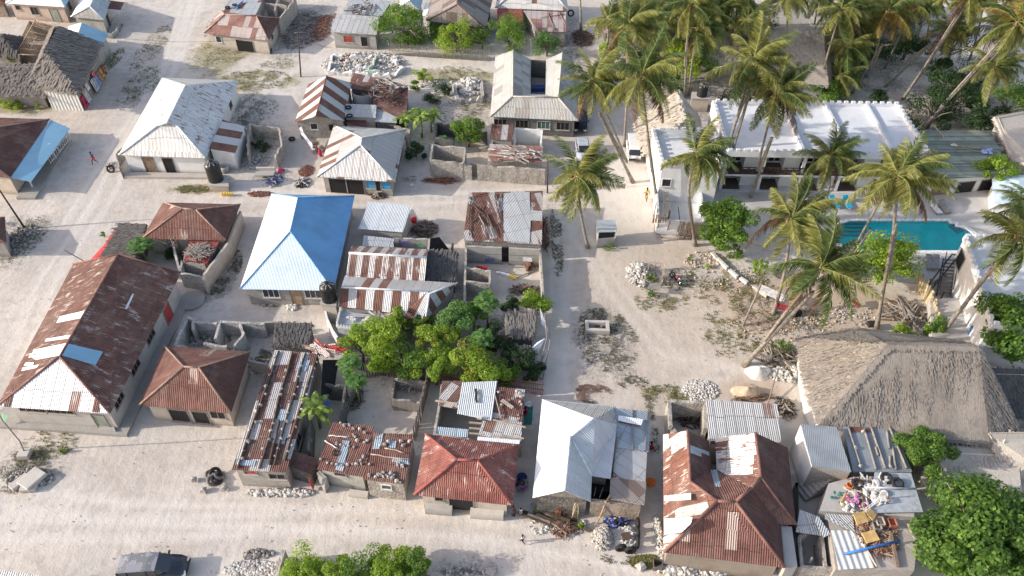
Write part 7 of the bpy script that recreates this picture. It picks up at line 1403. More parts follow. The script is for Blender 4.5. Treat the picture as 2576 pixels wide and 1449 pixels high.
# central garden
G = [(905,862,50,2.4,'leaf_bright',2600),(965,850,62,3.0,'leaf_bright',4200),(960,905,38,2.0,'leaf_bright',1800),(1030,910,48,2.2,'leaf_mid',2600),(1095,850,52,2.8,'leaf_bright',3200),(1150,800,48,2.6,'leaf_fresh',2600),(1095,925,50,2.2,'leaf_bright',2800),(1170,905,56,2.4,'leaf_bright',3200),(1222,930,50,2.0,'leaf_bright',2600),(1240,840,46,2.2,'leaf_dark',2200),(1190,785,34,2.4,'leaf_mid',1600),(1345,765,38,1.8,'leaf_bright',1900),(1300,900,40,1.6,'leaf_dark',1800),(1275,935,34,1.2,'leaf_mid',1300),(1340,930,30,.9,'leaf_dark',900),(1060,810,34,2.0,'leaf_mid',1500),(1000,795,26,2.8,'leaf_bright',1000),(1290,770,26,1.6,'leaf_dark',900)]
gl = ['leftmost bright bush of the garden','big bright leafy tree at the left of the garden','small bright bush low at the left of the garden','mid green bush above the rusty garden fence','tree with red blossoms in the garden centre','feathery green tree beside the striped roof','bright bush above the middle of the rusty fence','wide mid green bush near the fence in the garden','bright bush at the lower right of the garden','dark bush left of the small thatched hut','slim bush behind the papaya trees','bright bush touching the court wall, above the hut','dark bush under the white sails','low bush at the fence corner below the hut','dark low weeds in the right garden corner','blossoming shrub under the striped roof corner','pale bush top poking up by the zigzag terrace','dark shrub left above the small thatched hut']
for i, g in enumerate(G): tree('garden_bush', gl[i], g[0], g[1], g[2]*1.15, g[3], g[4], int(g[5]*1.6), .125, .62, lobes=18, seed=i, flowers=i in (4,9,15,7), group='bushes of the walled garden')
papaya('largest papaya tree beside the swept court', 1224, 757, 3.6, 36, n=15); papaya('second papaya tree in the middle of the garden', 1212, 852, 3.0, 32, n=13); papaya('pale papaya tree at the garden fence gate', 880, 915, 3.4, 32, n=13); papaya('lower papaya tree beside the sandy pen', 892, 960, 3.0, 32, n=13)
thatch('thatched_hut', 'little square thatched hut in the walled garden', dict(A=(1272,842,2.0), B=(1343,846,2.0), C=(1350,783,2.7), D=(1276,781,2.7)), 'ABCD', ['ABCD'], mat='thatch_grey', wall='wall_dark', dens=16, ins=.2)
thatch('thatched_hut', 'small grey thatch corner under the white sails', dict(A=(1285,905,1.6), B=(1340,910,1.4), C=(1335,870,2.0), D=(1295,868,2.0)), 'ABCD', ['ABCD'], mat='thatch_grey', wall='wall_dark', dens=14, ins=.2)
for i, (v, lb) in enumerate((([(1358,772,3.2),(1368,800,2.2),(1380,835,1.4),(1362,815,2.0)],'upper white sail cloth on the garden corner poles'),([(1372,850,2.6),(1350,862,2.2),(1334,880,1.8),(1352,892,1.2)],'lower white sail cloth by the little boat frame'))):
    m = MB(); q = [P(*a) for a in v]; m.poly(q); m.build('sail', 'cloth_white', None, lb, 'sail')
t = thing('boat_frame', 'grey wooden boat-like pole frame at the garden corner', 'pole frame', P(1365,930)); m = MB()
for a, b in (((1352,945,0),(1376,850,2.6)),((1365,955,0),(1384,860,2.4)),((1352,945,.2),(1365,955,.2)),((1360,910,1.0),(1375,915,1.0)),((1366,880,1.8),(1380,885,1.8)),((1376,850,2.6),(1370,790,3.2)),((1384,860,2.4),(1380,800,3.0)),((1350,930,.2),(1372,890,1.6))): m.tube([P(*a), P(*b)], .06, 5)
m.build('frame', 'wood_grey', t)
palefence('rusty corrugated sheet fence along the front of the walled garden', [(972,930),(1050,950),(1170,965),(1368,992)], 1.5, 'wood_red', .2, gap=.2, jig=.05)
palefence('dark sheet fence closing the lower left side of the garden', [(862,880),(868,912),(905,930),(972,930)], 1.2, 'wood_dark', .2, gap=.22, jig=.1)
for i, (x, y, mt) in enumerate(((30,258,'leaf_bright'),(93,252,'leaf_bright'),(94,268,'leaf_bright'),(36,150,'leaf_mid'),(8,245,'leaf_fresh'))): shrub('shrub', ['broad bright shrub below the long low thatch','small spiky yellow-green plant left of the shop','tiny green plant left of the shop front','green shrub between the two dark thatches','pale shrub at the left edge below the long thatch'][i], x, y, [30,12,8,22,20][i], [.9,.7,.3,1.2,.7][i], mt, [1100,260,120,700,600][i], .12)
# ---- palms
L_ = 'coconut palm '
palm(L_+'with strongly curved trunk, base on the bright sand below the van', (1490,205), (1594,458), [(1508,285),(1545,352),(1577,405)], 1.0, 0, 'yellow', 26, .17)
palm(L_+'with straight dark trunk ending at the corner of the hotel patio', (1613,190), (1656,525), [(1628,330),(1640,430)], 1.1, 0, 'green', 26, .16)
palm(L_+'with pale trunk ending right behind the white van', (1578,62), (1570,367), [(1578,220)], 1.1, 0, 'yellow', 22, .15)
palm(L_+'with tall thin pale trunk beside the flowering tree', (1738,10), (1722,244), [(1731,80),(1722,170)], 1.0, 0, 'green', 22, .15)
palm(L_+'second of the close pair beside the flowering tree', (1757,68), (1733,238), [(1742,150)], .95, 0, 'green', 22, .14)
palm(L_+'with hanging yellow-green crown over the left hotel roof', (1893,152), (1815,470), [(1886,230),(1850,310),(1828,390)], 1.1, 0, 'yellow', 26, .17)
palm(L_+'whose trunk crosses the hotel balconies', (1952,235), (1885,502), [(1942,345),(1905,430)], 1.1, 0, 'yellow', 26, .17)
palm(L_+'in front of the hotel wing with dark straight trunk', (1752,388), (1750,617), [(1733,480)], .95, 0, 'green', 24, .17)
palm(L_+'standing alone over the lane beside the tiny kiosk', (1452,442), (1480,622), [(1462,540)], 1.05, 0, 'green', 26, .17)
palm(L_+'covering the middle of the hotel balconies', (2090,390), (2075,520), [], .95, 0, 'green', 24, .15)
palm(L_+'tallest, with long dark trunk before the pool', (2262,440), (2206,828), [(2253,560),(2238,680)], 1.0, 0, 'yellow', 26, .17)
palm(L_+'rear one of the double crown at the pool corner', (1992,548), (1945,790), [(1975,680)], 1.0, 0, 'yellow', 24, .17)
palm(L_+'with leaning curved trunk beside the lime pile', (2065,672), (1870,918), [(2040,740),(1985,795),(1925,855)], 1.05, 0, 'green', 28, .19)
palm(L_+'with slanting trunk cutting the pool, rising behind the yellow tree', (2245,450), (2098,705), [(2190,575),(2135,650)], .8, 0, 'yellow', 16, .15)
palm(L_+'leaning over the white villa at the right edge', (2568,590), (2365,845), [(2495,676),(2430,760)], 1.0, 0, 'yellow', 26, .18)
palm(L_+'with the longest leaning pale trunk at the top right', (2560,55), (2318,325), [(2536,88),(2499,143),(2430,208),(2365,270)], 1.05, 0, 'orange', 26, .17)
palm(L_+'leaning left to right above the sandy clearing, nearest trunk', (2398,68), (2225,218), [(2339,113),(2265,167)], .95, 0, 'orange', 22, .14)
palm(L_+'with dark trunk crossing the dark tree at the top right', (2440,-15), (2270,250), [(2425,20),(2355,130),(2300,210)], .95, 0, 'yellow', 20, .15)
palm(L_+'with dark swollen base on the sandy clearing', (2300,10), (2226,172), [(2262,95)], .95, 0, 'orange', 20, .14)
palm(L_+'with pale trunk at the left of the sandy clearing', (2238,22), (2142,235), [(2220,110),(2190,170)], 1.0, 0, 'orange', 22, .14)
palm(L_+'leaning behind the far hotel parapet', (2118,20), (2060,243), [(2080,145)], 1.0, 0, 'green', 22, .15)
palm(L_+'whose crown hides the ridge of the big resort thatch', (1985,-12), (1960,215), [(1975,120)], 1.0, 0, 'green', 22, .15)
palm(L_+'left of the big resort thatch at the top', (1880,45), (1905,190), [(1890,120)], 1.0, 0, 'green', 20, .15)
palm(L_+'at the top between the two pale thatches', (1820,-5), (1795,160), [], 1.0, 0, 'green', 20, .15)
palm(L_+'crowning the top edge above the flowering tree', (1680,10), (1668,140), [], 1.0, 0, 'green', 20, .15)
palm(L_+'farthest left in the palm grove top row', (1612,0), (1625,160), [], .9, 0, 'yellow', 18, .15)
palm(L_+'in the dark top row above the sandy clearing', (2180,5), (2120,180), [], .95, 0, 'green', 18, .15)
palm(L_+'dark one at the top between resort thatch and clearing', (2060,-15), (2030,130), [], .95, 0, 'green', 20, .15)
palm(L_+'low and dark behind the right end of the hotel roof', (2112,190), (2112,246), [], .85, 0, 'green', 18, .18, name='young_palm', group=None)
palm(L_+'at the far right edge with yellow drooping fronds', (2505,168), (2455,330), [], .9, 0, 'yellow', 20, .15)
palm(L_+'cut by the right edge beside the pale blue roof', (2590,520), (2600,700), [], .95, 0, 'green', 20, .15)
palm(L_+'cut by the top right corner', (2575,-20), (2600,150), [], 1.0, 0, 'orange', 22, .15)

for i, (cr, ba, lb, tn) in enumerate([((1655,60),(1650,185),'at the top, third from the left of the grove','green'),((1785,40),(1790,175),'with dark crown over the pale cone thatch','green'),((1850,-10),(1850,120),'at the top edge above the pale cone thatch','green'),((2150,55),(2130,205),'over the right end of the resort thatch','orange'),((2215,-25),(2190,90),'at the top edge above the dark shaded thatch','yellow'),((2135,110),(2120,225),'low dark one just behind the far hotel parapet','green'),((2340,-20),(2330,110),'at the top edge beside the small beach shelter','orange'),((2480,-20),(2440,150),'at the top edge left of the corner palm','orange'),((1530,45),(1520,160),'leftmost, with thin pale trunk at the lane','yellow'),((2520,70),(2540,240),'behind the crown of the longest leaning palm','orange')]):
    palm(L_+lb, cr, ba, [], 1.0, 0, tn, 20, .14)
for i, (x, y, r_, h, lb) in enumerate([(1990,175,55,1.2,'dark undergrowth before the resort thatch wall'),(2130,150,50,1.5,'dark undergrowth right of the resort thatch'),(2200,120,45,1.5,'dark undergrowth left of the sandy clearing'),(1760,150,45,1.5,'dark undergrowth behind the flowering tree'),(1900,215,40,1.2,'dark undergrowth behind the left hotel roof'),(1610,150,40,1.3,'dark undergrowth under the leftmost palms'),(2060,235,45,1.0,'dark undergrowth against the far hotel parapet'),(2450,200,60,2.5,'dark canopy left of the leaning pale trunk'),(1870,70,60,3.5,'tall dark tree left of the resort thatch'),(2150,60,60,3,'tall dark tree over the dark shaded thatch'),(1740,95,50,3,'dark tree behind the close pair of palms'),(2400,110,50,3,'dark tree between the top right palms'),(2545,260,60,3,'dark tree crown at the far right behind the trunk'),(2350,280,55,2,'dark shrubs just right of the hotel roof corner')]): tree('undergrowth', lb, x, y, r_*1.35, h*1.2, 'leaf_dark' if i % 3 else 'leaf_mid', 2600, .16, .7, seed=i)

rubble('rubble', 'grey and tan debris strewn along the toppled white boundary wall', 1830, 700, 110, 40, 240, .09, ['stone_grey','sand_tan','wood_grey'], .06, seed=3)
rubble('rubble', 'pale earth clods and stones around the leaning palm and washing line', 1960, 830, 130, 50, 300, .085, ['sand_tan','stone_grey','dry_leaf'], .06, seed=5)
rubble('rubble', 'loose stones along the sandy foot of the tall palm', 2140, 790, 70, 30, 200, .1, ['stone_pale','stone_grey'], .1, seed=7)
sticks('brushwood', 'fallen dry fronds and sticks across the earth below the washing line', 1960, 790, 110, 50, 150, 1.1, .04, ['dry_leaf','wood_grey','bamboo'], .15, seed=6)
shrub('weed', 'green weed tuft at the middle of the toppled wall', 1780, 668, 10, .3, 'leaf_bright', 160, .08); shrub('weed', 'green weed tuft left of the toppled wall', 1737, 652, 9, .3, 'leaf_mid', 140, .08)
shrub('shrub', 'sparse green scrub between lime pile and leaning palm', 1975, 875, 34, .35, 'leaf_mid', 420, .1, ry=22)
# ---- vehicles
def vehicle(name, label, cat, o, rz, L, W, prof, mats, wheels_r=.34):
    """prof: list of (x, z_low, z_belt, z_top, half width belt, half width top) along the body, rear to front"""
    t = thing(name, label, cat, o); t.rotation_euler = (0,0,0); Mz = Matrix.Rotation(rz,3,'Z'); o = Vector(o)
    def q(x, y, z): return o+Mz@Vector((x,y,z))
    body = MB(); K = []
    for x, zl, zb, zt, wb, wt in prof: K.append([q(x,-wb*.93,zl), q(x,-wb,zl+.25), q(x,-wb,zb-.12), q(x,-wb*.95,zb), q(x,wb*.95,zb), q(x,wb,zb-.12), q(x,wb,zl+.25), q(x,wb*.93,zl)])
    allp = [v for k in K for v in k]; fs = []
    for i in range(len(K)-1):
        for j in range(7): fs.append((i*8+j, i*8+j+1, (i+1)*8+j+1, (i+1)*8+j))
    fs.append(tuple(range(8))); fs.append(tuple((len(K)-1)*8+j for j in range(7,-1,-1))); body.faces([Vector(v) for v in allp], fs, 0, True); b = body.build('body', mats[0], t)
    gl = MB(); rf = MB(); cab = [p for p in prof if p[3] > p[2]+.01]; ca = [p for p in prof]
    i0 = prof.index(cab[0]); i1 = prof.index(cab[-1]); seq = prof[max(0,i0-1):i1+2]; G = []
    for x, zl, zb, zt, wb, wt in seq: G.append([q(x,-wb*.92,zb-.01), q(x,-wt,max(zt-.08,zb)), q(x,-wt*.9,max(zt,zb)), q(x,wt*.9,max(zt,zb)), q(x,wt,max(zt-.08,zb)), q(x,wb*.92,zb-.01)])
    fs = [(i*6+j, i*6+j+1, (i+1)*6+j+1, (i+1)*6+j) for i in range(len(G)-1) for j in range(5)]; gl.faces([v for g in G for v in g], fs, 0, False); gl.build('window_glass', 'glass_dark', t)
    R4 = [(x,zt,wt) for x,zl,zb,zt,wb,wt in cab]; 
    for i in range(len(R4)-1):
        (x0,z0,w0),(x1,z1,w1) = R4[i], R4[i+1]; rf.poly([q(x0,-w0,z0-.05), q(x1,-w1,z1-.05), q(x1,-w1*.9,z1+.02), q(x0,-w0*.9,z0+.02)]); rf.poly([q(x0,-w0*.9,z0+.02), q(x1,-w1*.9,z1+.02), q(x1,w1*.9,z1+.02), q(x0,w0*.9,z0+.02)]); rf.poly([q(x0,w0*.9,z0+.02), q(x1,w1*.9,z1+.02), q(x1,w1,z1-.05), q(x0,w0,z0-.05)])
    rf.build('roof', mats[1], t)
    pl = MB()
    for x, zl, zb, zt, wb, wt in cab[::max(1,len(cab)//3)]:
        for s in (-1,1): pl.beam(q(x,s*wb*.935,zb-.02), q(x,s*(wt+.015),zt-.04), .09, .05)
    pl.build('pillar', mats[0], t)
    for x in (-L*.31, L*.32):
        for s in (-1,1):
            m = MB(); m.torus(q(x,s*(W/2-.12),wheels_r), wheels_r-.1, .11, Mz@Matrix.Rotation(pi/2,3,'X')); w = m.build('wheel', 'rubber', t); m = MB(); m.lathe(q(x,s*(W/2-.1),wheels_r), [(.01,.03),(.2,.03),(.22,-.03),(.01,-.03)], 12, 0, Mz@Matrix.Rotation(pi/2,3,'X')); m.build('rim', 'chrome', w)
    for s in (-1,1):
        m = MB(); x, zl, zb, zt, wb, wt = prof[-2]; m.box(q(x+.02,s*wb*.78,zb-.12), (.28,.34,.16), 0, 0, Mz@Matrix.Rotation(-s*.35,3,'Z')); m.build('headlight', 'lamp_glass', t)
        m = MB(); xw = cab[-1][0]; m.box(q(xw+.45,s*(W/2+.12),prof[len(prof)//2][2]+.05), (.12,.22,.14), 0, 0, Mz); m.build('mirror', mats[0], t)
    m = MB(); m.box(q(prof[-1][0]+.02,0,.55), (.08,W*.8,.18), 0, 0, Mz); m.box(q(prof[0][0]-.02,0,.55), (.08,W*.8,.18), 0, 0, Mz); m.build('bumper', 'plastic_black', t)
    return t
# minivan at the bottom edge: nose to the right
vehicle('parked_car', 'dark grey minivan with peeling roof paint at the bottom edge', 'car', P(396,1440), .07, 4.6, 1.72,
    [(-2.28,.35,.85,.85,.74,.6),(-2.2,.3,.95,1.55,.82,.68),(-1.5,.28,.98,1.66,.86,.72),(-.2,.28,.98,1.67,.86,.72),(.45,.28,.98,1.6,.86,.7),(1.2,.28,1.0,1.0,.86,.6),(1.75,.3,.92,.92,.83,.5),(2.15,.33,.78,.78,.72,.4),(2.3,.38,.62,.62,.5,.3)], ['car_grey','car_roof'])
vehicle('parked_car', 'dark car parked in the shade beside the grey tiled house', 'car', P(1460,316), -pi/2-.08, 4.3, 1.7,
    [(-2.15,.35,.8,.8,.72,.5),(-2.05,.3,.92,1.4,.82,.6),(-1.2,.28,.95,1.62,.85,.68),(.1,.28,.95,1.62,.85,.68),(.75,.28,.98,.98,.85,.6),(1.6,.3,.92,.92,.83,.5),(2.05,.33,.75,.75,.7,.4),(2.15,.38,.6,.6,.5,.3)], ['car_dark','car_dark'])
vehicle('parked_van', 'small white van parked beside the thatched gatehouse', 'van', P(1592,388), -pi/2-.05, 4.0, 1.6,
    [(-2.0,.35,1.0,1.6,.76,.64),(-1.9,.3,1.0,1.85,.8,.7),(-.6,.3,1.0,1.9,.8,.7),(.9,.3,1.0,1.88,.8,.7),(1.4,.3,1.0,1.55,.8,.68),(1.8,.32,1.0,1.0,.78,.6),(2.0,.4,.75,.75,.7,.5)], ['car_white','car_white'])
vehicle('parked_car', 'pale grey car mostly hidden by the lone palm crown', 'car', P(1466,392), -pi/2, 4.2, 1.7,
    [(-2.1,.35,.8,.8,.72,.5),(-2.0,.3,.92,1.35,.82,.6),(-1.2,.28,.95,1.5,.85,.68),(.1,.28,.95,1.5,.85,.68),(.75,.28,.95,.95,.85,.6),(1.6,.3,.88,.88,.83,.5),(2.1,.35,.65,.65,.6,.3)], ['tarp_grey','tarp_grey'])
def motorbike(label, x, y, rz):
    o = P(x, y); t = thing('motorcycle', label, 'motorcycle', o); Mz = Matrix.Rotation(rz,3,'Z')
    q = lambda a, b, c: o+Mz@Vector((a,b,c))
    for a in (-.62,.66):
        m = MB(); m.torus(q(a,0,.3), .25, .06, Mz@Matrix.Rotation(pi/2,3,'X')); w = m.build('wheel', 'rubber', t); m = MB(); m.lathe(q(a,0,.3), [(.01,.02),(.18,.02),(.18,-.02),(.01,-.02)], 10, 0, Mz@Matrix.Rotation(pi/2,3,'X')); m.build('rim', 'chrome', w)
    m = MB(); m.tube([q(-.6,0,.3), q(-.1,0,.35), q(.2,0,.45), q(.42,0,.75)], .05, 6); m.tube([q(-.5,0,.62), q(.0,0,.62), q(.42,0,.78)], .04, 6); m.box(q(.02,0,.38), (.34,.24,.3), 0, 0, Mz); m.build('frame', 'metal_dark', t)
    m = MB(); m.tube([q(-.72,0,.74), q(-.4,0,.74), q(-.02,0,.7)], [.1,.13,.1], 8); m.build('seat', 'plastic_black', t); m = MB(); m.tube([q(.0,0,.7), q(.2,0,.78), q(.38,0,.74)], [.1,.15,.08], 8); m.build('fuel_tank', 'cloth_magenta', t)
    m = MB(); m.tube([q(.66,.05,.3), q(.45,.04,.85)], .025, 5); m.tube([q(.66,-.05,.3), q(.45,-.04,.85)], .025, 5); m.tube([q(.36,.34,.92), q(.45,.1,.9), q(.45,-.1,.9), q(.36,-.34,.92)], .02, 5); m.build('handlebar', 'chrome', t)
    m = MB(); m.stone(q(.54,0,.8), .1, R); m.build('headlight', 'lamp_glass', t)
motorbike('parked motorcycle with dark red tank beside the coral heap', 1698, 708, -1.05); motorbike('motorcycle leaning in shade at the corner of the pink striped house', 683, 127, -1.2)
# ---- people
person('person in dark shirt and red shorts walking along the shaded street', 240, 412, 1.68, 2.6, 'walk', 'cloth_navy', 'cloth_red')
person('child in white shirt walking alone on the front sand street', 1315, 1366, 1.15, 1.2, 'walk', 'cloth_white', 'cloth_black')
person('small child in white standing at the mouth of the narrow alley', 1310, 1296, 1.0, 3.0, 'stand', 'cloth_white', 'cloth_white')
person('person in crimson dress sitting on the green mat in the alley', 1325, 1038, 1.6, 2.2, 'sit', 'cloth_magenta', 'cloth_magenta', long_=True)
person('person in purple washing among the basins beside the red house', 1302, 1222, 1.6, -1.2, 'sit', 'cloth_navy', 'cloth_magenta')
person('person in red sitting in the alley left of the rust house', 1641, 1128, 1.6, 1.5, 'sit', 'cloth_red', 'cloth_crimson')
person('tall figure in yellow walking on the bright sand by the hotel', 1625, 505, 1.75, .4, 'walk', 'cloth_yellow', 'foam_yellow', long_=True)
person('person in white and red at the doorway of the thatched shop', 224, 215, 1.65, 1.2, 'stand', 'cloth_white', 'cloth_red')
person('person in black standing at the front corner of the red streaked house', 1291, 1300, 1.5, -.6, 'stand', 'cloth_black', 'cloth_black', long_=True)
slab('mat', 'green woven mat under the seated person in the alley', 'mat', [(1317,1068),(1338,1067),(1341,1022),(1322,1020)], .03, .025, 'cloth_teal')
for i, (x, y, r_, mt, lb) in enumerate([(1313,1203,.4,'cloth_navy','dark blue'),(1321,1217,.28,'cloth_green','bright green rimmed'),(1319,1227,.32,'cloth_pink','lilac'),(1310,1234,.34,'plastic_grey','dark grey'),(1330,1020,.3,'frame_white','white basin by the mat:')]):
    m = MB(); m.lathe(P(x,y), [(r_*.75,.02),(r_,.22),(r_*.93,.22),(r_*.68,.05),(.01,.05)], 18); m.build('basin', mt, None, ('round '+lb+' washing basin in the alley') if i < 4 else 'small white basin standing above the green mat', 'basin', 'washing basins in the alley' if i < 4 else None)
m = MB(); m.lathe(P(1637,1217), [(.3,.02),(.36,.35),(.3,.36),(.1,.2),(.01,.2)], 16); m.build('basket', 'cloth_orange', None, 'round orange-red basket in the alley left of the rust house', 'basket')
for i in range(5):
    t = thing('jerrycan', ['leftmost','second','third','fourth','rightmost'][i]+' yellow jerrycan in the short row on the street', 'jerrycan', P(559+6*i,488), 'row of yellow jerrycans'); m = MB(); m.box(P(559+6*i,488,.2), (.2,.3,.36), .2); m.build('body', 'cloth_yellow', t, bevel=.04); m = MB(); m.tube([P(559+6*i,488,.38)+Vector((-.06,-.06,0)), P(559+6*i,488,.46), P(559+6*i,488,.38)+Vector((.06,.08,0))], .02, 5); m.build('handle', 'cloth_yellow', t)
m = MB(); m.torus(P(278,425,.35), .4, .11, Matrix.Rotation(1.2,3,'X')); m.build('tyre', 'rubber', None, 'old black tyre lying on the street left of the white house', 'tyre'); sticks('debris', 'dark scraps around the old tyre on the street', 278, 420, 10, 10, 30, .5, .05, ['metal_dark','wood_dark'], .2)
m = MB(); m.torus(P(734,349,.15), .32, .12); m.build('tyre', 'rubber', None, 'small tyre left of the striped house', 'tyre')
m = MB(); p = P(667,435,.35); m.box(p, (2.2,1.2,.12), 0); m.box(p+Vector((0,.5,.2)), (2.2,.2,.5), 0); m.build('bench', 'concrete_pale', None, 'pale cement bench ledge left of the rag heap', 'bench')
sticks('rubbish', 'heap of grey litter with blue bags beside the cement bench', 690, 455, 18, 16, 130, .5, .09, ['wood_grey','cloth_blue','stone_grey','cloth_white','metal_dark'], .4, cat='rubbish')
m = MB(); [m.stone(P(706+R.uniform(-6,6), 428+R.uniform(-4,4), .2), .28, R, 0, .5) for _ in range(7)]; m.build('cloth_heap', 'cloth_crimson', None, 'crimson and white cloth heap behind the litter', 'cloth heap')
rubble('coconut_husks', 'red-brown coconut husk patch, left of the blue roof', 655, 488, 34, 7, 420, .08, ['bricks_red','dry_leaf'], .12, 'husks'); rubble('coconut_husks', 'round red-brown coconut husk heap before the pyramid house', 770, 430, 19, 15, 380, .08, ['bricks_red','dry_leaf'], .2, 'husks')
sticks('rubbish', 'black burnt scrap with one white plank below the husk heap', 762, 460, 17, 13, 110, .6, .07, ['metal_dark','wood_dark','cloth_white'], .3, cat='rubbish')
m = MB(); m.box(P(1036,465,.1), (.5,.4,.08), .4); m.build('board', 'frame_white', None, 'small white board lying on the sand right of the pyramid house', 'board')
sticks('timber_pile', 'stones and logs beside the porch of the pyramid house', 950, 492, 24, 8, 40, .8, .12, ['wood_grey','wood_pale','wood_dark'], .4)
m = MB(); [m.stone(P(737+R.uniform(-12,12), 772+R.uniform(-6,6), .08), .24, R, 0, .5) for _ in range(14)]; m.build('plastic_bags', 'stone_white', None, 'scattered white plastic bags before the blue roofed house', 'litter')
# ---- poles and wires
def upole(label, x, y, xt, yt, z=None, arm=True, r=.11):
    b = P(x, y); t = thing('power_pole', label, 'power pole', b); tp = PY(xt, yt, b.y) if z is None else P(xt, yt, z); m = MB(); m.tube([b, tp], [r, r*.65], 8); m.build('pole', 'wood_dark', t)
    if arm: m = MB(); d = Vector((.55,.1,0)); m.beam(tp-d-Vector((0,0,.2)), tp+d-Vector((0,0,.2)), .09); m.build('crossarm', 'wood_grey', t)
    return tp
a = upole('tall thin wooden power pole beside the debris field', 757, 193, 749, 78)
b = upole('leaning power pole at the left edge above the long hall', 63, 575, -20, 450)
def wire(label, A, B, sag=.6, r=.018): m = MB(); m.tube([A.lerp(B, k/10)-Vector((0,0,sag*4*(k/10)*(1-k/10))) for k in range(11)], r, 4); m.build('power_line', 'wire', None, label, 'power line')
wire('power line running left from the tall pole to the pink striped house', a, P(700,80,3.2)); wire('power line running right from the tall pole to the red-windowed house', a, P(835,120,3.0)); wire('long power line from the tall pole toward the thatched shop', a, P(255,90,5.0), 1.2)
upole('thin bare pole beside the bright sand at the thatch stall', 208, 655, 163, 630, 3.0, False, .05); upole('pale fence post right of the big palm shack', 1377, 485, 1378, 388, None, False, .09)
bar('pole', 'long pole lying slanted near the tan sand and thatched hall', (1928,1025,.1), (1960,925,1.2), .13, 'palm_bark', 'pole', round_=True)
shrub('weed', 'small bright weeds at the left edge above the big hall', 2, 560, 12, .3, 'leaf_fresh', 200, .1); shrub('weed', 'tiny green plant on the street above the red awning', 259, 590, 9, .3, 'leaf_mid', 150, .1)
hip('pale house corner at the left edge below the leaning power pole', (-120,610), (16,610), (12,545), (-100,545), (-60,575), (-50,565), ['roof_brown_dark']*4, ze=2.3, rz=3.4, wall='wall_grey', caps=[])
rubble('rubble', 'dark grey rubble and scrub by the foot of the leaning power pole', 48, 600, 34, 36, 260, .12, ['stone_grey','stone_dark'], .2)
shrub('weed', 'green weed cushion on the sand beside the pole footing', 162, 1136, 15, .12, 'leaf_mid', 260, .07, ry=7)
walls('garden_wall', 'roofless grey stone enclosure right of the white walled house', [[(622,350),(628,312),(700,318),(708,360),(690,392)],[(622,350),(622,385)]], 1.8, .22, 'wall_coral', .3)
rubble('rubble', 'grey stones spilled inside and below the roofless grey stone enclosure', 645, 408, 34, 18, 200, .15, ['stone_grey','stone_pale'], .15)
shrub('shrub', 'dark weeds filling the roofless grey stone enclosure', 660, 365, 30, .4, 'leaf_dark', 900, .12, ry=26)
rubble('rubble', 'scatter of coral stones over the ground behind the white walled house', 660, 275, 40, 30, 260, .1, ['stone_pale','stone_grey'], .05)
# ---- weeds and litter, uncountable
rr = random.Random(5); g1, g2, g3 = MB(), MB(), MB()
for q in [(380,120,30,60,700),(350,220,40,55,900),(285,150,18,30,500),(560,130,60,40,900),(640,200,90,26,1400),(560,60,40,40,500),(890,470,40,8,120),(490,475,50,12,500),(1140,190,90,25,900),(1200,260,40,30,600),(60,260,80,14,500),(1750,720,140,50,1100),(1880,740,90,50,900),(1820,840,60,60,600),(2000,800,80,30,500),(1650,760,60,25,300),(1680,990,70,22,500),(1950,700,60,30,300),(1920,880,40,20,200),(1630,1415,45,18,1300),(1700,1440,40,8,300),(1800,1445,60,6,300),(120,1120,70,40,300),(700,160,50,14,300)]: tufts(g1, *q, .14, rr)
for q in [(1530,860,75,75,1200),(1510,800,55,25,400),(1590,960,40,20,200),(60,1180,60,60,900),(60,600,50,60,700),(560,680,45,60,1300),(620,300,40,70,900),(1400,600,16,90,600),(1560,1400,50,20,200),(1640,1060,12,80,200),(1140,300,60,50,700),(655,910,30,30,400),(700,760,60,14,200),(1440,140,30,60,600),(2450,300,90,60,900),(2240,200,60,40,200),(1650,240,60,60,700),(1790,210,70,60,900),(2000,140,90,50,600),(2220,60,90,50,600)]: tufts(g2, *q, .13, rr, .45)
for q in [(1490,990,50,24,800),(1900,1000,50,14,300),(610,880,60,8,200),(1050,450,40,8,120),(2300,850,60,12,200),(1720,590,90,14,500)]: tufts(g3, *q, .11, rr, .2)
g1.build('dry_grass', 'weed', None, 'patchy yellow-green dry grass over the sandy open ground', 'grass', None, 'stuff'); g2.build('ground_weeds', 'weed_dark', None, 'dark low weeds and litter specks on the shaded sand', 'weeds', None, 'stuff'); g3.build('leaf_litter', 'dry_leaf', None, 'brown leaf litter drifted on the plaza and along walls', 'leaf litter', None, 'stuff')
peb = MB()
for i in range(3500):
    x, y = rr.uniform(-20, 2600), rr.uniform(0, 1470); p = P(x, y)
    if noise.noise(Vector((p.x*.25, p.y*.25, 7))) < rr.uniform(-.5,.6): continue
    s = rr.uniform(.02,.06); a = rr.uniform(0,6.28); d = Vector((cos(a)*s, sin(a)*s, 0)); e = Vector((-d.y, d.x, 0)); t = p+Vector((0,0,s*.7)); b = [p-d-e, p+d-e, p+d+e, p-d+e]
    for k in range(4): peb.poly([b[k], b[(k+1)%4], t])
peb.build('pebbles', 'stone_pale', None, 'small pale stones strewn everywhere over the sand', 'pebbles', None, 'stuff')
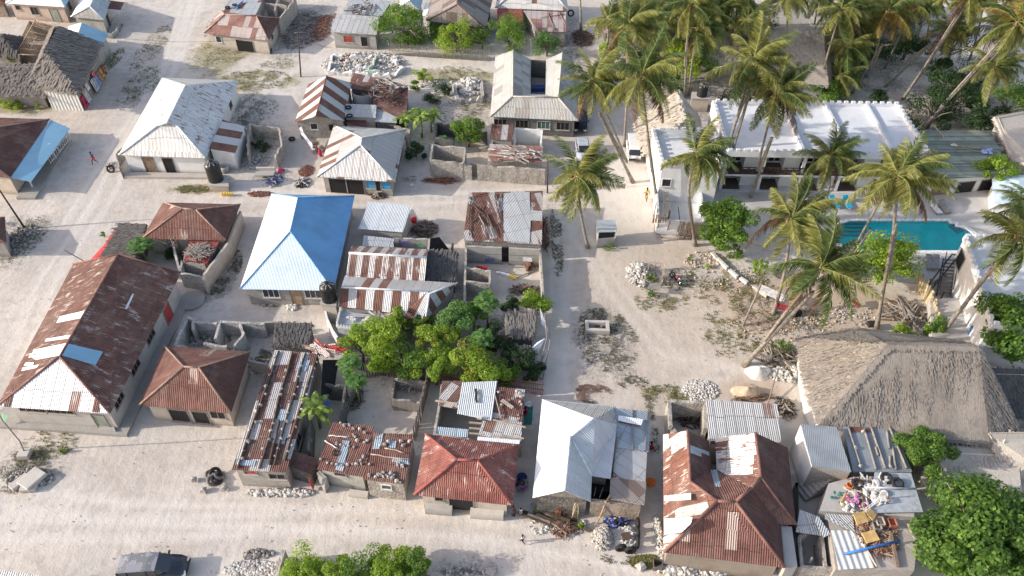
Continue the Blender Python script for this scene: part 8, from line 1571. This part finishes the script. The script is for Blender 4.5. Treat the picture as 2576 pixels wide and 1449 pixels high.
# ---- ground
BL = [(380,120,34,70,'d',.5),(350,215,45,60,'d',.55),(560,130,80,60,'v',.8),(640,205,110,30,'v',.8),(740,70,90,60,'d',.8),(490,475,70,14,'v',.8),(420,460,120,20,'v',.3),(1140,190,110,30,'v',.8),(1180,275,60,60,'d',.7),(60,265,90,25,'v',.9),(650,360,60,60,'d',.9),(620,270,40,60,'d',.7),(1530,860,85,85,'d',.7),(1510,805,60,30,'v',.6),(560,690,48,60,'d',.9),(50,600,70,70,'d',.7),(70,1180,90,70,'d',.6),(1400,580,22,120,'d',.5),(1480,1050,110,50,'d',.0),(1750,760,200,80,'v',.35),(1950,830,140,60,'v',.5),(1620,620,90,120,'w',.25),(1580,470,70,100,'w',.9),(1590,420,60,60,'w',.6),(2280,160,90,90,'w',.9),(2550,150,60,120,'w',.9),(2400,30,120,60,'w',.8),(1760,980,60,35,'w',.8),(1900,980,90,35,'t',.8),(2120,770,170,70,'t',.9),(1900,760,120,70,'t',.8),(1700,650,90,40,'t',.5),(1850,690,90,50,'d',.5),(1960,830,120,50,'v',.5),(2010,800,90,40,'d',.4),(690,1000,40,60,'t',.2),(150,1010,60,20,'d',.3),(430,1090,120,20,'w',.3),(930,1300,160,18,'t',.15),(1380,1370,40,18,'d',.3),(350,1240,160,40,'d',.12),(1640,1415,60,22,'v',1),(1720,1440,80,12,'t',.5),(1150,1430,110,26,'d',.6),(640,1430,100,30,'w',.6),(1000,1270,200,30,'w',.15),(1960,100,340,120,'d',.95),(1780,220,130,70,'d',.95),(2450,280,140,80,'d',.9),(1570,1350,60,45,'w',.5),(940,1000,80,60,'d',.25),(1100,840,230,100,'d',1),(680,455,50,20,'d',.7),(1200,960,140,14,'t',.3),(1440,130,40,90,'d',.6),(780,430,30,20,'t',.4),(1550,730,60,40,'t',.2),(900,160,120,40,'w',.8),(170,90,60,40,'t',.5),(220,620,60,60,'w',.2),(1690,990,80,30,'v',.5),(1380,1300,90,40,'d',.25),(2280,790,90,50,'t',.5),(1360,1390,28,22,'d',.35),(1640,800,230,220,'t',.35),(1420,760,60,240,'d',.18),(1200,380,60,60,'t',.3),(550,1210,50,20,'d',.3),(1130,330,130,70,'d',.5),(690,900,60,60,'d',.5),(500,850,90,40,'d',.5)]  # dark zones in the palm grove paint canopy shade into the ground
BW = []
for x, y, rx, ry, k, s_ in BL:
    c = P(x, y); s = scl(x, y); BW.append((c.x, c.y, rx/s, abs((P(x,y-ry)-P(x,y+ry)).y)/2, k, s_))
paths = [([(540,340),(640,250),(760,160),(840,150),(1000,160),(1240,175)],.7),([(760,280),(790,220),(820,170),(850,140)],.5),([(660,200),(720,250),(740,300)],.8),([(1440,560),(1420,720),(1400,900),(1390,1000)],.9)]
PW = [([P(*q_) for q_ in pts], w) for pts, w in paths]
for pts in ([(500,-20),(440,150),(340,330),(250,520),(120,700),(40,900)],[(470,10),(420,180),(300,360),(180,560)],[(-40,1240),(300,1290),(700,1300),(1200,1325),(1660,1420)],[(-40,1330),(400,1330),(900,1300),(1250,1340)],[(1425,520),(1405,760),(1395,1010)],[(1440,560),(1540,720),(1680,890),(1880,930)],[(600,470),(720,470),(860,505),(1100,500),(1400,480)]):
    Q_ = [P(*q_) for q_ in pts]
    for s_ in (-.8, .8): PW.append(([q_+Vector((s_ if abs(Q_[-1].y-Q_[0].y) > abs(Q_[-1].x-Q_[0].x)*.5 else 0, s_ if abs(Q_[-1].y-Q_[0].y) <= abs(Q_[-1].x-Q_[0].x)*.5 else 0, 0)) for q_ in Q_], .12))
def axis(lo, hi, st, far):
    a = []; x = lo
    while x <= hi: a.append(x); x += st
    e = st; x = hi
    while x < far: e *= 1.5; x += e; a.append(x)
    e = st; x = lo; pre = []
    while x > -far: e *= 1.5; x -= e; pre.append(x)
    return pre[::-1]+a
xs = axis(-62, 88, .42, 2500); ys = axis(14, 140, .42, 2500)
V = []; C = []
for y in ys:
    for x in xs:
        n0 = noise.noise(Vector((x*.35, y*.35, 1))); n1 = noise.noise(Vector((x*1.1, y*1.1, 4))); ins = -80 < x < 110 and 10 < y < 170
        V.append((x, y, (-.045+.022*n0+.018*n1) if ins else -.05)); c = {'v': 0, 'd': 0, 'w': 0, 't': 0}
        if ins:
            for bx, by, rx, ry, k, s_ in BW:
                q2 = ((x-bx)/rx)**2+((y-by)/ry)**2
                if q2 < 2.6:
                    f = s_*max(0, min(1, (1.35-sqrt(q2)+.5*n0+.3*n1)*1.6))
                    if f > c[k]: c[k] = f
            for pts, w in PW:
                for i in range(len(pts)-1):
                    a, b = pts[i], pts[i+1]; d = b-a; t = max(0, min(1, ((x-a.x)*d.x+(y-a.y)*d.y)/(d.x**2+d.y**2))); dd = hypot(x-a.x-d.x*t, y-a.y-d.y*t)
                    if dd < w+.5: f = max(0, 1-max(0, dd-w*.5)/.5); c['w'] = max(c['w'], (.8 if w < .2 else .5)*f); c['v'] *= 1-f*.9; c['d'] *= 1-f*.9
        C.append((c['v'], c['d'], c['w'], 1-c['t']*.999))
nx = len(xs); FS = [(j*nx+i, j*nx+i+1, (j+1)*nx+i+1, (j+1)*nx+i) for j in range(len(ys)-1) for i in range(nx-1)]
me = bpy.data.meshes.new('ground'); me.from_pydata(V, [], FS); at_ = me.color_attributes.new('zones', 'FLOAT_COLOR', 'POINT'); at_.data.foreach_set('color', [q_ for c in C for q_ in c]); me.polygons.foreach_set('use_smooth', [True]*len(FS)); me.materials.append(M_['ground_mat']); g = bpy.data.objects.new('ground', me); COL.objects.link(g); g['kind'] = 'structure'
# ---- light, sky, camera
W = bpy.data.worlds.new('World'); SC.world = W; W.use_nodes = True; nt = W.node_tree; nt.nodes.clear(); sk = nt.nodes.new('ShaderNodeTexSky'); sk.sky_type = 'NISHITA'; sk.sun_disc = False
EL, AZ = radians(22.5), radians(7)         # light travels toward +x, a little away from the camera
d = Vector((cos(AZ)*cos(EL), sin(AZ)*cos(EL), -sin(EL)))
sk.sun_elevation = EL; sk.sun_rotation = atan2(-d.x, -d.y); sk.air_density = 1.2; sk.dust_density = 1.5; sk.ozone_density = 1.5
bg = nt.nodes.new('ShaderNodeBackground'); bg.inputs[1].default_value = SKY; ow = nt.nodes.new('ShaderNodeOutputWorld'); mx = nt.nodes.new('ShaderNodeVectorMath'); mx.operation = 'MULTIPLY'; mx.inputs[1].default_value = (1.2, 1.0, .92); nt.links.new(sk.outputs[0], mx.inputs[0]); nt.links.new(mx.outputs[0], bg.inputs[0]); nt.links.new(bg.outputs[0], ow.inputs[0])
sl = bpy.data.lights.new('sun', 'SUN'); sl.energy = SUN; sl.angle = radians(.5); sl.color = (1.0, .93, .82); so = bpy.data.objects.new('sun', sl); COL.objects.link(so); so.rotation_mode = 'QUATERNION'; so.rotation_quaternion = d.to_track_quat('-Z', 'Y'); so.location = (0,0,80)
cd = bpy.data.cameras.new('camera'); cam = bpy.data.objects.new('camera', cd); COL.objects.link(cam); cam.location = (0,0,HC); cam.rotation_euler = (pi/2-TH, 0, 0); cd.sensor_fit = 'HORIZONTAL'; cd.sensor_width = 36; cd.lens = FL/2576*36; cd.clip_end = 6000; SC.camera = cam
SC.view_settings.view_transform = 'Standard'; SC.view_settings.look = 'None'; SC.view_settings.exposure = 0; SC.cycles.max_bounces = 6; SC.cycles.diffuse_bounces = 3; SC.cycles.transparent_max_bounces = 8
